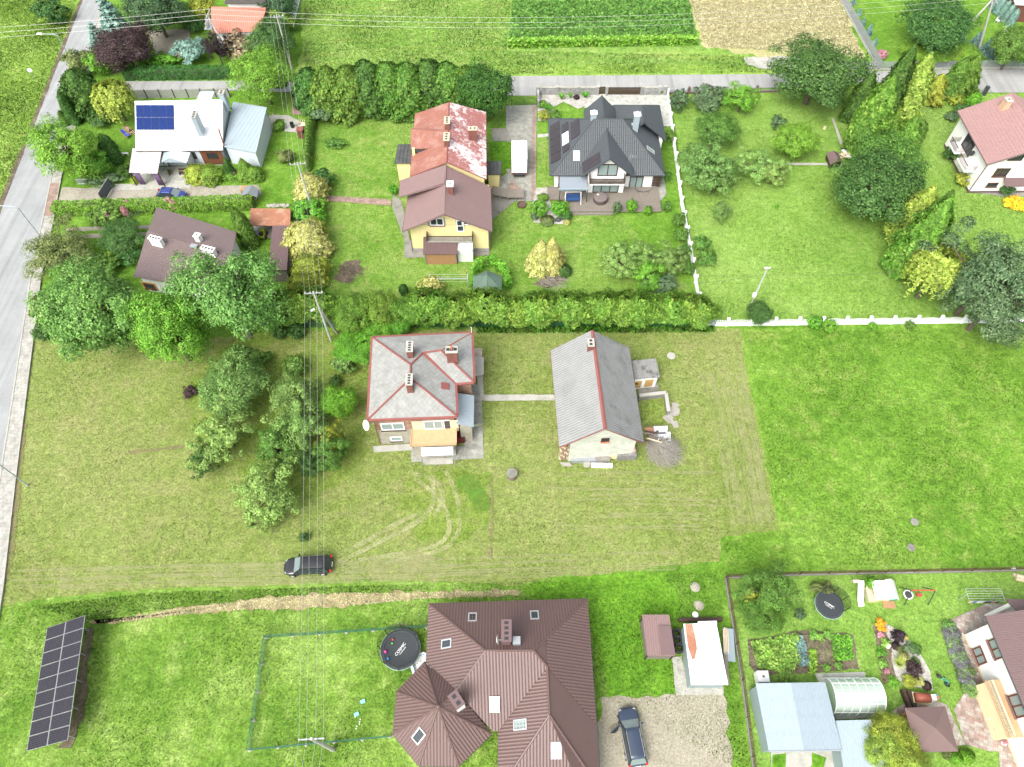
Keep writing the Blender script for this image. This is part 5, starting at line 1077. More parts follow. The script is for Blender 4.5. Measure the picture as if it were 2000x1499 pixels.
wallbox(S5, inset([a, b, c, d], .15), 0, 2.45, TEALW, o); MB().tube([d, c], .05).build('gutter', STEELG, S5, o)
S6, o = root('blue_annex', 'lower pale blue metal annex under the golden cypress', 'garage', 1680, 1460)
a, b, c, d = P(1632, 1408, 2.4), P(1701, 1406, 2.4), P(1740, 1540, 2.3), P(1655, 1545, 2.3); slope(S6, [a, b, c, d], 'trap', BLUEM, .2, None, .03, org=o, eave=V((1, 0, 0))); wallbox(S6, inset([a, b, c, d], .12), 0, 2.25, TEALW, o); MB().tube([b+V((.1, 0, 0)), b.lerp(c, .2)+V((.1, 0, 0))], .08).build('gutter', BROWNP, S6, o)
# greenhouse: polycarbonate tunnel of single panels
q = P(1672, 1352); GH, o = root('greenhouse', 'arched polycarbonate tunnel greenhouse with white ribs', 'greenhouse', 1668, 1370)
x0, x1 = P(1622, 1395).x, P(1716, 1390).x; y0, y1 = P(1670, 1398).y, P(1670, 1326).y; yc = (y0+y1)/2; ry_ = (y1-y0)/2; hz = 2.05
PC, t, b_ = newmat('polycarbonate'); b_.inputs['Base Color'].default_value = (.62, .72, .68, 1); b_.inputs['Roughness'].default_value = .25
trn = t.nodes.new('ShaderNodeBsdfTransparent'); trn.inputs[0].default_value = (.85, .95, .9, 1); ms = t.nodes.new('ShaderNodeMixShader'); ms.inputs[0].default_value = .5
t.links.new(trn.outputs[0], ms.inputs[1]); t.links.new(b_.outputs[0], ms.inputs[2]); t.links.new(ms.outputs[0], t.nodes['Material Output'].inputs[0])
arc = [V((0, yc-ry_*math.cos(math.pi*k/16), hz*math.sin(math.pi*k/16)**.8)) for k in range(17)]
for i in range(6):
    xa, xb = x0+(x1-x0)*i/6, x0+(x1-x0)*(i+1)/6
    for j in range(4):
        m = MB()
        for k in range(4): u, v = arc[j*4+k], arc[j*4+k+1]; m.poly([u+V((xa, 0, 0)), u+V((xb, 0, 0)), v+V((xb, 0, 0)), v+V((xa, 0, 0))])
        m.build('panel', PC, GH, o)
for i in range(7): MB().tube([p+V((x0+(x1-x0)*i/6, 0, .02)) for p in arc], .03 if i % 3 else .05, 5).build('rib', PLASTW, GH, o)
for k in (2, 5, 8, 11, 14): MB().tube([arc[k]+V((x0, 0, .02)), arc[k]+V((x1, 0, .02))], .03, 5).build('purlin', PLASTW, GH, o)
for x in (x0, x1): MB().poly([p+V((x, 0, 0)) for p in arc]).build('end_panel', PC, GH, o)
# brown pavilion
S7, o = root('pavilion', 'timber garden pavilion with square brown felt roof', 'pavilion', 1820, 1430)
rp = [P(1767, 1383, 2.5), P(1846, 1380, 2.5), P(1872, 1468, 2.5), P(1790, 1470, 2.5)]; ap = sum(rp, V((0, 0, 0)))/4+V((0, 0, .75)); BF = M('brown_felt', (.135, .09, .082), .75, .06, 1.5)
for i in range(4): MB().slab([rp[i], rp[(i+1) % 4], ap], .06).build('roof_slope', BF, S7, o)
w = inset(rp, .35)
for q in w: MB().box((q.x, q.y, 1.25), (.14, .14, 2.5)).build('post', WOOD, S7, o)
for k in range(5):
    z = .15+k*.2
    for i in (0, 3): a_, b2_ = w[i], w[(i+1) % 4]; MB().box(((a_.x+b2_.x)/2, (a_.y+b2_.y)/2, z), ((a_-b2_).length, .04, .16), math.atan2(b2_.y-a_.y, b2_.x-a_.x)).build('side_board', WOODY, S7, o)
q = P(1762, 1410); 
for k in range(3): tag(MB().box((0, 0, .25), (.9, .55, .5), .3).build('crate', WOODY), 'yellow wooden box beside the pavilion wall', 'box', 'boxes beside the pavilion').location = q+V((.2*k, -.75*k, 0))
q = P(1793, 1366); BQ = thing('barbecue', 'brick-red barrel barbecue oven beside the pavilion', 'barbecue', q); MB().box((0, 0, .35), (1.5, .9, .7), -.1).build('base', CREAM2, BQ); MB().tube([(-.7, 0, .95), (.55, -.05, .95)], .42, 14).build('barrel', M('brick_red_paint', (.25, .07, .04), .5), BQ, smooth=True); MB().box((.95, 0, .5), (.4, .5, 1.0)).build('side_shelf', PLASTW, BQ)
q = P(1776, 1368); tag(MB().box((0, 0, .3), (.35, 1.5, .6), .12).box((-.45, .05, .3), (.3, 1.6, .6), .12).build('wood_rack', WOODD), 'dark firewood rack beside the barbecue', 'rack').location = q
# hexagonal gazebo
S8, o = root('gazebo', 'hexagonal garden gazebo with green shingle roof', 'gazebo', 955, 565)
c = P(952, 553, 2.3); hx = [V((c.x+2.05*math.cos(math.radians(30+60*k)), c.y+2.05*math.sin(math.radians(30+60*k)), 2.3)) for k in range(6)]; ap = V((c.x, c.y, 3.75))
for i in range(6): slope(S8, [hx[i], hx[(i+1) % 6], ap], 'flat', GREENF, 2, .25, 0, .02, o)
caps(S8, [(h, ap) for h in hx], GREENF, .06, org=o); MB().ball(ap+V((0, 0, .05)), .12).build('finial', GREENF, S8, o)
for q in inset(hx, .3): MB().box((q.x, q.y, 1.15), (.12, .12, 2.3)).build('post', WOODD, S8, o)
w = inset(hx, .32)
for i in range(6):
    if i == 4: continue
    for z in (.3, .6, .9): a_, b2_ = w[i], w[(i+1) % 6]; MB().box(((a_.x+b2_.x)/2, (a_.y+b2_.y)/2, z), ((a_-b2_).length, .05, .2), math.atan2(b2_.y-a_.y, b2_.x-a_.x)).build('side_board', WOODD, S8, o)
# kennel and woodpile near the thujas, playhouse of the driveway
S9, o = root('kennel', 'small brown felt-roofed kennel by the big round bush', 'kennel', 1625, 320)
a, b, c, d = P(1614, 300, .9), P(1628, 294, 1.5), P(1640, 315, 1.5), P(1622, 322, .9); r_ = MB(); e1, e2 = P(1638, 300, .9), P(1645, 318, .9)
MB().slab([a, d, c, b], .05).build('roof_slope', BROWN3, S9, o); MB().slab([b, c, e2, e1], .05).build('roof_slope', BROWN3, S9, o); wallbox(S9, inset([a, d, e2, e1], .12), 0, .85, WOODD, o)
q = P(1650, 305); WP = thing('timber_heap', 'heap of white boards and timber beside the kennel', 'timber', q)
for k in range(14): MB().box((rnd.uniform(-.6, .6), rnd.uniform(-.9, .9), .1+k*.05), (rnd.uniform(.8, 2.2), rnd.uniform(.15, .5), .06), rnd.uniform(-1.4, .3)).build('plank', rnd.choice([PLASTW, WOODP, PLASTW, DARKM, WHITE]), WP)
q = P(1661, 252); BRL = thing('barrel', 'rusty pink-topped barrel beside the tall thujas', 'barrel', q); MB().lathe((0, 0, 0), [(.42, 0), (.44, .3), (.42, .6), (.44, .9), (.42, 1.1)], 18).build('drum', BROWNP, BRL); MB().lathe((0, 0, 1.1), [(.43, 0), (.001, .03)], 18).build('lid', M('pink_rust', (.3, .14, .12), .8), BRL)
q = P(1610, 252); tag(MB().lathe((0, 0, 0), [(.25, 0), (.22, .35), (.001, .36)], 9).build('tree_stump', WOODP), 'small pale tree stump on the orchard lawn', 'stump').location = q
S10, o = root('well_house', 'little wishing-well house with grey shingled roof at lane end', 'well house', 488, 385)
a, b, c, d = P(470, 384, 1.5), P(484, 378, 2.1), P(492, 362, 2.1), P(478, 366, 1.5); e1, e2 = P(505, 371, 1.5), P(502, 386, 1.5); GS = M('grey_shingle', (.16, .18, .19), .7, .1, 3)
MB().slab([a, b, c, d], .06).build('roof_slope', GS, S10, o); MB().slab([b, e2, e1, c], .06).build('roof_slope', GS, S10, o); wallbox(S10, inset([P(474, 388), P(500, 390), P(504, 378), P(478, 376)], .1), 0, 1.4, WOOD, o)
# playhouse, bottom right
q = P(1718, 1162); PHs = thing('playhouse', 'wooden children playhouse with white roof and small porch', 'playhouse', q)
MB().box((.1, 0, .6), (1.1, 1.3, 1.2)).build('wall', WOODP, PHs); MB().slab([(-1.2, -.85, 1.45), (.1, -.85, 1.55), (.1, .95, 1.55), (-1.2, .95, 1.45)], .05).build('roof_slope', PLASTW, PHs); MB().slab([(.1, -.9, 1.6), (.55, -.9, 1.85), (.55, 1.0, 1.85), (.1, 1.0, 1.6)], .05).build('roof_slope', OFFW, PHs); MB().slab([(.55, -.9, 1.85), (1.1, -.9, 1.3), (1.1, 1.0, 1.3), (.55, 1.0, 1.85)], .05).build('roof_slope', OFFW, PHs)
MB().box((-1.0, 0, .3), (1.0, 1.5, .6)).build('sandbox', WOODP, PHs); MB().box((.75, -.67, .75), (.5, .04, .45)).build('window', gloss('turquoise', (.05, .4, .4), .5), PHs); MB().box((.6, -1.0, .06), (1.2, .7, .12)).build('step', WOOD, PHs)
# ------------------------------------------------------------------ plants
RS_ = np.random.RandomState(11)
def unit(n, rs):
    v = rs.normal(size=(n, 3)); return v/np.linalg.norm(v, axis=1)[:, None]
def leaf_mesh(name, C, N, S, rs, asp=1.5, mat=None, droop=0.0, za=1.0):
    """one diamond-shaped leaf quad per point, facing roughly N"""
    n = len(C); t = unit(n, rs); t[:, 2] -= droop
    a = np.cross(N, t); a /= np.linalg.norm(a, axis=1)[:, None]+1e-9; b = np.cross(N, a); b /= np.linalg.norm(b, axis=1)[:, None]+1e-9
    S = S[:, None]; cup = N*S*.25
    k_ = np.array([1, 1, 1/za]); v = (C[:, None, :]+np.stack([-a*S*asp*.5, -b*S*.42-cup, a*S*asp*.5, b*S*.42-cup], 1)*k_).reshape(-1, 3)
    me = bpy.data.meshes.new(name); me.vertices.add(4*n); me.vertices.foreach_set('co', v.astype(np.float32).ravel())
    me.loops.add(4*n); me.loops.foreach_set('vertex_index', np.arange(4*n, dtype=np.int32))
    me.polygons.add(n); me.polygons.foreach_set('loop_start', np.arange(n, dtype=np.int32)*4)
    me.update(calc_edges=True); me.materials.append(mat); me.validate(); return me
def nrm(v): return v/(np.linalg.norm(v, axis=1)[:, None]+1e-9)
def clumps(cent, cr, per, rs, leaf, outer=None, flat=.8):
    """leaves on the upper skin of many small clumps"""
    k = len(cent); d = unit(k*per, rs); d[:, 2] = np.abs(d[:, 2])*.75+d[:, 2]*.25; d = nrm(d)
    r = np.repeat(cr, per)*rs.uniform(.55, 1.08, k*per); c = np.repeat(cent, per, 0)+d*r[:, None]*np.array([1, 1, flat])
    N = nrm(d*1.0+unit(k*per, rs)*.45+np.array([0, 0, .3])); S = leaf*rs.uniform(.65, 1.35, k*per); return c, N, S
def limbs(m, base, tips, r0, rs, fork=.35):
    for tp in tips:
        b = V(base); t = V(tp); mid = b.lerp(t, fork)+V((rs.uniform(-.08, .08), rs.uniform(-.08, .08), .04)); m.tube([b, mid, t], r0, 5, r0*.25, cap=False)
PROTO = {}
def proto(key, crown, trunk): PROTO[key] = (crown, trunk)
def round_tree(key, seed, ncl, per, leaf, irr=.25, cz=.6, rz=.42, sparse=1.0, za=1.7):
    rs = np.random.RandomState(seed); d = unit(ncl, rs); d[:, 2] = d[:, 2]*.85+.12; d = nrm(d)
    ph = rs.uniform(0, 6.28, 6); az = np.arctan2(d[:, 1], d[:, 0])
    lump = 1+irr*(np.sin(az*2+ph[0])*.5+np.sin(az*3+ph[1]+d[:, 2]*3)*.6+np.sin(az*5+ph[2])*.35)
    r = lump*rs.uniform(.5, 1.0, ncl)**.55*.86; cent = d*r[:, None]*np.array([1, 1, rz]); cent[:, 2] += cz
    cr = rs.uniform(.13, .26, ncl)*sparse; c, N, S = clumps(cent, cr, per, rs, leaf, flat=.75*rz+.3)
    N = nrm(N+nrm((c-np.array([0, 0, cz]))/np.array([1, 1, rz]))*.6)
    cm = leaf_mesh(key+'_crown', c, N, S, rs, za=za)
    m = MB(); m.tube([(0, 0, -.03), (.01, .01, .2), (0, .02, cz-.1)], .06, 8, .035); limbs(m, (0, .02, cz*.55), [tuple(q) for q in cent[:26]], .026, rs)
    tm = m.build('t', BARK); me = tm.data; bpy.data.objects.remove(tm); proto(key, cm, me)
def cone_tree(key, seed, n, leaf, prof, lum=.16, fl=9, cz0=.02, za=3.4):
    """thuja-like: leafy fronds on a solid of revolution"""
    rs = np.random.RandomState(seed); z = rs.uniform(0, 1, n*2); rad = np.interp(z, prof[0], prof[1]); keep = rs.uniform(0, 1, n*2) < np.clip(rad/max(prof[1])+.12, 0, 1); z = z[keep][:n]; n = len(z); rad = np.interp(z, prof[0], prof[1])
    az = rs.uniform(0, 6.283, n); ph = rs.uniform(0, 6.28, 4)
    lump = 1+lum*np.sin(az*fl+ph[0]+z*7)*np.sin(z*23+ph[1]+az*2)+lum*.8*np.sin(az*3+ph[2]+z*5)+rs.normal(0, .05, n)
    r = rad*lump*rs.uniform(.78, 1.03, n); c = np.stack([r*np.cos(az), r*np.sin(az), cz0+z*(1-cz0)+rs.normal(0, .008, n)], 1)
    N = nrm(np.stack([np.cos(az), np.sin(az), np.full(n, .55)], 1)+unit(n, rs)*.5); S = leaf*rs.uniform(.7, 1.4, n)
    cm = leaf_mesh(key+'_crown', c, N, S, rs, asp=1.7, za=za); m = MB(); m.tube([(0, 0, -.02), (0, 0, .9)], .1, 7, .02); tm = m.build('t', BARK); me = tm.data; bpy.data.objects.remove(tm); proto(key, cm, me)
def spruce(key, seed, tiers, leaf, per=26):
    rs = np.random.RandomState(seed); C = []; N = []; S = []; m = MB(); m.tube([(0, 0, -.02), (0, 0, .98)], .05, 7, .008)
    for i in range(tiers):
        f = i/(tiers-1); z = .06+.9*f; R = (1-f)**.85*1.0+.03; nb = max(5, int(13*(1-f)+4))
        for b in range(nb):
            a = b*6.283/nb+rs.uniform(-.2, .2)+i*.7; L = R*rs.uniform(.8, 1.08); u = rs.uniform(.05, 1, per)**.7; side = rs.normal(0, .11, per)*(1.1-u)*1.3
            x = u*L; C.append(np.stack([x*np.cos(a)-side*np.sin(a), x*np.sin(a)+side*np.cos(a), z-.1*u*u*R+.035*u+rs.normal(0, .012, per)], 1))
            N.append(nrm(np.stack([np.full(per, .35*np.cos(a)), np.full(per, .35*np.sin(a)), np.ones(per)], 1)+unit(per, rs)*.45)); S.append(leaf*rs.uniform(.7, 1.3, per))
            if b % 2 == 0: m.tube([(0, 0, z), (L*.8*math.cos(a), L*.8*math.sin(a), z-.06)], .012, 3, .004, cap=False)
    cm = leaf_mesh(key+'_crown', np.concatenate(C), np.concatenate(N), np.concatenate(S), rs, 1.9, za=2.0); tm = m.build('t', BARK); me = tm.data; bpy.data.objects.remove(tm); proto(key, cm, me)
def willow(key, seed, strands, per, leaf):
    rs = np.random.RandomState(seed); C = []; N = []
    for i in range(strands):
        a = rs.uniform(0, 6.283); r = rs.uniform(.1, 1)**.6*.95; zt = .62+.36*math.sqrt(max(0, 1-r*r))+rs.uniform(-.06, .02); ln = rs.uniform(.18, .55)*(0.5+r*.5); u = rs.uniform(0, 1, per); rr = r+.1*u*(1-r*.5)
        C.append(np.stack([rr*np.cos(a)+rs.normal(0, .025, per), rr*np.sin(a)+rs.normal(0, .025, per), zt-ln*u+.04*np.sin(u*3)], 1)); N.append(nrm(np.stack([np.full(per, np.cos(a)), np.full(per, np.sin(a)), .7-u*.5], 1)+unit(per, rs)*.5))
    C = np.concatenate(C); N = np.concatenate(N); cm = leaf_mesh(key+'_crown', C, N, leaf*rs.uniform(.6, 1.3, len(C)), rs, 2.2, droop=1.6, za=2.0); m = MB(); m.tube([(0, 0, -.02), (0, 0, .7)], .07, 8, .04); limbs(m, (0, 0, .4), [(.5*math.cos(k), .5*math.sin(k), .8) for k in range(7)], .03, rs)
    tm = m.build('t', BARK); me = tm.data; bpy.data.objects.remove(tm); proto(key, cm, me)
def tuft(key, seed, n, leaf):
    """arching blades: ornamental grass"""
    rs = np.random.RandomState(seed); V_ = []; F_ = []
    for i in range(n):
        a = rs.uniform(0, 6.283); L = rs.uniform(.6, 1.1); w = leaf; p = []
        for k in range(4):
            u = k/3; r = L*u*.9; z = (1.0*u-.62*u*u)*1.9*rs.uniform(.9, 1.05); p.append((r*math.cos(a), r*math.sin(a), z, w*(1-u*.85)))
        b = len(V_)
        for x, y, z, ww in p: V_ += [(x-ww*math.sin(a), y+ww*math.cos(a), z), (x+ww*math.sin(a), y-ww*math.cos(a), z)]
        F_ += [(b+2*k, b+2*k+1, b+2*k+3, b+2*k+2) for k in range(3)]
    me = bpy.data.meshes.new(key); me.from_pydata(V_, [], F_); me.materials.append(None); proto(key, me, None)
round_tree('tree_a', 1, 170, 130, .034, .34, sparse=1.08); round_tree('tree_b', 2, 130, 140, .035, .45, sparse=1.1); round_tree('tree_c', 3, 110, 130, .034, .5, sparse=1.0); round_tree('tree_d', 4, 200, 100, .038, .26, sparse=1.05)
round_tree('apple_a', 5, 115, 80, .042, .5, .62, .5, .9, 1.25); round_tree('apple_b', 6, 100, 80, .044, .6, .62, .48, .85, 1.25); round_tree('apple_c', 8, 130, 76, .042, .4, .62, .5, .95, 1.25)
round_tree('shrub_a', 21, 60, 34, .105, .22, .52, .47, 1.3, 1.3); round_tree('shrub_b', 22, 50, 34, .11, .35, .5, .48, 1.3, 1.3); round_tree('shrub_c', 23, 70, 34, .095, .15, .5, .5, 1.2, 1.3); round_tree('shrub_d', 24, 30, 34, .16, .3, .48, .5, 1.5)
pc1 = ([0, .08, .3, .7, .92, 1], [.62, .95, 1, .62, .22, .02]); pc2 = ([0, .1, .35, .75, .95, 1], [.75, .97, 1, .75, .35, .05]); pc3 = ([0, .06, .2, .5, .8, 1], [.8, 1, .95, .62, .3, .02])
cone_tree('thuja_a', 31, 9000, .12, pc1, .26, 7, za=5); cone_tree('thuja_b', 32, 8000, .115, pc2, .2, za=3); cone_tree('thuja_c', 33, 8000, .1, pc3, .12, 13, za=2.6); cone_tree('column_a', 34, 6000, .15, ([0, .1, .5, .85, 1], [.8, 1, .98, .6, .05]), .1, 5, za=5)
cone_tree('ball_a', 35, 1800, .13, ([0, .2, .5, .8, .95, 1], [.6, .92, 1, .8, .4, .05]), .04, 5, za=1.6)
cone_tree('standard_a', 36, 4200, .12, ([0, .2, .3, .6, .85, 1], [.0, .3, .8, 1, .85, .25]), .22, 4, .1, 3); cone_tree('standard_b', 37, 4200, .12, ([0, .2, .28, .6, .85, 1], [.0, .35, .85, 1, .9, .3]), .28, 3, .1, 3)
spruce('spruce_a', 41, 15, .085); spruce('spruce_b', 42, 9, .15, 18); willow('willow_a', 51, 330, 26, .06); tuft('grass_a', 61, 150, .02)
def plant(kind, label, cat, loc, r, h, mat, group=None, ry=None, rz=None, name=None, tmat=None):
    c, t = PROTO[kind]; root_ = thing(name or {'tree': 'tree', 'appl': 'apple_tree', 'shru': 'shrub', 'thuj': 'thuja', 'colu': 'cypress', 'ball': 'box_ball', 'stan': 'thuja', 'spru': 'spruce', 'will': 'willow', 'gras': 'ornamental_grass'}[kind[:4]], label, cat, loc, rnd.uniform(0, 6.28) if rz is None else rz, group)
    root_.scale = (r, ry or r, h)
    cr = link('crown', c, root_); cr.material_slots[0].link = 'OBJECT'; cr.material_slots[0].material = mat
    if t:
        tr = link('trunk', t, root_)
        if tmat: tr.material_slots[0].link = 'OBJECT'; tr.material_slots[0].material = tmat
    return root_
CZ = {'tree': .6, 'appl': .62, 'shru': .5, 'ball': .5, 'will': .7, 'gras': .4, 'thuj': .42, 'colu': .5, 'spru': .4, 'stan': .62}
def at(kind, cx, cy, rpx, h, mat, label, cat='tree', group=None, ryf=1.0, name=None, tmat=None):
    """crown seen centred on pixel (cx,cy); the base stands under it on the ground"""
    z = h*CZ[kind[:4]]; p = P(cx, cy, z); r = rpx/scl(p); return plant(kind, label, cat, V((p.x, p.y, 0)), r, h, mat, group, r*ryf, (cx*.73+cy*.31) % 6.283 if ryf == 1 else 0, name, tmat)
def spire(kind, bx, by, ty, rpx, mat, label, group=None, cat='thuja', hmin=1.0, name=None):
    """upright conifer from its base pixel and the row of its tip"""
    p = P(bx, by); h = max(hmin, hgt(bx, by, ty)); r = rpx/scl(V((p.x, p.y, h*.4))); return plant(kind, label, cat, p, r, h, mat, group, name=name)
# --- left meadow and road side
at('shrub_b', 100, 22, 31, 4.2, F_DARK, 'round dark willow bush alone in the roadside meadow', 'bush')
at('tree_d', 300, 12, 62, 9, F_SPRUCE, 'dark broad pine by the gravel yard'); at('spruce_b', 222, 45, 40, 7, F_BLUE, 'bluish loose pine beside the main road', name='pine'); at('spruce_b', 192, 78, 26, 4.5, F_BLUE, 'low blue-green pine bough leaning over the main road', name='pine')
at('tree_d', 243, 92, 56, 6.5, F_PURPLE, 'round dark purple plum tree'); at('shrub_b', 372, 97, 36, 3.4, F_BLUE, 'weeping blue conifer shrub by the gravel yard', 'shrub'); at('tree_c', 422, 92, 24, 5, F_BLACKP, 'narrow black-purple tree before the orange roof')
at('shrub_b', 465, 90, 34, 3.6, F_DEAD, 'half-dead beige conifer before the orange roof', 'shrub'); at('tree_b', 530, 78, 50, 6.5, F_DARK, 'dark olive tree behind the bright ash'); at('shrub_a', 546, 44, 28, 4, F_BRIGHT, 'light green bush beside the white fence', 'shrub')
at('shrub_a', 395, 18, 28, 4, F_GOLD, 'golden shrub behind the lattice pylon', 'shrub'); at('tree_d', 542, 2, 36, 7, F_SPRUCE, 'dark spruce clump behind the white fence'); at('shrub_a', 378, 50, 18, 2.4, F_DARK, 'small dark bush by the pylon foot', 'shrub'); at('tree_b', 350, 28, 28, 4.5, F_MID, 'mid-green tree beside the dark pine'); at('shrub_b', 535, 25, 20, 3, F_GREY, 'grey-green juniper beside the orange roof', 'shrub')
at('tree_a', 512, 148, 60, 8.2, F_BRIGHT, 'bright yellow-green ash tree by the side road'); at('shrub_a', 320, 118, 34, 1.8, F_LUSH, 'fresh green bushes behind the dark hedge', 'shrub', ryf=.6); at('shrub_a', 285, 118, 16, 1.6, F_LUSH, 'small fresh bush at the end of the dark hedge', 'shrub')
at('shrub_b', 155, 120, 30, 4, F_OLIVE, 'olive roadside bush above the tall thuja', 'bush'); at('shrub_a', 192, 122, 26, 4, F_MAPLE, 'bright round bush beside the willow', 'bush'); at('thuja_b', 165, 185, 36, 7, F_THUJAD, 'broad dark thuja between road and willow', 'thuja')
spire('column_a', 150, 242, 180, 12, F_THUJAD, 'slim leaning-looking cypress at the roadside'); spire('column_a', 132, 245, 216, 8, F_THUJAD, 'short dark cypress cone by the pavement'); at('shrub_b', 195, 235, 22, 1.6, F_DARK, 'dark low bush under the willow', 'shrub')
at('willow_a', 218, 185, 42, 6.5, F_WILLOW, 'pale yellow-green weeping willow beside the white roof', 'willow'); at('tree_b', 122, 292, 66, 8, F_MAPLE, 'large light green maple overhanging the road'); at('tree_b', 180, 320, 30, 4, F_MAPLE, 'small light maple beside the carport')
spire('column_a', 226, 316, 262, 17, F_THUJAD, 'blue-green cypress cone on the lawn'); at('shrub_c', 242, 335, 16, 1.5, F_THUJAD, 'dark clipped shrub next to the carport', 'shrub'); at('shrub_a', 200, 350, 44, 1.3, F_GREY, 'pale variegated shrub by the lane gate', 'shrub', ryf=.45); at('ball_a', 263, 352, 9, .9, F_GOLD, 'small golden ball shrub at the carport', 'shrub')
at('thuja_b', 385, 340, 22, 2.4, F_GOLD, 'yellow-green juniper beside the porch', 'shrub'); at('thuja_b', 412, 341, 22, 2.2, F_THUJAB, 'bright green juniper under the timber panel', 'shrub'); at('thuja_c', 446, 328, 12, 3.2, F_THUJAD, 'small green cone before the white house', 'thuja'); at('shrub_b', 459, 340, 9, 1.2, F_PURPLE, 'tiny dark purple bush before the white house', 'shrub')
at('thuja_c', 478, 330, 20, 3.2, F_THUJAB, 'pointed green thuja by the white house corner', 'thuja'); at('thuja_b', 497, 340, 16, 2.0, F_THUJAB, 'rounded thuja at the white house corner', 'thuja'); at('shrub_c', 545, 246, 14, 1.2, F_THUJAB, 'round shrub by the concrete path', 'shrub'); at('shrub_b', 558, 305, 18, 2, F_OLIVE, 'thin olive bush by the power pole', 'shrub')
# --- left middle
at('shrub_a', 205, 415, 36, 2.2, F_MID, 'pink-flowered bush in the long hedge', 'shrub'); at('grass_a', 265, 413, 24, 1.3, F_GREY, 'fountain of ornamental grass by the hedge', 'grass'); at('tree_d', 238, 462, 46, 3.2, F_DARK, 'dark spreading juniper left of the brown bungalow', name='juniper')
for x, y, r in ((212, 425, 5), (250, 402, 6), (244, 415, 7), (330, 398, 10), (340, 402, 8)): at('shrub_d', x, y, r, 1.9, F_PINK, 'cluster of pale pink roses at the hedge', 'flowers', 'roses at the hedge', name='rose_bush')
at('tree_c', 118, 488, 70, 5, F_OLIVE, 'olive-brown willow bush at the pavement'); at('shrub_a', 222, 506, 17, 2, F_BRIGHT, 'small lime bush left of the brown bungalow', 'shrub'); at('shrub_a', 195, 520, 34, 2.4, F_MID, 'green bush behind the big ash', 'shrub'); at('shrub_b', 248, 500, 26, 2, F_DARK, 'dark bush against the brown bungalow', 'shrub'); at('shrub_b', 88, 600, 30, 3, F_OLIVE, 'olive bush beside the pavement under the ash', 'shrub'); at('shrub_c', 85, 648, 22, 2, F_DARK, 'clipped dark bush at the pavement corner', 'shrub'); at('shrub_a', 215, 560, 30, 2.5, F_MID, 'green bush beneath the big ash', 'shrub')
at('tree_a', 178, 605, 98, 11, F_ASH, 'big grey-green ash tree near the road'); at('tree_a', 330, 642, 76, 10.5, F_MAPLE, 'bright green maple between two ash trees'); at('tree_b', 448, 580, 100, 12.5, F_ASH, 'airy light ash tree over the brown bungalow', tmat=BARKG)
spire('column_a', 482, 470, 404, 14, F_THUJA, 'pointed thuja beside the bungalow, left of the pair', 'thuja pair by the bungalow'); spire('column_a', 492, 480, 412, 16, F_THUJA, 'pointed thuja beside the open shed, right of the pair', 'thuja pair by the bungalow')
# --- orchard
for a in (('tree_d', 455, 750, 68, 6, F_APPLE, 'large apple tree left in the orchard'), ('apple_b', 438, 845, 64, 5, F_APPLEP, 'sparse pale apple tree with bare twigs'), ('apple_a', 522, 958, 66, 5, F_APPLEP, 'pale apple tree at the orchard front'), ('apple_c', 578, 772, 54, 5.5, F_APPLE, 'grey-green apple tree under the wires'), ('apple_a', 588, 832, 52, 5, F_APPLEP, 'yellowish apple tree in the orchard middle'), ('tree_d', 662, 785, 36, 4.5, F_LUSH, 'bright round walnut bush right of the wires'), ('apple_c', 645, 885, 38, 4.6, F_MID, 'small apple tree at the orchard corner'), ('apple_b', 652, 858, 26, 4.9, F_GOLD, 'yellow-topped young tree beside the brick house lawn'), ('apple_c', 540, 872, 44, 4, F_MID, 'green bushy tree between the apple trees'), ('apple_a', 605, 905, 28, 3.4, F_DARK, 'dark small tree at the orchard front'), ('apple_b', 400, 895, 34, 3, F_DARK, 'low dark branch tree at orchard edge'), ('apple_b', 515, 1015, 30, 2.6, F_APPLEP, 'low pale sapling at the orchard front')): at(*a, 'apple tree' if 'apple' in a[6] else 'tree')
for x, y, r, m_, l in ((576, 715, 25, F_MID, 'round green shrub left of the wires'), (672, 710, 24, F_APPLE, 'round dull shrub beside the brick house'), (508, 703, 22, F_MID, 'green shrub under the airy ash'), (545, 650, 16, F_DARK, 'dark shrub at the leaning pole'), (580, 648, 18, F_DARK, 'dark bush at the hedge foot'), (593, 1050, 11, F_DARK, 'tiny dark bush above the black car'), (470, 690, 20, F_DARK, 'dark bush below the airy ash'), (655, 745, 14, F_DARK, 'dark small shrub under the wires')): at('shrub_a', x, y, r, r/11, m_, l, 'shrub')
at('shrub_d', 372, 767, 15, 1.2, F_PURPLE, 'purple-brown twiggy bush at the orchard edge', 'bush')
for x, y, r, h, l in ((690, 612, 44, 5, 'tall lush bush in the hedge by the pole'), (745, 605, 40, 4.8, 'lush rounded hedge tree near the pole'), (800, 612, 36, 4.4, 'lush hedge tree above the brick house'), (700, 676, 46, 3.2, 'lush creeper bush behind the brick house'), (735, 640, 36, 3.2, 'lush bush at the back of the brick house'), (770, 630, 34, 3, 'low lush bush by the mesh fence')): at('tree_d', x, y, r, h, F_LUSH if y > 620 else F_THUJAB, l, 'bush', name='bush')
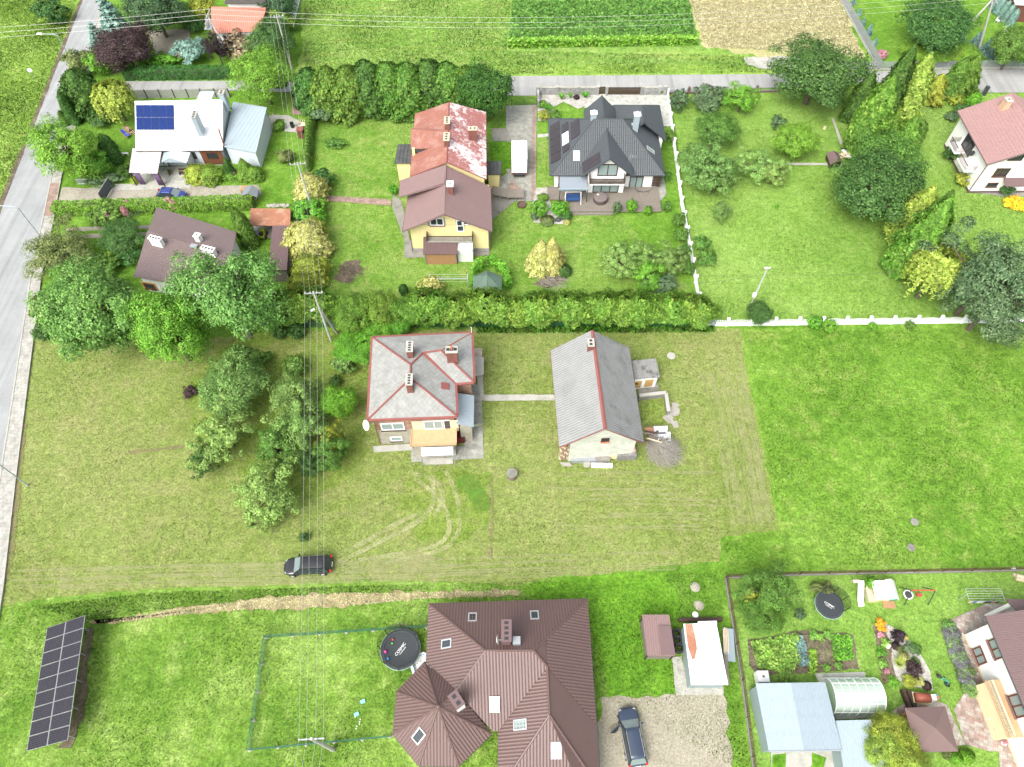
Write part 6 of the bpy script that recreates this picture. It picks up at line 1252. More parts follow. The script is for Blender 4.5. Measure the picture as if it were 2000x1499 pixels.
# --- middle hedge of thujas on bare trunks
for k, x in enumerate(range(575, 1362, 29)):
    if 660 < x < 815: continue
    p = P(x+rnd.uniform(-5, 5), 630+rnd.uniform(-4, 4)-(8 if x < 650 else 0)); sc_ = scl(p); f = (x-575)/790
    plant(['standard_a', 'standard_b'][k % 2], 'thuja on bare trunks in the long middle hedge', 'thuja', p, rnd.uniform(26, 33)/sc_, rnd.uniform(4.0, 5.3), F_THUJAB, 'thujas of the long middle hedge', tmat=BARKG)
at('shrub_a', 1340, 605, 28, 4, F_THUJAB, 'yellowish thuja closing the middle hedge', 'thuja', name='thuja'); at('shrub_b', 1290, 552, 38, 2.4, F_GREY, 'pale silver shrub behind the hedge end', 'shrub', ryf=.6); at('shrub_a', 840, 560, 26, 2.2, F_YEL, 'yellow dome shrub behind the middle hedge', 'shrub'); at('ball_a', 788, 566, 9, 1.8, F_DARK, 'small dark cone beside the yellow dome', 'shrub')
# --- column of yellow thujas
at('thuja_b', 606, 372, 30, 4.6, F_YEL, 'yellow thuja above the flowering viburnum', 'thuja'); at('thuja_b', 600, 470, 40, 5, F_YEL, 'large yellow thuja beside the brown shed', 'thuja'); at('thuja_b', 618, 452, 20, 4.2, F_GOLD, 'golden thuja behind the yellow one', 'thuja'); at('shrub_a', 628, 350, 24, 2.6, F_DARK, 'dark green bush beside the yellow thuja', 'shrub'); at('shrub_a', 603, 414, 38, 2.8, F_LUSH, 'green viburnum with white flowers', 'shrub'); at('thuja_b', 605, 530, 34, 4, F_GOLD, 'golden-green thuja with dead twigs', 'thuja'); at('thuja_b', 590, 560, 26, 3.6, F_GOLD, 'golden-green thuja at the hedge corner', 'thuja'); at('shrub_a', 574, 426, 18, 1.8, F_MID, 'green shrub beside the rusty shed', 'shrub')
for k in range(14):
    x, y = 608-k*.5, 240+k*6.4; spire('column_a', x+rnd.uniform(-1, 1), y+8, y-14, 8.5, F_THUJA, 'clipped young thuja in the narrow garden hedge', 'young thujas in the narrow hedge')
# --- back row of tall thujas
for k, (x, r, h) in enumerate(((618, 30, 6), (652, 30, 6.6), (690, 32, 7), (728, 32, 7.3), (768, 30, 7.2), (805, 32, 7.6), (845, 33, 7.6), (880, 32, 7.3), (912, 30, 7))):
    p = P(x, 218+rnd.uniform(-5, 5)); plant('thuja_b', 'tall thuja in the row behind the yellow house', 'thuja', p, r/scl(p)*1.2, h+.8, F_THUJA if k % 3 else F_THUJAD, 'tall thujas behind the yellow house')
at('tree_d', 945, 178, 56, 9, F_THUJAD, 'broad dark tree closing the tall thuja row', name='maple'); at('shrub_b', 640, 212, 38, 3, F_GREY, 'grey-green bush before the tall thujas', 'shrub'); at('shrub_b', 795, 208, 20, 3, F_OLIVE, 'dry olive bush before the tall thujas', 'shrub'); at('shrub_a', 765, 215, 18, 2, F_DARK, 'dark bush under the tall thujas', 'shrub'); at('shrub_a', 655, 280, 25, 1.2, F_MID, 'low hydrangea on the yellow house lawn', 'shrub', ryf=.5); at('shrub_a', 768, 372, 10, 1.4, F_LUSH, 'small bush by the yellow house path', 'shrub')
# --- beds of the dark house
for kind, x, y, r, h, m_, l in (('shrub_a', 1052, 408, 20, 1.8, F_LUSH, 'white-flowering hydrangea in the gravel bed'), ('shrub_a', 1093, 408, 17, 2, F_LUSH, 'green buddleia in the gravel bed'), ('shrub_c', 1060, 386, 12, 1, F_THUJAB, 'small round bush at the paving end'), ('ball_a', 1069, 430, 14, 1, F_OLIVE, 'dark olive ball shrub in the gravel bed'), ('shrub_c', 1044, 424, 8, 1.1, F_GREY, 'pale slim shrub at the gravel bed edge'), ('shrub_c', 1106, 422, 13, 1, F_DARK, 'dark shrub by the deck step'), ('ball_a', 1107, 434, 7, .7, F_YEL, 'small yellow ball shrub at the bed corner'), ('shrub_c', 1205, 406, 10, 2, F_GREY, 'lilac-flowered shrub at the deck edge'), ('shrub_c', 1233, 403, 12, 2.3, F_LUSH, 'bushy green shrub at the deck edge'), ('shrub_c', 1265, 412, 9, 1.6, F_LUSH, 'smallest green shrub at the deck edge'), ('shrub_b', 1301, 403, 11, 1.8, F_MID, 'thin sapling at the deck corner'), ('grass_a', 1097, 190, 12, 1.2, F_LUSH, 'tall green grass clump by the stone wall'), ('grass_a', 1114, 188, 9, 1, F_LUSH, 'smaller grass clump by the stone wall'), ('grass_a', 1143, 187, 13, 1.1, F_LUSH, 'wide grass clump near the pedestrian gate'), ('shrub_a', 1062, 226, 13, 1.3, F_GOLD, 'golden shrub in the entrance bed'), ('shrub_a', 1082, 224, 13, 1, F_MID, 'pink-flowered low rose in the entrance bed'), ('shrub_a', 1060, 204, 11, .9, F_THUJAB, 'light shrub at the stone wall corner'), ('ball_a', 1126, 190, 6, .6, F_PURPLE, 'small purple shrub by the grass clumps'), ('shrub_a', 1072, 210, 9, .8, F_LUSH, 'fresh ground shrub in the entrance bed')): at(kind, x, y, r, h, m_, l, 'shrub')
at('thuja_c', 1056, 500, 30, 5.2, F_YEL, 'bright yellow thuja, taller of the lawn pair', 'thuja'); at('thuja_c', 1078, 498, 27, 5.4, F_YEL, 'bright yellow thuja twin on the lawn', 'thuja'); at('ball_a', 1103, 528, 14, 1.4, F_DARK, 'dark ball shrub beside the yellow thujas', 'shrub')
for k, (x, y, r, h, m_) in enumerate(((1212, 508, 44, 3.6, F_APPLEP), (1258, 500, 30, 3.4, F_APPLEP), (1265, 540, 34, 3.2, F_MAPLE), (1310, 505, 36, 3.2, F_APPLE))): at(['apple_a', 'apple_b', 'apple_c', 'apple_a'][k], x, y, r, h, m_, ['wide pale apple tree behind the middle hedge', 'light apple tree next to the wide pale one', 'young green cherry tree behind the middle hedge', 'apple tree against the white fence'][k], 'apple tree')
for x, y, r, l in ((1326, 430, 14, 'creeper bush on the white fence near the deck'), (1330, 460, 15, 'creeper on the white fence half way'), (1338, 490, 14, 'creeper low on the white fence'), (1345, 525, 14, 'creeper by the fence near the hedge'), (1372, 475, 18, 'bush outside the white fence'), (1380, 505, 20, 'larger bush outside the white fence'), (1304, 345, 8, 'thin green climber at the house side'), (1308, 265, 10, 'small shrub at the fence top')): at('shrub_b', x, y, r, 1.9, F_MID, l, 'bush')
# --- right orchard
for kind, x, y, r, h, m_, l in (('shrub_a', 1327, 197, 20, 3.4, F_GREY, 'dark round pear tree by the white fence'), ('shrub_b', 1385, 188, 34, 2.4, F_GREY, 'bluish spreading plum by the road fence'), ('shrub_b', 1380, 208, 22, 2.2, F_GREY, 'bluish low plum under the spreading one'), ('apple_c', 1450, 192, 33, 4, F_MAPLE, 'fresh green cherry tree by the road fence'), ('tree_d', 1400, 252, 42, 5, F_MID, 'dense apple tree with dark leaves'), ('apple_a', 1378, 322, 58, 5.4, F_APPLE, 'old grey-green apple tree by the white fence'), ('apple_b', 1400, 350, 40, 4, F_APPLE, 'drooping lower crown of the old apple trees'), ('apple_b', 1480, 322, 44, 3.8, F_APPLEP, 'wide yellowish apple tree in the orchard'), ('apple_a', 1510, 338, 30, 3.2, F_APPLEP, 'pale small apple tree by the garden path'), ('apple_c', 1410, 412, 21, 2.8, F_APPLE, 'small apple sapling below the old tree'), ('tree_a', 1554, 275, 44, 4.6, F_MAPLE, 'yellow-green hazel bush by the path'), ('shrub_b', 1520, 240, 16, 1.8, F_GREY, 'small blue-green bush behind the hazel'), ('tree_a', 1597, 142, 86, 9, F_DARK, 'big cherry tree at the side road'), ('tree_d', 1715, 365, 88, 8, F_DARK, 'big round dark hornbeam on the lawn'), ('tree_b', 1730, 305, 62, 7, F_MID, 'lighter tree above the dark hornbeam'), ('tree_c', 1930, 540, 100, 12, F_GREY, 'large grey-green tree at the white fence'), ('tree_b', 1940, 590, 86, 9, F_GREY, 'lower grey-green tree over the white fence'), ('tree_d', 1830, 45, 72, 8, F_DARK, 'broad dark conifer behind the side road'), ('tree_d', 1985, 90, 46, 7, F_MID, 'rounded conifer at the corner garden'), ('shrub_a', 1722, 107, 12, 1.3, F_PINK, 'pink flowering shrub at the fence corner'), ('shrub_b', 1858, 228, 13, 1.2, F_GREY, 'low juniper left of the rose roof'), ('shrub_a', 1880, 215, 16, 1.8, F_DARK, 'dark bush left of the rose roof'), ('shrub_a', 1866, 195, 18, 1.5, F_GOLD, 'golden juniper left of the rose roof'), ('shrub_b', 1862, 300, 18, 2.4, F_DARK, 'dark shrub below the balconies'), ('shrub_a', 1884, 350, 18, 1.6, F_GOLD, 'yellowish shrub at the white house corner'), ('shrub_a', 1965, 370, 16, 1.4, F_DARK, 'dark rose bush at the white house door'), ('shrub_d', 1985, 397, 22, .8, F_ORANGE, 'patch of orange flowers right of the lawn'), ('tree_d', 1483, 612, 24, 4, F_DARK, 'bushy young tree growing at the concrete pole'), ('shrub_a', 1592, 630, 14, 2, F_LUSH, 'green bush growing through the white fence'), ('shrub_a', 1618, 636, 18, 1.2, F_LUSH, 'low spreading bush before the white fence'), ('shrub_a', 1704, 638, 9, 1, F_LUSH, 'small bush at the white fence'), ('shrub_a', 1778, 636, 10, 1.1, F_MID, 'little bush at the white fence post'), ('shrub_d', 1517, 404, 5, .4, F_LUSH, 'lone weed tuft on the orchard lawn')): at(kind, x, y, r, h, m_, l, 'tree' if kind[:4] in ('tree', 'appl') else 'shrub')
at('willow_a', 1836, 520, 56, 8.5, F_WILLOW, 'pale yellow-green feathery tree beside the grey-green tree', 'tree', name='false_acacia')
for bx, by, ty, r, m_, l in ((1662, 238, 140, 17, F_THUJAD, 'dark tall thuja behind the row'), (1676, 292, 150, 27, F_THUJAB, 'tallest bright thuja above the kennel'), (1700, 262, 84, 20, F_THUJAD, 'dark blue-tipped thuja at the road'), (1716, 295, 216, 16, F_THUJAB, 'short bright thuja above the hornbeam'), (1745, 245, 105, 26, F_WILLOW, 'yellowish plumed cypress by the road'), (1752, 300, 228, 20, F_THUJAB, 'bright thuja beside the light tree'), (1773, 290, 235, 14, F_THUJA, 'small thuja right of the bright one'), (1812, 200, 145, 16, F_GOLD, 'short golden cypress by the road'), (1848, 188, 112, 15, F_THUJA, 'green thuja, left of the roadside pair'), (1866, 190, 106, 17, F_THUJA, 'green thuja, right of the roadside pair'), (1758, 470, 363, 24, F_WILLOW, 'golden cypress below the hornbeam'), (1772, 505, 372, 24, F_THUJA, 'middle green thuja below the hornbeam'), (1760, 530, 385, 30, F_THUJAB, 'broad green thuja beside the feathery tree'), (1895, 200, 178, 11, F_LUSH, 'small clipped cone by the gate')): spire('thuja_a' if r > 15 else 'column_a', bx, by, ty, r*1.35, m_, l)
for k, (x, y, r) in enumerate(((1790, 100, 30), (1828, 108, 26), (1858, 100, 30), (1885, 104, 28))): at('tree_d', x, y, r, 2.6, F_BRIGHT, 'bright green rounded bush behind the grey fence', 'bush', 'bright bushes behind the grey fence', name='bush')
for k, (x, y, r, l) in enumerate(((1678, 25, 7, 'blue spruce sapling, farthest along the slab fence'), (1686, 43, 7, 'blue spruce sapling next to the farthest one'), (1698, 60, 10, 'largest blue spruce sapling by the slab fence'), (1710, 82, 7, 'blue spruce sapling nearest the road'), (1668, 3, 7, 'blue spruce sapling at the top of the row'), (1834, 72, 15, 'silvery blue spruce below the broad conifer'), (1880, 72, 9, 'small blue spruce between the pylon legs'), (1908, 78, 13, 'blue spruce at the right pylon leg'), (1928, 92, 14, 'dark blue spruce beside the pylon'), (1943, 100, 14, 'blue spruce at the grey fence'))): at('spruce_b', x, y, r, r/5.5, F_BLUE, l, 'spruce')
for k, (x, y) in enumerate(((1955, 10), (1964, 18), (1972, 26), (1980, 34), (1947, 2))): at('column_a', x, y, 8, 3, F_BLUE, 'clipped blue-green spruce column in the corner garden', 'spruce', 'clipped spruces in the corner garden', name='spruce')
# --- bottom right garden
at('tree_c', 1500, 1150, 54, 6, F_MID, 'airy young cherry tree at the fence corner'); at('tree_d', 1485, 1195, 46, 3, F_THUJA, 'yellowish currant bush below the cherry tree', 'bush', name='bush'); at('apple_c', 1462, 1170, 24, 3, F_GOLD, 'golden-leaved shrub at the fence corner', 'shrub', name='shrub'); at('shrub_b', 1563, 1200, 12, 1.2, F_GREY, 'thin grey sapling beside the trampoline', 'shrub'); at('shrub_b', 1605, 1148, 26, 1.4, F_OLIVE, 'vine on a low trellis behind the trampoline', 'bush', ryf=.5); at('shrub_a', 1700, 1140, 14, 1.6, F_LUSH, 'round bush behind the playhouse', 'shrub')
for x, y, r, l in ((1735, 1430, 40, 'golden cypress bush at the annex, upper'), (1722, 1462, 42, 'golden cypress bush at the annex, left'), (1765, 1475, 44, 'golden cypress bush at the pavilion corner'), (1780, 1510, 42, 'golden cypress bush behind the pavilion trellis')): at('tree_d', x, y, r, 3.6, F_GOLD if r != 42 else F_WILLOW, l, 'cypress', name='cypress')
at('ball_a', 1867, 1480, 13, 1.1, F_HEDGE, 'clipped box ball, left of two by the pavilion', 'shrub'); at('ball_a', 1890, 1477, 14, 1.2, F_HEDGE, 'clipped box ball, right of two by the pavilion', 'shrub'); at('shrub_b', 1850, 1470, 14, 1, F_OLIVE, 'dull shrub behind the trellis', 'shrub')
for kind, x, y, r, h, m_, l in (('shrub_d', 1718, 1217, 10, .8, F_ORANGE, 'bright orange daylilies at the top of the rockery'), ('shrub_d', 1722, 1227, 9, .7, F_ORANGE, 'second orange daylily clump of the rockery'), ('spruce_b', 1757, 1241, 15, 1.5, F_BLACKP, 'black-leaved elder in the rockery'), ('ball_a', 1750, 1262, 8, .6, F_PURPLE, 'rusty ball shrub below the black elder'), ('ball_a', 1770, 1245, 5, .5, F_YEL, 'small yellow shrub beside the black elder'), ('shrub_c', 1790, 1268, 12, .5, F_DARK, 'dark creeping juniper in the rockery'), ('shrub_d', 1776, 1268, 12, .5, F_GREY, 'silvery ground plant in the rockery'), ('ball_a', 1766, 1284, 11, .7, F_YEL, 'yellow mound shrub in the rockery middle'), ('grass_a', 1755, 1296, 16, .9, F_WILLOW, 'variegated grass fountain in the rockery'), ('shrub_a', 1786, 1306, 17, 1, F_PURPLE, 'dark red maple bush in the rockery'), ('shrub_c', 1788, 1292, 9, .6, F_MID, 'green shrub above the red maple bush'), ('shrub_c', 1775, 1330, 15, .7, F_GOLD, 'golden spreading shrub at the rockery bottom'), ('shrub_c', 1796, 1332, 11, .6, F_YEL, 'yellow spreading shrub at the rockery bottom'), ('ball_a', 1811, 1340, 9, .6, F_PURPLE, 'brown-red shrub at the rockery tip'), ('shrub_d', 1728, 1255, 10, .7, F_VEG, 'green perennials in the flower strip'), ('shrub_d', 1722, 1240, 8, .6, F_PINK, 'pink perennials in the flower strip'), ('shrub_d', 1734, 1262, 5, .7, F_WHITE, 'white flowers in the flower strip'), ('shrub_d', 1722, 1275, 10, .6, F_LUSH, 'leafy perennials in the flower strip'), ('shrub_d', 1725, 1295, 10, .6, F_VEG, 'pale leafy perennials in the flower strip'), ('shrub_d', 1732, 1312, 6, .6, F_PINK, 'crimson roses in the flower strip'), ('grass_a', 1726, 1327, 10, .5, F_DEAD, 'dry feather grass at the strip end'), ('shrub_d', 1745, 1330, 12, .5, F_LUSH, 'nasturtiums at the strip end'), ('shrub_a', 1757, 1268, 8, .6, F_OLIVE, 'olive dwarf shrub in the rockery')): at(kind, x, y, r, h, m_, l, 'plant')
# --- custom leaf boxes: hedges, lavender, crops
def leaf_box(name, label, cat, px0, px1, w, h, mat, leaf=.12, dens=70, kind=None, parent=None, seed=3, base=0.0, top_noise=.06):
    a, b = (P(*px0) if len(px0) == 2 else V(px0)), (P(*px1) if len(px1) == 2 else V(px1)); d = (b-a).normalized(); n = V((-d.y, d.x, 0)); L = (b-a).length; rs = np.random.RandomState(seed)
    C = []; N = []
    def face(o_, u, v, lu, lv, nn):
        k = int(lu*lv*dens)+4; s_ = rs.uniform(0, 1, (k, 2)); q = np.array(o_)+s_[:, :1]*lu*np.array(u)+s_[:, 1:]*lv*np.array(v)
        q += np.array(nn)*(rs.normal(0, .05, k)+top_noise*np.sin(q[:, 0]*2.3+q[:, 1]*1.7)+top_noise*np.sin(q[:, 0]*5.1-q[:, 2]*4))[:, None]; C.append(q); N.append(nrm(np.tile(np.array(nn), (k, 1))+unit(k, rs)*.55+np.array([0, 0, .25])))
    z = V((0, 0, 1)); o0 = a-n*w/2+z*base
    face(o0, d, z, L, h, -n); face(a+n*w/2+z*base, d, z, L, h, n); face(o0, n, z, w, h, -d); face(b-n*w/2+z*base, n, z, w, h, d); face(a-n*w/2+z*(base+h), d, n, L, w, z)
    C = np.concatenate(C)-np.array(a); N = np.concatenate(N); me = leaf_mesh(name, C, N, leaf*rs.uniform(.7, 1.4, len(C)), rs)
    me.materials.append(mat) if False else None; me.materials[0] = mat
    t_ = thing(name, label, cat, a); link('foliage', me, t_); MB().prism([tuple(a-n*w*.3), tuple(b-n*w*.3), tuple(b+n*w*.3), tuple(a+n*w*.3)], base, base+h*.8).build('inner_branches', BARK, t_, a); return t_
leaf_box('hedge', 'long clipped bright green hedge along the lane', 'hedge', (112, 418), (498, 405), 1.5, 1.7, F_HEDGE, .13, 95); leaf_box('hedge', 'clipped dark green hedge along the side road', 'hedge', (248, 153), (456, 151), 1.5, 1.7, F_HEDGED, .14, 85)
leaf_box('hedge', 'low clipped hedge before the white-roofed house', 'hedge', (440, 352), (508, 352), 1.0, .9, F_HEDGE, .12, 90)
# lavender: each plant a mound
a, b = P(1850, 1228), P(1892, 1345)
for k in range(13):
    q = a.lerp(b, k/12); pl_ = plant('shrub_c', 'lavender bush in the bed along the white house', 'lavender', q+V((rnd.uniform(-.1, .1), 0, 0)), rnd.uniform(.75, .9), .75, F_LAV if k % 3 else F_APPLE, 'lavender along the white house', name='lavender_bush')
# vegetables
def scatter(name, label, px, n, size, h, mat, kind='stuff', seed=5, zf=.5):
    """loose low plants filling a bed: nobody could count the leaves"""
    pts = [P(*q) for q in px]; rs = np.random.RandomState(seed); xs = [p.x for p in pts]; ys = [p.y for p in pts]; C = []
    def inside(x, y):
        c = False
        for i in range(len(pts)):
            a, b = pts[i], pts[i-1]
            if (a.y > y) != (b.y > y) and x < (b.x-a.x)*(y-a.y)/(b.y-a.y)+a.x: c = not c
        return c
    while len(C) < n:
        x, y = rs.uniform(min(xs), max(xs)), rs.uniform(min(ys), max(ys))
        if inside(x, y): C.append((x, y, rs.uniform(.02, h)**1))
    C = np.array(C); N = nrm(unit(n, rs)*.6+np.array([0, 0, 1])); me = leaf_mesh(name, C, N, size*rs.uniform(.6, 1.4, n), rs); me.materials[0] = mat; o_ = link(name, me); tag(o_, label, 'plants', None, kind); return o_
scatter('bean_bed', 'pale green bean plants filling the kitchen garden left', [(1465, 1255), (1545, 1240), (1562, 1295), (1545, 1312), (1480, 1308)], 1500, .2, .5, F_VEG); scatter('leek_bed', 'blue-grey leek strip in the kitchen garden', [(1548, 1245), (1566, 1243), (1580, 1300), (1562, 1302)], 420, .2, .45, F_CABB); scatter('carrot_bed', 'fresh green carrot tops at the right of the kitchen garden', [(1622, 1240), (1660, 1242), (1668, 1290), (1628, 1292)], 800, .15, .35, F_LUSH); scatter('celery_bed', 'yellow-green celery row in the kitchen garden', [(1580, 1270), (1594, 1270), (1592, 1318), (1578, 1316)], 260, .18, .45, F_CORN); scatter('weed_bed', 'sparse weeds on the bare kitchen garden soil', [(1566, 1240), (1622, 1240), (1628, 1300), (1590, 1310)], 160, .12, .2, F_OLIVE)
for x, y, r, l in ((1553, 1246, 9, 'zucchini plant at the leek strip'), (1590, 1242, 10, 'zucchini plant behind the bare soil'), (1602, 1244, 8, 'smaller zucchini plant behind the bare soil'), (1618, 1240, 9, 'zucchini plant at the carrot bed corner'), (1535, 1318, 16, 'large pumpkin plant before the blue garage'), (1615, 1306, 9, 'young vegetable plant at the greenhouse'), (1638, 1300, 8, 'vegetable plant beside the carrot bed')): at('shrub_d', x, y, r, .7, F_VEG, l, 'plant', name='vegetable_plant')
scatter('grape_climber', 'leafy vine climbing round the green gazebo', [(925, 530), (960, 515), (990, 530), (1000, 565), (965, 580), (985, 560), (985, 540), (955, 522), (928, 540), (926, 575), (918, 570)], 900, .26, 2.2, F_LUSH)
scatter('maize_row', 'long band of young maize at the field edge', [(990, 96), (1362, 90), (1360, 82), (992, 88)], 5200, .3, 1.5, F_CORN); scatter('potato_leaves', 'leafy potato rows of the crop field', [(1000, 2), (1345, 2), (1360, 80), (995, 86)], 9000, .42, .35, F_MID, seed=9); scatter('hay_swath', 'tangled dry stalks of the hay field', [(1345, 0), (1640, 0), (1685, 110), (1380, 92)], 22000, .17, .22, F_STRAW, seed=10)
DITCH = [(172, 1216), (250, 1207), (330, 1192), (480, 1174), (560, 1166), (620, 1161), (680, 1158), (740, 1160), (830, 1158), (930, 1156), (1015, 1153), (1015, 1162), (930, 1166), (830, 1169), (740, 1178), (680, 1184), (620, 1186), (560, 1190), (480, 1190), (330, 1203), (250, 1214)]
scatter('ditch_straw', 'dry straw lying in the long ditch', DITCH, 8000, .11, .12, F_STRAW, seed=12)
sheet('ditch', DITCH, L_STRAW, .35, .5, z=.062)
def blades(name, label, px, n, h, w, mat, seed):
    """upright grass blades in tufts over a rough meadow"""
    pts = [P(*q) for q in px]; rs = np.random.RandomState(seed); xs = np.array([p.x for p in pts]); ys = np.array([p.y for p in pts])
    x = rs.uniform(xs.min(), xs.max(), n*3); y = rs.uniform(ys.min(), ys.max(), n*3); c = np.zeros(n*3, bool)
    for i in range(len(pts)):
        x1, y1, x2, y2 = xs[i], ys[i], xs[i-1], ys[i-1]; k = ((y1 > y) != (y2 > y)) & (x < (x2-x1)*(y-y1)/(y2-y1+1e-12)+x1); c ^= k
    x, y = x[c][:n], y[c][:n]; n = len(x); a = rs.uniform(0, 6.283, n); hh = h*rs.uniform(.5, 1.4, n)*(1+.5*np.sin(x*.35+1)*np.sin(y*.31)); ww = w*rs.uniform(.6, 1.3, n); lean = rs.normal(0, .45, (n, 2))*hh[:, None]
    v = np.stack([np.stack([x-ww*np.cos(a), y-ww*np.sin(a), np.full(n, .01)], 1), np.stack([x+ww*np.cos(a), y+ww*np.sin(a), np.full(n, .01)], 1), np.stack([x+lean[:, 0], y+lean[:, 1], hh], 1)], 1).reshape(-1, 3)
    me = bpy.data.meshes.new(name); me.vertices.add(3*n); me.vertices.foreach_set('co', v.astype(np.float32).ravel()); me.loops.add(3*n); me.loops.foreach_set('vertex_index', np.arange(3*n, dtype=np.int32)); me.polygons.add(n); me.polygons.foreach_set('loop_start', np.arange(n, dtype=np.int32)*3); me.update(calc_edges=True); me.materials.append(mat); me.normals_split_custom_set_from_vertices(nrm(rs.normal(0, .25, (3*n, 3))+np.array([0, 0, 1])).tolist()); return tag(link(name, me), label, 'grass', None, 'stuff')
blades('meadow_grass', 'tall rough grass of the roadside meadow', [(-100, -30), (160, -30), (78, 215), (8, 390), (-100, 480)], 60000, .2, .05, F_GRASS, 71)
blades('field_grass', 'rough grass of the fallow field', [(595, 120), (592, -30), (1000, -30), (990, 100), (1450, 110), (1500, 142), (985, 146), (600, 150)], 60000, .16, .05, F_GRASS, 72)
blades('meadow_grass', 'dense grass of the right meadow', [(1452, 650), (2040, 640), (2060, 1100), (1420, 1108), (1412, 1058), (1526, 1038), (1495, 880)], 110000, .09, .035, F_GRASS, 73)
blades('lawn_grass', 'short lush grass of the bottom left garden', [(-60, 1215), (2, 1190), (300, 1160), (560, 1150), (830, 1140), (1090, 1135), (1330, 1120), (1400, 1120), (1470, 1520), (1180, 1360), (1180, 1520), (-60, 1520)], 110000, .1, .035, F_GRASS, 74)
blades('lot_grass', 'short dry stubble grass of the mown lot', [(64, 665), (20, 1049), (5, 1175), (300, 1150), (560, 1142), (1090, 1123), (1400, 1096), (1405, 1050), (1518, 1034), (1462, 745), (1445, 648), (940, 645), (720, 655)], 120000, .07, .04, F_GRASSY, 75)
blades('garden_grass', 'lawn grass of the garden with the hedge row', [(625, 225), (1000, 215), (1345, 570), (1365, 630), (570, 636), (640, 470)], 40000, .07, .045, F_GRASS, 76); blades('orchard_grass', 'lawn grass of the right orchard garden', [(1320, 190), (2040, 195), (2060, 612), (1378, 628)], 90000, .08, .045, F_GRASSY, 77)
blades('ditch_weeds', 'lush weeds along the ditch', [(60, 1185), (300, 1158), (560, 1150), (830, 1142), (840, 1154), (560, 1166), (330, 1190), (180, 1214)], 9000, .14, .04, F_GRASS, 78); blades('hedge_weeds', 'lush weeds along the green mesh fence', [(930, 636), (1395, 632), (1395, 650), (930, 652)], 5000, .4, .06, F_LUSH, 79)
# brushwood pile and prunings
def twigs(name, label, cx, cy, r, n, mat, h=1.2, L=1.6, seed=3):
    q = P(cx, cy); rs = random.Random(seed); t_ = thing(name, label, 'brushwood', q); m = MB()
    for k in range(n):
        a = rs.uniform(0, 6.28); rr = r*rs.uniform(0, 1)**.6; z = h*(1-(rr/r)**2)*rs.uniform(.3, 1); b = rs.gauss(-.6, .5); l = L*rs.uniform(.5, 1)
        p = V((rr*math.cos(a), rr*math.sin(a), z+.05)); m.tube([p, p+V((l*.5*math.cos(b), l*.5*math.sin(b), .08)), p+V((l*math.cos(b+.2), l*math.sin(b+.2), max(-z, -.25)))], .018, 3, .006, cap=False)
    m.build('twigs', mat, t_, kind='stuff'); return t_
twigs('brushwood_pile', 'big grey heap of cut branches at the barn corner', 1288, 880, 1.7, 800, TWIG, 1.9, 1.7); twigs('brushwood_pile', 'flat brown heap of prunings on the lawn', 680, 532, 1.9, 260, BARK, .35, 1.0, 5); twigs('brushwood_pile', 'thin branches lying below the yellow thujas', 1075, 548, 1.8, 120, TWIG, .3, 1.6, 6); twigs('dead_twigs', 'bare dead twigs in the golden thuja', 572, 528, 1.2, 120, BARKG, 2.2, 1.0, 8)
q = P(600, 560, 0); 
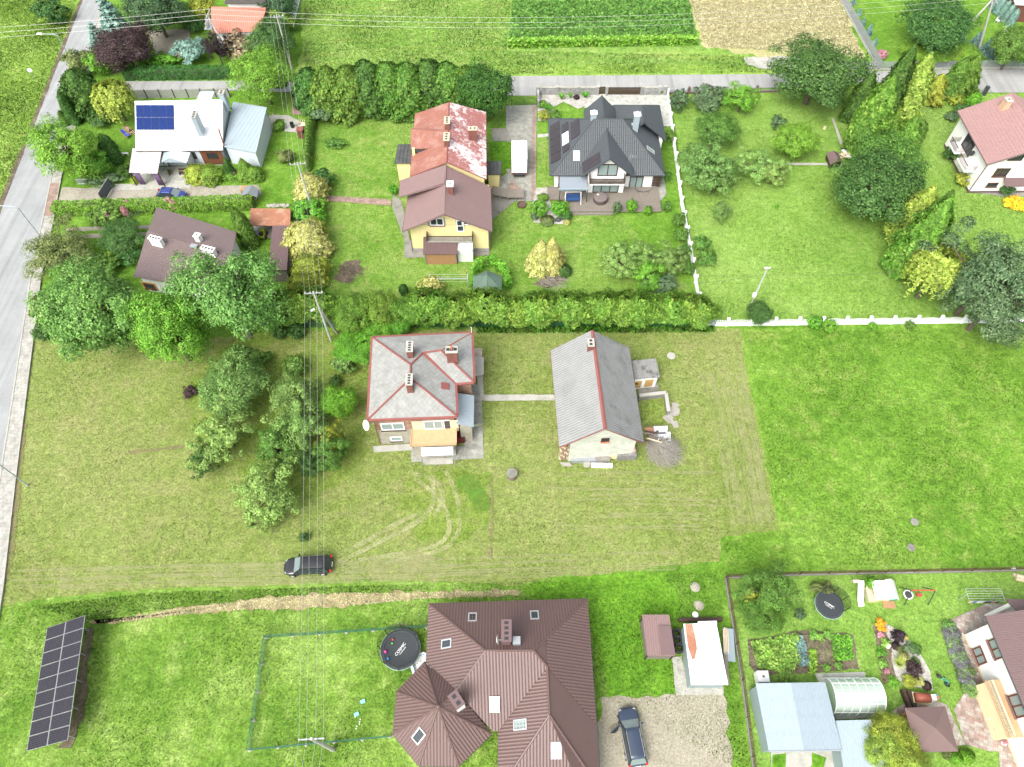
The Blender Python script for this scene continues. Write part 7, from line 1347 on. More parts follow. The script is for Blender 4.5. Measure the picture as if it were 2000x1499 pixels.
# ------------------------------------------------------------------ vehicles
HEADL = gloss('headlight', (.3, .32, .33), .1); TAILL = gloss('tail_light', (.4, .01, .015), .15); PLATE = gloss('number_plate', (.7, .7, .68), .4); CHROME = gloss('chrome_strip', (.65, .65, .65), .15, .9)
def loft(secs, close=True):
    """closed loft through half-sections [(y,z)...] mirrored at y=0"""
    m = MB(); k = len(secs[0][1])
    for x, pts in secs: m.v += [(x, y, z) for y, z in pts]+[(x, -y, z) for y, z in pts[::-1]]
    n = 2*k
    for i in range(len(secs)-1):
        for j in range(n): m.f.append((i*n+j, i*n+(j+1) % n, (i+1)*n+(j+1) % n, (i+1)*n+j)); m.m.append(0)
    m.f += [tuple(range(n-1, -1, -1)), tuple((len(secs)-1)*n+j for j in range(n))]; m.m += [0, 0]; return m
def car(label, loc, rz, L, W, H, paint, wagon=True, rails=None, open_door=False, glassm=GLASS):
    c = thing('car', label, 'car', loc, rz); h = W/2; hl = L/2; zb, zs, zbelt, zh = .24, .55, H*.56, H*.55
    def sec(x, w, zb_, zt, cr): return (x, [(0, zb_), (w*.85, zb_), (w*.98, zs), (w, zt*.82), (w*.93, zt), (w*.5, zt+cr*.8), (0, zt+cr)])
    hood = hl-.27*L*.9; S = [sec(-hl, h*.8, .42, zbelt*.82, .02), sec(-hl+.1, h*.93, .3, zbelt*.98, .03), sec(-hl+.6, h, zb, zbelt+.02, .03), sec(-.1, h, zb, zbelt, .03), sec(hood-.05, h*.99, zb, zh+.01, .05), sec(hl-.55, h*.95, zb, zh*.93, .05), sec(hl-.14, h*.84, .3, zh*.8, .03), sec(hl, h*.62, .38, zh*.62, .01)]
    b = loft(S).build('body', paint, c, smooth=True); sm = b.modifiers.new('s', 'SUBSURF'); sm.levels = sm.render_levels = 2
    xr, xc = -hl+(.12 if wagon else .2), hood+.12; xr2, xc2 = xr+(.42 if wagon else .75), xc-.85*(.95 if wagon else 1); wb, wt = h*.93, h*.7; z0, z1 = zbelt-.02, H-.04
    lo = lambda x, s_: V((x, s_*wb, z0)); hi = lambda x, s_: V((x, s_*wt, z1))
    def gl(name, pts, mat=None):
        o_ = MB().slab(pts, .02).build(name, mat or glassm, c); return o_
    def pane(name, pts):
        m = MB(); m.poly(pts); return m.build(name, glassm, c)
    MB().add([lo(xr, -1), lo(xr, 1), lo(xc, 1), lo(xc, -1), hi(xr2, -1), hi(xr2, 1), hi(xc2, 1), hi(xc2, -1)], [(0, 4, 7, 3), (1, 2, 6, 5), (0, 1, 5, 4), (2, 3, 7, 6), (4, 5, 6, 7)]).build('cabin_frame', paint if not open_door else PLASTB, c)
    def inq(a, b_, c_, d, f=.1, off=.012):
        ce = (a+b_+c_+d)/4; n = (b_-a).cross(d-a).normalized(); n = n if n.dot(ce-V((0, 0, z0))) > 0 else -n
        return [p+(ce-p)*f+n*off for p in (a, b_, c_, d)]
    WSG = gloss('windscreen_glass', (.16, .2, .2), .06)
    m = MB(); m.poly(inq(lo(xc, 1), lo(xc, -1), hi(xc2, -1), hi(xc2, 1), .08)); m.build('windscreen', WSG, c)
    m = MB(); m.poly(inq(lo(xr, -1), lo(xr, 1), hi(xr2, 1), hi(xr2, -1), .14)); m.build('rear_window', WSG if open_door else glassm, c)
    for s_ in (-1, 1):
        xs = [0, .3, .62, 1] if wagon else [0, .42, 1]
        for u0, u1 in zip(xs[:-1], xs[1:]):
            m = MB(); m.poly(inq(lo(xr+.05, s_).lerp(lo(xc-.1, s_), u0), lo(xr+.05, s_).lerp(lo(xc-.1, s_), u1), hi(xr2, s_).lerp(hi(xc2, s_), u1), hi(xr2, s_).lerp(hi(xc2, s_), u0), .1)); m.build('side_window', glassm, c)
    R_ = [(x, [(0, z1-.03), (wt*.9, z1-.02), (wt*1.0, z1), (wt*.85, z1+.035), (0, z1+cr)]) for x, cr in ((xr2-.04, .03), (xr2+.3, .06), (xc2-.3, .06), (xc2+.06, .025))]
    r = loft(R_).build('roof', paint, c, smooth=True)
    for s_ in (-1, 1):
        if rails: MB().tube([(xr2+.1, s_*wt*.88, z1+.06), (xr2+.2, s_*wt*.9, z1+.1), (xc2-.2, s_*wt*.9, z1+.1), (xc2-.05, s_*wt*.88, z1+.05)], .028, 6).build('roof_rail', rails, c)
        for x in (-hl+.19*L, hl-.18*L):
            w_ = thing('x', None, None); bpy.data.objects.remove(w_)
            M_ = Matrix.Rotation(math.pi/2, 3, 'X'); ty = MB().lathe((x, s_*(h-.1), .33), [(.2, -.11), (.31, -.11), (.33, -.06), (.33, .06), (.31, .11), (.2, .11)], 20, M_).build('tyre', RUBBER, c); MB().lathe((x, s_*(h-.01), .33), [(.22, -.02), (.2, .03), (.06, .05), (.001, .04)], 14, Matrix.Rotation(-s_*math.pi/2, 3, 'X')).build('rim', ALU, ty)
        MB().box((hl-.27, s_*h*.64, zh*.76), (.24, .26, .09), -s_*.6).build('headlight', HEADL, c); MB().box((-hl+.1, s_*h*.8, zbelt*.93), (.18, .2, .26 if wagon else .2)).build('tail_light', TAILL, c)
        MB().box((xc-.45, s_*(h+.1), z0+.1), (.14, .2, .13)).build('mirror', paint, c)
    MB().box((-hl-.0, 0, zbelt*.72), (.04, .5, .12)).build('number_plate', PLATE, c); MB().box((hl-.04, 0, .42), (.06, .5, .11)).build('number_plate', PLATE, c); MB().box((hl-.03, 0, .6), (.1, h*.7, .14)).build('grille', PLASTB, c)
    if rails is CHROME:
        for s_ in (-1, 1): MB().tube([(xr+.2, s_*(h*.955), z0+.03), (xc-.3, s_*(h*.955), z0+.03)], .018, 5).build('window_trim', CHROME, c)
    if open_door:
        # driver's door swung open on its front hinge
        hx, hy = xc-.35, h*.98; R2 = Matrix.Rotation(math.radians(55), 3, 'Z')
        dd = MB(); 
        pts = [V((0, 0, .32)), V((-1.05, 0, .32)), V((-1.05, 0, zbelt)), V((0, 0, zbelt))]; q = lambda p: V((hx, hy, 0))+R2.inverted() @ p if False else V((hx, hy, 0))+Matrix.Rotation(math.radians(-58), 3, 'Z') @ p
        n_ = Matrix.Rotation(math.radians(-58), 3, 'Z') @ V((0, .1, 0)); m = MB(); A = [q(p) for p in pts]; m.add(A+[p+n_ for p in A], [(0, 1, 2, 3), (7, 6, 5, 4), (0, 4, 5, 1), (1, 5, 6, 2), (2, 6, 7, 3), (3, 7, 4, 0)]); d_ = m.build('door', paint, c)
        W4 = [q(V((-.12, 0, zbelt))), q(V((-1.0, 0, zbelt))), q(V((-.85, -.18, H-.12))), q(V((-.55, -.18, H-.12)))]; MB().poly(W4).build('door_window', glassm, d_); MB().tube(W4+[W4[0]], .025, 5).build('window_frame', paint, d_)
        for pp in (): pass
    return c
BLACKP = gloss('black_paint', (.012, .013, .015), .18, .0, .6); NAVYP = gloss('dark_blue_paint', (.03, .045, .075), .2, .2, .6); BLUEP = gloss('blue_paint', (.02, .035, .17), .2, .1, .6)
a, b = P(560, 1110, .6), P(650, 1103, .6)
car('black estate car parked on the mown lot under the wires', P(605, 1109), math.pi+.06, 4.75, 1.86, 1.58, BLACKP, True, DARKM)
car('dark blue estate car with its front door open on gravel', P(1233, 1440), math.pi/2+.13, 4.75, 1.86, 1.46, NAVYP, True, CHROME, True, gloss('car_glass_grey', (.05, .06, .06), .08))
car('small bright blue hatchback parked on the lane', P(338, 387), -.07, 4.15, 1.72, 1.46, BLUEP, False)
# white box truck
q = P(1014, 330); TK = thing('box_truck', 'white box truck parked on the paved drive', 'truck', q, -.0); bl = 3.9; bw = 2.2
MB().box((0, .2, 2.0), (bw, bl, 2.5)).build('box_body', PLASTW, TK)
for s_ in (-1, 1):
    d_ = MB().box((s_*bw/4, .2-bl/2-.03, 2.0), (bw/2-.03, .05, 2.42)).build('rear_door', PLASTW, TK); MB().box((s_*.18, .2-bl/2-.08, 1.5), (.28, .05, .06)).build('latch', STEELG, d_)
MB().box((0, bl/2+.85, 1.3), (2.0, 1.25, 1.6)).build('cab', PLASTW, TK); MB().box((0, bl/2+1.48, 1.7), (1.8, .06, .7)).build('windscreen', GLASS, TK); MB().box((0, .6, .6), (1.6, bl+1.6, .25)).build('chassis', PLASTB, TK); MB().box((0, .2-bl/2+.0, .62), (bw, .12, .14)).build('rear_bumper', gloss('red_bumper', (.2, .02, .02), .5), TK)
for x in (-.85, .85):
    for y in (-1.1, bl/2+.8): MB().lathe((x, y, .4), [(.2, -.14), (.4, -.14), (.4, .14), (.2, .14)], 18, Matrix.Rotation(math.pi/2, 3, 'Y')).build('wheel', RUBBER, TK)
    MB().box((x*1.32, bl/2+1.2, 1.8), (.1, .16, .35)).build('mirror', PLASTB, TK)
# ------------------------------------------------------------------ solar array in the garden
A0, A1, A2, A3 = P(53, 1468, .8), P(93, 1227, .8), P(168, 1202, 2.6), P(134, 1446, 2.6); so_ = V((A0.x, A0.y, 0))*.5+V((A2.x, A2.y, 0))*.5
SA = thing('solar_array', 'free-standing tilted solar array of black panels on the lawn', 'solar array', so_)
f = lambda u, v: A0.lerp(A1, u).lerp(A3.lerp(A2, u), v)
for i in range(9):
    for j in range(2): panel(SA, f((i+.015)/9, (j+.012)/2), f((i+.985)/9, (j+.012)/2), f((i+.985)/9, (j+.988)/2), f((i+.015)/9, (j+.988)/2), SOL_B, so_, lift=.03)
for v in (.2, .8): MB().tube([f(0, v)-V((0, 0, .06)), f(1, v)-V((0, 0, .06))], .05, 4).build('rail', ALU, SA, so_)
for i in range(5):
    u = .06+i*.22
    for v in (.2, .8): q = f(u, v); MB().tube([q, V((q.x, q.y, 0))], .05, 6).build('post', STEELG, SA, so_)
    q1, q2 = f(u, .2), f(u, .8); MB().tube([V((q1.x, q1.y, .2)), q2-V((0, 0, .2))], .03, 5).build('brace', STEELG, SA, so_)
# ------------------------------------------------------------------ fences
def picket_fence(label, pts, mat, post_h=1.35, h=1.15, sp=2.85, base=.35):
    a = [P(*q) for q in pts]; t_ = thing('fence', label, 'fence', a[0]); o_ = a[0]
    for p, q in zip(a[:-1], a[1:]):
        L = (q-p).length; n = max(1, round(L/sp)); d = (q-p).normalized(); R = math.atan2(d.y, d.x)
        for k in range(n+(q is a[-1])):
            c = p+d*(L*k/n); MB().box((c.x, c.y, post_h/2), (.26, .26, post_h), R).build('post', mat, t_, o_); MB().box((c.x, c.y, post_h+.05), (.34, .34, .1), R).build('post_cap', mat, t_, o_)
        for k in range(n):
            u, v = p+d*(L*k/n), p+d*(L*(k+1)/n); mid = (u+v)/2; l = (v-u).length; m = MB(); m.box((mid.x, mid.y, base/2), (l, .12, base), R)
            for j in range(14):
                s_ = (j+.5)/14; hh = h-.18+.2*math.sin(math.pi*s_); c = u.lerp(v, s_); m.box((c.x, c.y, (base+hh)/2), (.085, .06, hh-base), R)
            m.box((mid.x, mid.y, .62), (l, .05, .07), R); m.build('picket_panel', mat, t_, o_, kind='stuff')
    return t_
FWH = M('white_fence_concrete', (.72, .73, .74), .8, .06, 3, bs=.1)
picket_fence('white concrete picket fence along the right meadow', [(1372, 637), (2060, 629)], FWH); picket_fence('white concrete picket fence between dark-roofed house and orchard', [(1303, 190), (1312, 260), (1330, 400), (1352, 520), (1368, 622)], FWH)
def mesh_fence(label, pts, postm, wirem, h=1.3, sp=2.6, cell=.14, base=0.0, basem=None, feet=False, pr=.03, wr=.006, top=None):
    a = [P(*q) for q in pts]; t_ = thing('fence', label, 'fence', a[0]); o_ = a[0]
    for i, (p, q) in enumerate(zip(a[:-1], a[1:])):
        L = (q-p).length; n = max(1, round(L/sp)); d = (q-p).normalized(); R = math.atan2(d.y, d.x)
        for k in range(n+(i == len(a)-2)):
            c = p+d*(L*k/n); MB().tube([(c.x, c.y, 0), (c.x, c.y, h+.08)], pr, 6).build('post', postm, t_, o_)
            if feet: MB().lathe((c.x, c.y, 0), [(.16, 0), (.15, .1), (.05, .13)], 9).build('footing', STONE, t_, o_)
        if basem:
            for k in range(n): u, v = p+d*(L*k/n), p+d*(L*(k+1)/n); MB().box(((u.x+v.x)/2, (u.y+v.y)/2, base/2), ((v-u).length-.03, .16, base), R).build('base_slab', basem, t_, o_)
        m = MB(); k = int(L/cell)
        for j in range(k): c = p+d*(L*(j+.5)/k); m.box((c.x, c.y, (base+h)/2), (wr*2, wr*2, h-base), R)
        for z in np.arange(base+.05, h+.01, cell): m.box(((p.x+q.x)/2, (p.y+q.y)/2, float(z)), (L, wr*2, wr*2), R)
        m.build('wire_mesh', wirem, t_, o_, kind='stuff')
        if top: MB().tube([p+V((0, 0, h)), q+V((0, 0, h))], .03, 5).build('top_rail', top, t_, o_)
    return t_
mesh_fence('green wire mesh fence along the foot of the middle hedge', [(560, 640), (930, 640), (1395, 638)], GREENP, GREENP, 1.35, cell=.12, wr=.007); mesh_fence('low green mesh fence with concrete footings round the trampoline lawn', [(762, 1440), (488, 1466), (520, 1246), (833, 1226)], GREENP, GREENP, 1.1, 2.4, .12, feet=True, wr=.006)
mesh_fence('rusty wire fence on a concrete base round the kitchen garden', [(1478, 1560), (1448, 1330), (1416, 1130), (1560, 1124), (2060, 1114)], BROWNP, BROWNP, 1.15, 3.0, .2, .3, CONC_D, top=BROWNP, wr=.007, pr=.05)
mesh_fence('grey welded mesh fence on the far roadside', [(1622, 136), (1740, 137), (2060, 133)], STEELG, STEELG, 1.5, 3.0, .1, .3, CONC, wr=.012); mesh_fence('grey welded mesh fence between hay field and spruce garden', [(1715, 138), (1672, 60), (1640, 0), (1625, -25)], STEELG, STEELG, 1.7, 2.5, .1, .35, CONC, wr=.014)
# concrete slab fence behind the white-roofed house and white fence top left
def slab_fence(label, pts, h, mat, postm, sp=2.1, rows=3):
    a = [P(*q) for q in pts]; t_ = thing('fence', label, 'fence', a[0]); o_ = a[0]
    for i, (p, q) in enumerate(zip(a[:-1], a[1:])):
        L = (q-p).length; n = max(1, round(L/sp)); d = (q-p).normalized(); R = math.atan2(d.y, d.x)
        for k in range(n+1): c = p+d*(L*k/n); MB().box((c.x, c.y, h/2+.03), (.14, .16, h+.06), R).build('post', postm, t_, o_)
        for k in range(n):
            c = p+d*(L*(k+.5)/n)
            for j in range(rows): MB().box((c.x, c.y, h*(j+.5)/rows), (L/n-.1, .06, h/rows-.012), R).build('slab', mat, t_, o_)
slab_fence('grey concrete panel fence behind the white-roofed house', [(262, 193), (450, 190)], 1.5, M('fence_panel_grey', (.25, .26, .23), .85, .15, 2, bs=.2), DARKM); slab_fence('white panel fence beside the orange-roofed house', [(573, 54), (592, -25)], 1.6, FWH, FWH, 1.8, 4)
# stone wall with gates of the dark house
SWL = thing('stone_wall', 'grey stone wall with pillars along the side road', 'wall', P(1100, 185)); o_ = P(1100, 185)
for x0, x1 in ((1050, 1088), (1088, 1128), (1128, 1164), (1252, 1286)):
    a, b = P(x0, 186), P(x1, 185); MB().box(((a.x+b.x)/2, (a.y+b.y)/2, .65), ((b-a).length, .3, 1.3)).build('wall_section', STONEW, SWL, o_); MB().box(((a.x+b.x)/2, (a.y+b.y)/2, 1.34), ((b-a).length, .4, .08)).build('coping', CONC, SWL, o_)
for x in (1050, 1088, 1128, 1166, 1184, 1252, 1286, 1297): a = P(x, 186); MB().box((a.x, a.y, .75), (.45, .45, 1.5)).build('pillar', STONEW, SWL, o_); MB().box((a.x, a.y, 1.54), (.55, .55, .1)).build('pillar_cap', CONC, SWL, o_)
a, b = P(1051, 186), P(1051, 212); MB().box(((a.x+b.x)/2, (a.y+b.y)/2, .6), (.3, (a-b).length, 1.2)).build('wall_section', STONEW, SWL, o_)
def board_gate(label, x0, x1, y, h=1.3):
    a, b = P(x0, y), P(x1, y); t_ = thing('gate', label, 'gate', a); n = int((b.x-a.x)/.16)
    for k in range(n): MB().box((a.x+(k+.5)*(b.x-a.x)/n, a.y, h/2+.08), ((b.x-a.x)/n-.025, .05, h)).build('board', WOODD, t_, a)
    for z in (.35, h-.1): MB().box(((a.x+b.x)/2, a.y+.05, z), (b.x-a.x, .05, .09)).build('rail', WOODD, t_, a)
board_gate('dark timber sliding driveway gate in the stone wall', 1187, 1249, 186); board_gate('narrow dark timber pedestrian gate in the stone wall', 1169, 1181, 185)
a, b = P(999, 206), P(1048, 206); GT = thing('gate', 'arched wrought-iron double gate of the paved drive', 'gate', a)
for k in range(31):
    u = k/30; x = a.x+(b.x-a.x)*u; hh = 1.25+.3*math.sin(math.pi*u); MB().tube([(x, a.y, .1), (x, a.y, hh)], .018 if k % 15 else .04, 5).build('bar', DARKM, GT, a)
for f_ in (.0, 1.0): MB().tube([(a.x+(b.x-a.x)*k/12, a.y, .2 if not f_ else 1.2+.3*math.sin(math.pi*k/12)) for k in range(13)], .025, 5).build('rail', DARKM, GT, a)
# road-side fence of the orchard: dark pillars and grey bars
a, b = P(1300, 184), P(1520, 180); OF = thing('fence', 'low bar fence with brown pillars along the orchard road', 'fence', a); n = 5
for k in range(n+1): c = a.lerp(b, k/n); MB().box((c.x, c.y, .6), (.35, .35, 1.2)).build('pillar', BROWN3, OF, a)
for k in range(n):
    u, v = a.lerp(b, k/n), a.lerp(b, (k+1)/n); mid = (u+v)/2; l = (v-u).length; MB().box((mid.x, mid.y, .12), (l, .25, .24), math.atan2(v.y-u.y, v.x-u.x)).build('base', BROWN3, OF, a); m = MB()
    for j in range(20): c = u.lerp(v, (j+.5)/20); m.tube([(c.x, c.y, .24), (c.x, c.y, 1.0)], .02, 4)
    m.build('bars', STEELG, OF, a, kind='stuff')
    for z in (.35, .95): MB().tube([u+V((0, 0, z)), v+V((0, 0, z))], .025, 4).build('rail', STEELG, OF, a)
a, b = P(1888, 190), P(1920, 186); SG = thing('gate', 'short dark bar gate with black pillar by the clipped cone', 'gate', a); MB().box((b.x, b.y, .75), (.5, .5, 1.5)).build('pillar', DARKM, SG, a); MB().box(((a.x+b.x)/2, (a.y+b.y)/2, .2), ((b-a).length, .3, .4), math.atan2(b.y-a.y, b.x-a.x)).build('base', DARKM, SG, a)
for k in range(14): c = a.lerp(b, (k+.5)/14); MB().tube([(c.x, c.y, .4), (c.x, c.y, 1.2)], .02, 4).build('bar', STEELG, SG, a)
# dark sheet gate across the lane
a, b = P(203, 397), P(222, 366); SGt = thing('gate', 'dark grey sheet-metal lane gate standing open', 'gate', a); d = (b-a).normalized(); R = math.atan2(d.y, d.x); nb = 9
for k in range(nb): c = a.lerp(b, (k+.5)/nb); MB().box((c.x, c.y, .95), ((b-a).length/nb-.015, .04, 1.6), R).build('panel', M('gate_grey', (.075, .085, .095), .5, .08) if k == 0 else bpy.data.materials['gate_grey'], SGt, a)
MB().box(((a.x+b.x)/2, (a.y+b.y)/2, 1.78), ((b-a).length, .07, .07), R).build('top_rail', STEELG, SGt, a)
a, b = P(153, 361), P(185, 360); LFc = thing('fence', 'low grey lattice fence panel at the lane mouth', 'fence', a)
for k in range(18): c = a.lerp(b, (k+.5)/18); MB().box((c.x, c.y, .5), (.06, .04, 1.0)).build('bar', STEELG, LFc, a)
for z in (.15, .95): MB().tube([a+V((0, 0, z)), b+V((0, 0, z))], .03, 4).build('rail', STEELG, LFc, a)
# ------------------------------------------------------------------ power lines, poles, lamps
def pole(label, base, h, r=.16, arm=None, arm_rz=0.0, wood=False, box=False, lamp=False, gname='power_pole'):
    p = P(*base); t_ = thing(gname, label, 'pole', p); MB().tube([(0, 0, -.1), (0, 0, h)], r, 8, r*.62).build('mast', POLEW if wood else POLE, t_)
    if arm:
        c, s_ = math.cos(arm_rz), math.sin(arm_rz); MB().box((0, 0, h-.25), (arm*2, .1, .1), arm_rz).build('crossarm', STEELG, t_)
        for k in (-1, -.38, .38, 1): MB().lathe((arm*k*c, arm*k*s_, h-.2), [(.05, 0), (.07, .1), (.04, .2)], 8).build('insulator', PLASTW, t_)
    if box: MB().box((-.2, -.15, h*.42), (.4, .3, .6)).build('meter_box', PLASTW, t_)
    if lamp: MB().tube([(0, 0, h*.65), (-.5, -.4, h*.72)], .03).build('lamp_arm', STEELG, t_); MB().box((-.6, -.5, h*.72), (.45, .2, .12), .7).build('lamp_head', PLASTW, t_)
    return p, h
AR = .95
p1, h1 = pole('leaning grey power pole with strut in the hedge', (647, 667), 9.3, arm=AR, arm_rz=.06, lamp=True); MB().tube([V((p1.x+.6, p1.y+1.2, 0)), V((p1.x+.05, p1.y+.1, 5.6))], .15, 8).build('strut', POLE, [o2 for o2 in bpy.data.objects if o2.get('label') == 'leaning grey power pole with strut in the hedge'][0], p1)
p3, h3 = pole('concrete power pole on the trampoline lawn fence', (651, 1465), 8.2, .2, arm=AR, arm_rz=.05); 
pm = P(581, 318, 9.0); hm = 9.0; tm_ = pole('power pole between yellow thuja and narrow hedge', pix(V((pm.x, pm.y, 0))), hm, arm=AR, arm_rz=.15)[0]
pf = P(540, 30, 9.0); tf_ = pole('far power pole beside the white panel fence', pix(V((pf.x, pf.y, 0))), 9.0, arm=AR, arm_rz=.2)[0]
def wire(name, a, b, sag, r, mat, label, group=None, n=14):
    pts = [a.lerp(b, k/n)-V((0, 0, sag*4*(k/n)*(1-k/n))) for k in range(n+1)]; o_ = MB().tube([p-a for p in pts], r, 4).build(name, mat); o_.location = a; return tag(o_, label, 'wire', group)
pn_ = V((p3.x-1.0, p3.y-38, 0)); tops = [(pn_, h3, .05), (p3, h3, .05), (p1, h1, .06), (tm_, hm, .15), (tf_, 9.0, .2), (V((tf_.x-12, tf_.y+45, 0)), 9.0, .2)]
lab = ['near conductor from the lawn pole towards the viewer', 'bare conductor between lawn pole and hedge pole', 'bare conductor between hedge pole and thuja pole', 'bare conductor between thuja pole and far pole', 'bare conductor beyond the far pole']
for i in range(5):
    (A, ha, ra_), (Bq, hb, rb_) = tops[i], tops[i+1]
    for k in (-1, -.38, .38, 1): wire('power_wire', V((A.x+AR*k*math.cos(ra_), A.y+AR*k*math.sin(ra_), ha)), V((Bq.x+AR*k*math.cos(rb_), Bq.y+AR*k*math.sin(rb_), hb)), .5, .012, WIRE, lab[i], lab[i].replace('bare conductor', 'conductors'))
# right concrete pole
p2, h2 = pole('slim concrete pole behind the white meadow fence', (1461, 609), 8.2, .13, arm=.3, box=True)
wire('black_cable', p2+V((0, 0, 7.0)), P(1300, 557, 5.2), .4, .02, CABLE, 'thin black cable running from the concrete pole to the hedge'); wire('black_cable', p2+V((0, 0, 7.0)), P(1752, 531, 5.8), .4, .02, CABLE, 'thin black cable running from the concrete pole to the thujas')
# medium-voltage line across the top
LP_ = P(436, 112); LTc = thing('lattice_pylon', 'braced A-frame power pole with transformer gear beside the orange roof', 'pylon', LP_); th = 7.2
for dx, dy in ((-.1, 0), (1.9, -1.4)): MB().tube([(dx, dy, -.1), (0, 0, th)], .18, 8, .12).build('leg', POLE, LTc)
MB().box((0, 0, th), (.12, 3.1, .12), .0).build('crossarm', STEELG, LTc); MB().box((-.5, 0, th-2), (1.2, 1.4, .12)).build('platform', STEELG, LTc)
for k in range(4): MB().box((-.6, -.6+k*.4, th-1.5), (.25, .2, .9)).build('switch_gear', ALU, LTc)
for k in range(5): MB().box((-.05, 0, 1+k*1.5), (.7, .06, .06)).build('rung', STEELG, LTc)
RPb = (P(1856, 88), P(1913, 95)); RPt = V(((RPb[0].x+RPb[1].x)/2+.2, (RPb[0].y+RPb[1].y)/2, 8.2)); rp_o = V(((RPb[0].x+RPb[1].x)/2, (RPb[0].y+RPb[1].y)/2, 0))
RPy = thing('frame_pylon', 'A-frame concrete power pole in the corner garden', 'pylon', rp_o)
for q in RPb: MB().tube([q-V((0, 0, .1)), RPt], .2, 8, .13).build('leg', POLE, RPy, rp_o)
for u in (.45,): MB().tube([RPb[0].lerp(RPt, u), RPb[1].lerp(RPt, u)], .05, 5).build('brace', RUST, RPy, rp_o)
MB().box(RPt, (.15, 3.1, .15)).build('crossarm', STEELG, RPy, rp_o)
for k in (-1, 0, 1):
    A = LP_+V((0, 1.45*k, th+.1)); Bq = RPt+V((0, 1.45*k, .15)); C_ = V((A.x-55, A.y-6, th-.6))
    wire('power_wire', A, Bq, 2.6, .014, WIRE, 'bare high conductor crossing above the fields', 'conductors above the fields', 24); wire('power_wire', A, C_, .5, .014, WIRE, 'bare high conductor crossing the main road', 'conductors above the main road', 16); wire('power_wire', Bq, Bq+V((40, 6, 0)), .6, .014, WIRE, 'bare high conductor leaving the corner garden', 'conductors leaving the corner garden')
def lamp(label, base, h, arm, az):
    p = P(*base); t_ = thing('street_lamp', label, 'street lamp', p); MB().tube([(0, 0, 0), (0, 0, h*.97), (arm*.12*math.cos(az), arm*.12*math.sin(az), h), (arm*math.cos(az), arm*math.sin(az), h+.12)], .075, 8, .045).build('mast', gloss('lamp_steel', (.36, .42, .46), .4, .4), t_)
    MB().box(((arm+.3)*math.cos(az), (arm+.3)*math.sin(az), h+.13), (.75, .28, .12), az).build('lamp_head', PLASTW, t_); MB().lathe((0, 0, 0), [(.14, 0), (.12, .25)], 8).build('base', CONC, t_)
lamp('tall steel street lamp on the pavement by the long hedge', (83, 468), 5.9, 2.6, math.pi-.02); lamp('tall steel street lamp at the mown lot', (55, 949), 5.3, 2.6, math.pi-.02); lamp('street lamp arching over the road near the purple plum', (152, 140), 6.3, 2.4, math.pi-.02)
q = P(73, 162); RSn = thing('road_sign', 'round white road sign at the meadow edge', 'road sign', q); MB().tube([(0, 0, 0), (0, 0, 2.4)], .035, 6).build('post', STEELG, RSn); MB().lathe((0, 0, 2.2), [(.001, -.01), (.36, -.01), (.36, .01), (.001, .01)], 20, Matrix.Rotation(math.pi/2, 3, 'X') @ Matrix.Rotation(.3, 3, 'Y')).build('disc', PLASTW, RSn)
# ------------------------------------------------------------------ garden objects
def text(parent, s_, loc, size, rz, mat, tilt=0.0, name='lettering'):
    cu = bpy.data.curves.new('t', 'FONT'); cu.body = s_; cu.size = size; cu.align_x = 'CENTER'; cu.align_y = 'CENTER'; cu.extrude = .004; o_ = bpy.data.objects.new('t', cu); COL.objects.link(o_); dg = bpy.context.evaluated_depsgraph_get(); me = bpy.data.meshes.new_from_object(o_.evaluated_get(dg)); bpy.data.objects.remove(o_); me.materials.clear(); me.materials.append(mat)
    t_ = link(name, me, parent); t_.location = loc; t_.rotation_euler = (tilt, 0, rz); return t_
NET, t, b_ = newmat('safety_net'); b_.inputs['Base Color'].default_value = (.01, .012, .012, 1); trn = t.nodes.new('ShaderNodeBsdfTransparent'); ms = t.nodes.new('ShaderNodeMixShader'); ms.inputs[0].default_value = .35; t.links.new(trn.outputs[0], ms.inputs[1]); t.links.new(b_.outputs[0], ms.inputs[2]); t.links.new(ms.outputs[0], t.nodes['Material Output'].inputs[0])
MATB = M('trampoline_mat', (.028, .034, .037), .6, .1, 3, bs=.02); PADG = M('trampoline_pad', (.04, .045, .05), .6, .1, 3, bs=.02); PADM = gloss('mint_pad', (.3, .5, .4), .6)
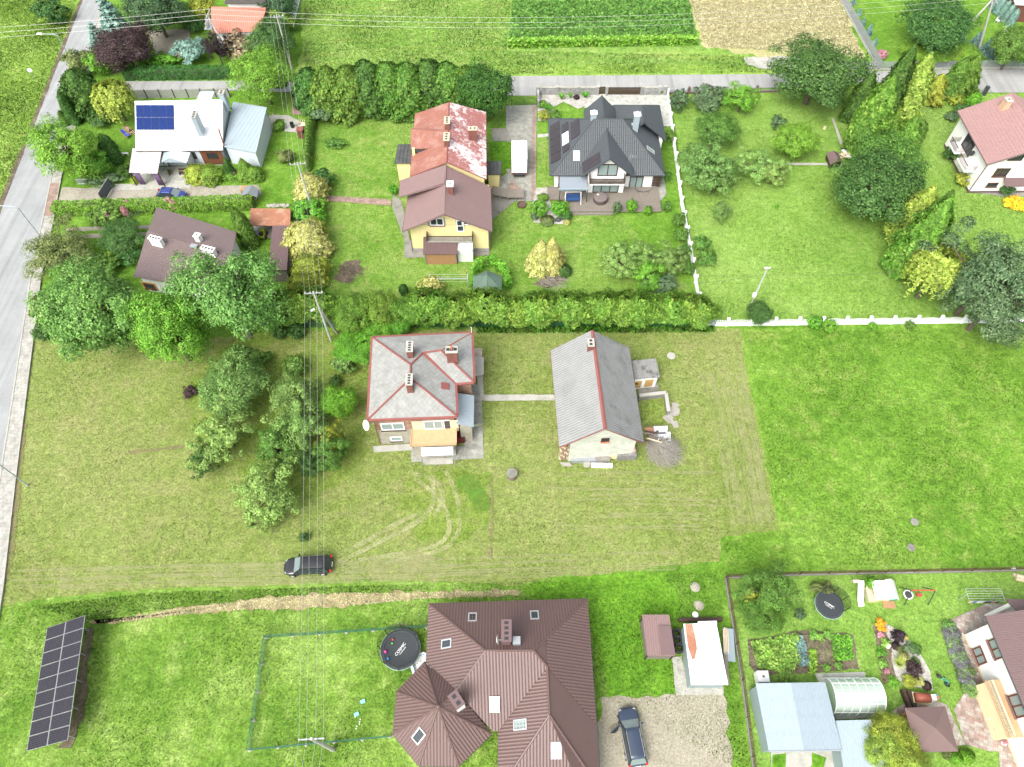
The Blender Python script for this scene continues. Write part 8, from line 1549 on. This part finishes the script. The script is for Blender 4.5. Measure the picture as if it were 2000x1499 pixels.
def trampoline(label, base, r, word, sub, tr, pad, rz, net_h=1.7, half=False):
    p = P(*base); t_ = thing('trampoline', label, 'trampoline', p, rz); z = .75
    MB().lathe((0, 0, z), [(.001, 0), (r*.86, 0), (r*.86, .01), (.001, .012)], 40).build('jumping_mat', MATB, t_); MB().lathe((0, 0, z), [(r*.84, .02), (r, .02), (r, .06), (r*.84, .06), (r*.84, .02)], 40).build('edge_pad', pad, t_); MB().lathe((0, 0, z-.06), [(r*.97, 0), (r*1.02, .03), (r*1.02, .07)], 40).build('rim', PADM, t_)
    for k in range(8):
        a = k*math.pi/4; c, s_ = math.cos(a)*r, math.sin(a)*r; MB().tube([(c*.98, s_*.98, 0), (c, s_, z)], .03, 6).build('leg', STEELG, t_)
        if not half or k in (0, 1, 2, 7): MB().tube([(c, s_, z), (c*1.03, s_*1.03, z+net_h)], .035, 6).build('net_pole', PLASTB, t_)
    n = 40; m = MB(); m2 = [(r*1.03*math.cos(2*math.pi*k/n), r*1.03*math.sin(2*math.pi*k/n), z+net_h) for k in range(n+1)]; rng = range(n) if not half else range(-6, 15)
    for k in rng: a, b = 2*math.pi*k/n, 2*math.pi*(k+1)/n; m.poly([(r*.9*math.cos(a), r*.9*math.sin(a), z+.06), (r*.9*math.cos(b), r*.9*math.sin(b), z+.06), (r*1.02*math.cos(b), r*1.02*math.sin(b), z+net_h), (r*1.02*math.cos(a), r*1.02*math.sin(a), z+net_h)])
    m.build('safety_net', NET, t_); MB().tube([(r*1.03*math.cos(2*math.pi*k/n), r*1.03*math.sin(2*math.pi*k/n), z+net_h) for k in list(rng)+[list(rng)[-1]+1]], .02, 5).build('net_ring', PLASTB, t_)
    text(t_, word, (0, 0, z+.02), r*.2, tr, PLASTW); text(t_, sub, (.15*r*math.sin(tr), -.15*r*math.cos(tr), z+.02), r*.08, tr, PLASTW); return t_, p, z
T1, tp, tz = trampoline('round black trampoline with net beside the octagonal tower', (784, 1272), 1.85, 'COSMIC', 'TRAMPOLINE', .95, PADG, 0); T2, _, _ = trampoline('round black trampoline with mint edge behind the kitchen garden', (1614, 1186), 1.35, 'COSMIC', 'TRAMPOLINE', -.9, PADG, .3, 1.6, True)
for dx, dy, r, c_, l in ((-.75, .85, .11, (.55, .04, .06), 'red ball lying on the big trampoline'), (-.78, .5, .1, (.1, .45, .08), 'green ball lying on the big trampoline'), (-1.35, -.25, .15, (.65, .06, .3), 'pink ball at the edge of the big trampoline'), (-1.05, -.85, .12, (.03, .25, .6), 'blue ball at the edge of the big trampoline')): b_o = MB().ball((0, 0, 0), r, 14).build('ball', gloss('ball_'+l.split()[0], c_, .4), smooth=True); b_o.location = (tp.x+dx, tp.y+dy, tz+.02+r); tag(b_o, l, 'ball')
q = P(769, 1303); LDs = thing('trampoline_ladder', 'small metal step ladder leaning on the big trampoline', 'ladder', q)
for x in (-.2, .2): MB().tube([(x, 0, 0), (x, .55, .72)], .022, 5).build('rail', ALU, LDs)
for k in range(3): MB().box((0, .12+k*.17, .16+k*.22), (.4, .1, .03)).build('step', ALU, LDs)
q = P(826, 1300); PL = thing('paddling_pool', 'white octagonal paddling pool with blue stripe beside the tower', 'pool', q); n8 = 8
MB().lathe((0, 0, 0), [(1.15, 0), (1.2, .25), (1.1, .42), (.95, .4), (.9, .06), (.001, .05)], 8).build('shell', PLASTW, PL); MB().lathe((0, 0, 0), [(.93, .26), (.945, .36), (.9, .36), (.9, .26), (.93, .26)], 8).build('stripe', gloss('pool_blue', (.02, .25, .6), .4), PL)
q = P(1484, 1326); IB = thing('water_tank', 'white cube water tank in a cage by the blue garage', 'water tank', q); MB().box((0, 0, .6), (1.0, .95, 1.1)).build('tank', PLASTW, IB); MB().lathe((0, 0, 1.15), [(.12, 0), (.12, .05), (.001, .06)], 12).build('cap', WOODG, IB)
for k in range(5):
    for s_ in (-1, 1): MB().tube([(-.52+k*.26, s_*.5, 0), (-.52+k*.26, s_*.5, 1.15)], .012, 4).build('cage_bar', STEELG, IB)
for z in (.1, .6, 1.15):
    for s_ in (-1, 1): MB().tube([(-.53, s_*.5, z), (.53, s_*.5, z)], .012, 4).build('cage_bar', STEELG, IB)
# slide, nest swing, drying frame
q = P(1675, 1168); SLd = thing('slide', 'white plastic children slide with pink top', 'slide', q); m = MB(); pr = [(-.25, .25), (-.22, .0), (.22, 0), (.25, .25)]
pth = [(0, -.9, .15), (0, -.4, .25), (0, .3, .75), (0, 1.0, 1.3), (0, 1.25, 1.35)]; vsl = [(x+px_, y, z+pz) for x, y, z in pth for px_, pz in pr]; m.add(vsl, [(i*4+j, i*4+j+1, (i+1)*4+j+1, (i+1)*4+j) for i in range(4) for j in range(3)]); sl_o = m.build('chute', PLASTW, SLd); sl_o.modifiers.new('t', 'SOLIDIFY').thickness = .03
MB().box((-.3, 1.25, 1.2), (.6, .25, .2)).build('top_grip', gloss('pale_pink', (.7, .42, .4), .5), SLd)
for x in (-.22, .22): MB().tube([(x, 1.3, 1.3), (x, 1.7, 0)], .03).build('leg', PLASTW, SLd)
q = P(1776, 1165); SWg = thing('nest_swing', 'black swing frame with red top bar and round nest seat', 'swing', q); zt = 2.0; xa, xb = -.75, 1.55
MB().tube([(xa, 0, zt), (xb, 0, zt)], .05, 6).build('top_bar', REDP, SWg)
for x in (xa, xb):
    for y in (-.9, .9): MB().tube([(x, 0, zt), (x, y, 0)], .045, 6).build('leg', DARKM, SWg)
MB().lathe((-.35, 0, .5), [(.36, 0), (.46, .0), (.46, .08), (.36, .08), (.36, 0)], 24).build('nest_ring', PLASTW, SWg); MB().lathe((-.35, 0, .52), [(.001, 0), (.37, .02)], 24).build('nest_web', DARKM, SWg)
for a in range(4): MB().tube([(-.35+.42*math.cos(a*1.57+.8), .42*math.sin(a*1.57+.8), .55), (-.35+.1*math.cos(a*1.57), 0, zt)], .012, 4).build('rope', DARKM, SWg)
MB().box((.75, 0, .45), (.45, .25, .25)).build('toddler_seat', REDP, SWg)
for x in (.58, .92): MB().tube([(x, 0, .5), (x, 0, zt)], .012, 4).build('rope', DARKM, SWg)
def drying(label, base, w, d_, lines, cloth=False):
    p = P(*base); t_ = thing('drying_frame', label, 'drying rack', p); z = 1.7
    for y in (-d_/2, d_/2): MB().tube([(-w/2, y, z), (w/2, y, z)], .02, 5).build('frame_bar', ALU, t_)
    for x in (-w/2, w/2): MB().tube([(x, -d_/2, z), (x, d_/2, z)], .02, 5).build('frame_bar', ALU, t_); MB().tube([(x, 0, z), (x, 0, 0)], .04, 6).build('post', STEELG, t_)
    for k in range(1, lines): y = -d_/2+d_*k/lines; MB().tube([(-w/2, y, z), (w/2, y, z)], .01, 4).build('line', PLASTW, t_)
    if cloth:
        for k, c_ in enumerate(((.6, .5, .3), (.05, .12, .35), (.7, .7, .7), (.6, .62, .65), (.03, .03, .04), (.03, .04, .06), (.6, .25, .2), (.05, .06, .08))):
            g_ = MB().box((0, 0, -.3), (.36, .03, .6)).build('laundry', gloss('laundry_%s' % 'abcdefgh'[k], c_, .9)); g_.location = (p.x-w/2+.3+k*(w-.5)/8, p.y-d_/2, z); tag(g_, 'piece of laundry hanging on the front drying line', 'laundry', 'laundry on the drying frame')
drying('long metal washing-line frame hung with laundry', (1905, 1172), 3.4, 1.2, 5, True)
q = P(878, 562); WL = thing('washing_line', 'grey T-post washing line behind the middle hedge', 'washing line', q)
for x in (-2.4, 2.4): MB().tube([(x, 0, 0), (x, 0, 1.8)], .05, 6).build('post', ALU, WL); MB().box((x, 0, 1.8), (.08, 1.4, .06)).build('arm', ALU, WL)
MB().tube([(-2.4, 0, 1.75), (2.4, 0, 1.75)], .045, 6).build('bar', ALU, WL)
for y in (-.6, -.2, .2, .6): MB().tube([(-2.4, y, 1.82), (2.4, y, 1.82)], .008, 4).build('line', PLASTW, WL)
# bicycles lying about, toys
def bike(label, base, rz, col, s_=.6):
    p = P(*base); t_ = thing('bicycle', label, 'bicycle', p+V((0, 0, .05)), rz); t_.rotation_euler = (math.radians(82), 0, rz); t_.scale = (s_,)*3; fm = gloss('bike_'+label.split()[0], col, .3)
    for x in (-.52, .52): w_ = MB(); w_.lathe((x, .32, 0), [(.29, -.02), (.33, 0), (.29, .02)], 22).build('wheel', RUBBER, t_)
    MB().tube([(-.52, .32, 0), (-.1, .3, 0), (.38, .8, 0), (-.2, .75, 0), (-.1, .3, 0)], .025, 6).build('frame', fm, t_); MB().tube([(.52, .32, 0), (.36, .95, 0)], .025, 6).build('fork', fm, t_); MB().tube([(.3, .98, -.28), (.36, .96, 0), (.3, .98, .28)], .018, 5).build('handlebar', DARKM, t_); MB().box((-.24, .9, 0), (.26, .05, .14)).build('saddle', PLASTB, t_); MB().tube([(-.2, .72, 0), (-.24, .9, 0)], .018, 5).build('seat_post', ALU, t_)
bike('turquoise child bicycle lying on the grass near the lavender', (1838, 1331), -.95, (.02, .5, .42), .85); bike('pale child bicycle lying under the currant bush', (1478, 1224), .3, (.35, .35, .5), .55)
for k, (x, y) in enumerate(((697, 1396), (709, 1371))): b_o = MB().box((0, 0, .1), (.42, .3, .2), .4).build('toy_box', gloss('toy_blue', (.2, .5, .6), .5)); b_o.location = P(x, y); tag(b_o, ['pale blue toy lying among small white toys', 'pale blue toy lying alone near the tower'][k], 'toy')
for k in range(8): b_o = MB().ball((0, 0, .05), .06, 8).build('toy_ball', PLASTW); b_o.location = P(692+rnd.uniform(0, 12), 1392+k*4.5); tag(b_o, 'tiny white toy in the row on the tower lawn', 'toy', 'small white toys on the tower lawn')
q = P(1823, 1364); PWm = thing('pinwheel', 'multicoloured garden pinwheel by the barbecue', 'pinwheel', q); MB().tube([(0, 0, 0), (0, 0, .6)], .015, 5).build('stick', PLASTW, PWm)
for k, c_ in enumerate(((.7, .1, .1), (.1, .3, .7), (.75, .75, .7), (.1, .5, .2), (.8, .5, .1), (.6, .2, .5))): a = k*1.047; MB().slab([(0, 0, .6), (.26*math.cos(a), .26*math.sin(a), .62), (.26*math.cos(a+.6), .26*math.sin(a+.6), .58)], .01).build('vane', gloss('vane_%s' % 'abcdef'[k], c_, .5), PWm)
# bench, planters, tables on the terrace and in the corner garden
def bench(label, base, rz, mat, z=0.06, L=1.4):
    p = P(*base); t_ = thing('bench', label, 'bench', V((p.x, p.y, z)), rz)
    for k in range(3): MB().box((0, -.18+k*.15, .45), (L, .12, .04)).build('seat_slat', mat, t_)
    for k in range(3): MB().box((0, .27, .6+k*.14), (L, .03, .11)).build('back_slat', mat, t_)
    for x in (-L/2+.1, L/2-.1): MB().box((x, 0, .22), (.06, .45, .44)).build('leg', DARKM, t_); MB().box((x, .28, .6), (.05, .05, .6)).build('back_post', DARKM, t_)
bench('white slatted bench on the striped paving', (1921, 1368), -1.2, PLASTW); bench('dark slatted bench on the porch patio', (361, 342), .0, WOODD); bench('white folding bench in the corner garden', (1972, 50), .7, PLASTW, 0.05)
q = P(1930, 1398); TBl = thing('garden_table', 'white table on the striped paving beside the terrace', 'table', V((q.x, q.y, .06)), -.3); MB().box((0, 0, .72), (.75, 1.1, .05)).build('table_top', PLASTW, TBl)
for x in (-.3, .3):
    for y in (-.45, .45): MB().tube([(x, y, 0), (x, y, .7)], .03).build('leg', PLASTW, TBl)
def pot(label, base, r, h, pm, fm, fr, z=.06):
    q = P(*base); t_ = thing('flower_pot', label, 'flower pot', V((q.x, q.y, z))); MB().lathe((0, 0, 0), [(r*.7, 0), (r, h), (r*.9, h), (.001, h*.9)], 14).build('pot', pm, t_); c_, _ = PROTO['shrub_d']; f_ = link('flowers', c_, t_); f_.location = (0, 0, h*.8); f_.scale = (fr, fr, fr*1.4); f_.material_slots[0].link = 'OBJECT'; f_.material_slots[0].material = fm
for a in (('large pot of pink petunias on the striped paving', (1940, 1420), .3, .5, CLAY, F_PINK, .55), ('white pot with green plant beside the petunias', (1947, 1438), .25, .4, PLASTW, F_MID, .3), ('pot of red geraniums by the terrace corner', (1957, 1452), .22, .35, PLASTW, F_PINK, .25), ('red pot with plant on the porch patio', (334, 341), .22, .35, CLAY, F_MID, .3), ('white and red flower pot at the white house door', (1948, 368), .25, .4, PLASTW, F_PINK, .25)): pot(*a)
for k, (x, y) in enumerate(((1946, 45), (1962, 64))):
    q = P(x, y); ch = thing('plastic_chair', ['white plastic chair at the top of the corner garden path', 'white plastic chair by the white folding bench'][k], 'chair', q, .6)
    MB().box((0, 0, .45), (.5, .5, .05)).build('seat', PLASTW, ch); MB().box((0, .24, .7), (.5, .04, .5)).build('backrest', PLASTW, ch)
    for lx in (-.22, .22):
        for ly in (-.22, .22): MB().tube([(lx, ly, 0), (lx, ly, .45)], .025, 5).build('leg', PLASTW, ch)
for k, (x, y) in enumerate(((1946, 10), (1952, 17), (1957, 22), (1962, 30), (1966, 35))): q = P(x, y); tag(MB().add([(-.35, 0, 0), (.35, 0, 0), (.15, 0, 1.1), (-.15, 0, 1.1), (-.35, .12, 0), (.35, .12, 0), (.15, .12, 1.1), (-.15, .12, 1.1)], [(0, 1, 2, 3), (7, 6, 5, 4), (0, 4, 5, 1), (1, 5, 6, 2), (2, 6, 7, 3), (3, 7, 4, 0)]).build('marker_stone', PLASTW), 'white upright slab before the clipped spruces', 'slab', 'white slabs in the corner garden').location = q
# fire ring, ramp, bins
q = P(1019, 402); FRg = tag(MB().lathe((0, 0, 0), [(.62, 0), (.66, .3), (.55, .32), (.42, .1), (.001, .05)], 20).build('fire_ring', M('fire_ring_brown', (.1, .065, .05), .95, .3, 4)), 'round brown fire ring on the lawn by the ramp', 'fire pit'); FRg.location = q
RP = thing('ramp', 'bent grey timber plank ramp between truck and yellow house', 'ramp', P(992, 385)); ro = P(992, 385); c1, c2, c3 = P(962, 372, 1.0), P(992, 378, .75), P(1024, 378, .75)
for (u, v, n) in ((c1, c2, 9), (c2, c3, 10)):
    for k in range(n): a, b = u.lerp(v, k/n), u.lerp(v, (k+.94)/n); w_ = V((0, -.85, 0)); MB().slab([a-w_, b-w_, b+w_, a+w_], .05).build('plank', WOODG, RP, ro)
for u in (c2, c3, c2.lerp(c3, .5), c1.lerp(c2, .5)):
    for s_ in (-1, 1): MB().tube([u+V((0, s_*.8, 0)), V((u.x, u.y+s_*.8, 0))], .05, 5).build('post', STEELG, RP, ro)
q = P(572, 250); BN = thing('dustbin', 'black lidless bin on the concrete path', 'bin', V((q.x, q.y, .06))); MB().lathe((0, 0, 0), [(.25, 0), (.32, .8), (.34, .82), (.3, .8), (.22, .1), (.001, .1)], 16).build('drum', PLASTB, BN)
q = P(590, 268); BX = thing('brick_barbecue', 'small brown brick chimney barbecue by the narrow hedge', 'barbecue', q); MB().box((0, 0, .7), (.8, .8, 1.4)).build('stack', M('brown_brick', (.13, .05, .035), .8, .2, 5), BX); MB().box((0, 0, 1.44), (1.0, 1.0, .1)).build('cap', TRIM, BX)
q = P(592, 247); PLs = thing('pallet_stack', 'leaning wooden pallet frames by the narrow hedge', 'pallets', q)
for k in range(7): MB().box((-.9+k*.3, .3*math.sin(k), .6), (.08, .06, 1.4), 0, R=Matrix.Rotation(.4, 3, 'Y')).build('slat', WOODP, PLs)
MB().box((.5, -.5, .75), (1.1, .8, .06)).build('board', CREAM2, PLs); MB().box((.5, -.5, .36), (.9, .7, .72)).build('crate', WOODD, PLs)
q = P(545, 258); 
# deck chairs and the sunbather
def deckchair(label, base, rz, cloth):
    p = P(*base); t_ = thing('deck_chair', label, 'deck chair', p, rz); pts = [(-.75, 0, .95), (-.3, 0, .42), (.1, 0, .34), (.55, 0, .36)]; m = MB(); vs_ = [(x, s_*.3, z) for x, _, z in pts for s_ in (-1, 1)]; m.add(vs_, [(0, 1, 3, 2), (2, 3, 5, 4), (4, 5, 7, 6)]); o_ = m.build('sling', cloth, t_); o_.modifiers.new('t', 'SOLIDIFY').thickness = .02
    for s_ in (-1, 1): MB().tube([(-.8, s_*.33, 1.0), (.5, s_*.33, .04)], .025, 5).build('rail', WOODY, t_); MB().tube([(.6, s_*.31, .38), (-.6, s_*.31, .04)], .025, 5).build('brace', WOODY, t_)
    return p
STB = blocks('blue_striped_cloth', (.03, .06, .32), (.05, .09, .4), (.55, .4, .4), .5, .5, .6, 0)
deckchair('empty blue deck chair on the lawn beside the white roof', (249, 267), -.55, STB); dp = deckchair('deck chair holding the sunbather beside the white roof', (256, 260), -.55, gloss('beige_cloth', (.25, .2, .15), .9))
SKIN = M('skin', (.45, .27, .19), .6, .08, 6, bs=.02)
def person():
    t_ = thing('person', 'person in black shorts lying back in the deck chair with legs out', 'person', dp, -.55)
    J = dict(pel=(.12, 0, .45), wai=(-.08, 0, .56), che=(-.32, 0, .74), nec=(-.5, 0, .93), hed=(-.58, 0, 1.03), top=(-.68, 0, 1.16))
    vsk = list(J.values()); ed = [(0, 1), (1, 2), (2, 3), (3, 4), (4, 5)]; rad = [.15, .13, .15, .055, .09, .085]
    def chain(start, pts, rs_):
        k = start
        for p, r in zip(pts, rs_): vsk.append(p); rad.append(r); ed.append((k, len(vsk)-1)); k = len(vsk)-1
    for s_ in (-1, 1):
        chain(2, [(-.36, s_*.2, .8), (-.18, s_*.28, .62), (.02, s_*.2, .58), (.1, s_*.14, .6)], [.065, .05, .04, .03]); chain(0, [(.2, s_*.1, .46), (.55, s_*.13, .55), (.92, s_*.12, .3), (.98, s_*.12, .12), (1.12, s_*.12, .1)], [.1, .075, .05, .04, .03])
    me = bpy.data.meshes.new('body'); me.from_pydata(vsk, ed, []); o_ = link('body', me, t_); me.materials.append(SKIN); sk = o_.modifiers.new('skin', 'SKIN'); sk.use_smooth_shade = True
    for v, r in zip(me.skin_vertices[0].data, rad): v.radius = (r, r)
    me.skin_vertices[0].data[0].use_root = True; ss = o_.modifiers.new('sub', 'SUBSURF'); ss.levels = ss.render_levels = 2
    MB().ball((-.66, 0, 1.13), .115, 12, (1, .95, 1)).build('hair', gloss('dark_hair', (.015, .01, .008), .6), t_, smooth=True)
    m = MB(); m.tube([(-.02, 0, .5), (.12, 0, .47), (.2, 0, .48)], .175, 12, .18); 
    for s_ in (-1, 1): m.tube([(.15, s_*.1, .47), (.48, s_*.125, .55)], .125, 10, .105)
    m.build('shorts', gloss('black_cloth', (.012, .013, .014), .9), t_, smooth=True)
person()
q = P(246, 304); tag(MB().box((0, 0, .4), (1.0, .3, .06)).box((-.4, 0, .2), (.06, .28, .4)).box((.4, 0, .2), (.06, .28, .4)).build('stool', PLASTW), 'small white bench on the lawn beside the carport', 'bench').location = q
q = P(503, 392); FLg = thing('garden_figure', 'little blue and white flag post by the well house', 'garden figure', q); MB().tube([(0, 0, 0), (.25, 0, 1.5)], .03).build('post', WOODD, FLg); MB().slab([(.1, 0, 1.1), (.55, .1, 1.5), (.6, .1, 1.3), (.2, 0, .9)], .03).build('flag', gloss('flag_blue', (.1, .4, .6), .6), FLg)
for k in range(16): 
    q = P(524+k*2.6, 404+rnd.uniform(-1.5, 1.5)); s_ = rnd.uniform(.22, .36); b_o = MB().ball((0, 0, s_*.5), s_, 8, (1, 1, .7)).build('boulder', STONE); b_o.location = q; tag(b_o, 'pale boulder in the row behind the rusty shed', 'boulder', 'boulders behind the rusty shed')
q = P(1090, 432); tag(MB().ball((0, 0, .2), .5, 7, (1, .8, .6)).build('boulder', DARKM), 'dark slate boulder in the gravel bed', 'boulder').location = q
for x, y, l in ((1358, 1147, 'sand patch mound near the garden fence corner'), (1365, 1183, 'small sand mound behind the brown shed')): tag(MB().lathe((0, 0, 0), [(.5, 0), (.3, .08), (.001, .12)], 11).build('sand_mound', SAND), l, 'mound').location = P(x, y)
q = P(1357, 1202); tag(MB().lathe((0, 0, 0), [(.22, 0), (.3, .22), (.26, .22), (.15, .05), (.001, .05)], 14).build('basin', PLASTW), 'small white basin on the grass behind the white garage', 'basin').location = q
q = P(1996, 1124); tag(MB().tube([(-1, 0, .2), (1.2, -.6, .2)], .2, 8).tube([(-.9, -.4, .2), (1.3, -1, .2)], .2, 8).tube([(-.95, -.2, .5), (1.25, -.8, .5)], .2, 8).build('log_pile', WOODP), 'pile of pale peeled logs at the garden fence', 'logs').location = q
q = P(1978, 1113); tag(MB().lathe((0, 0, 0), [(.2, 0), (.2, .25), (.001, .26)], 12).build('bucket', PLASTW), 'white bucket beside the peeled logs', 'bucket').location = q
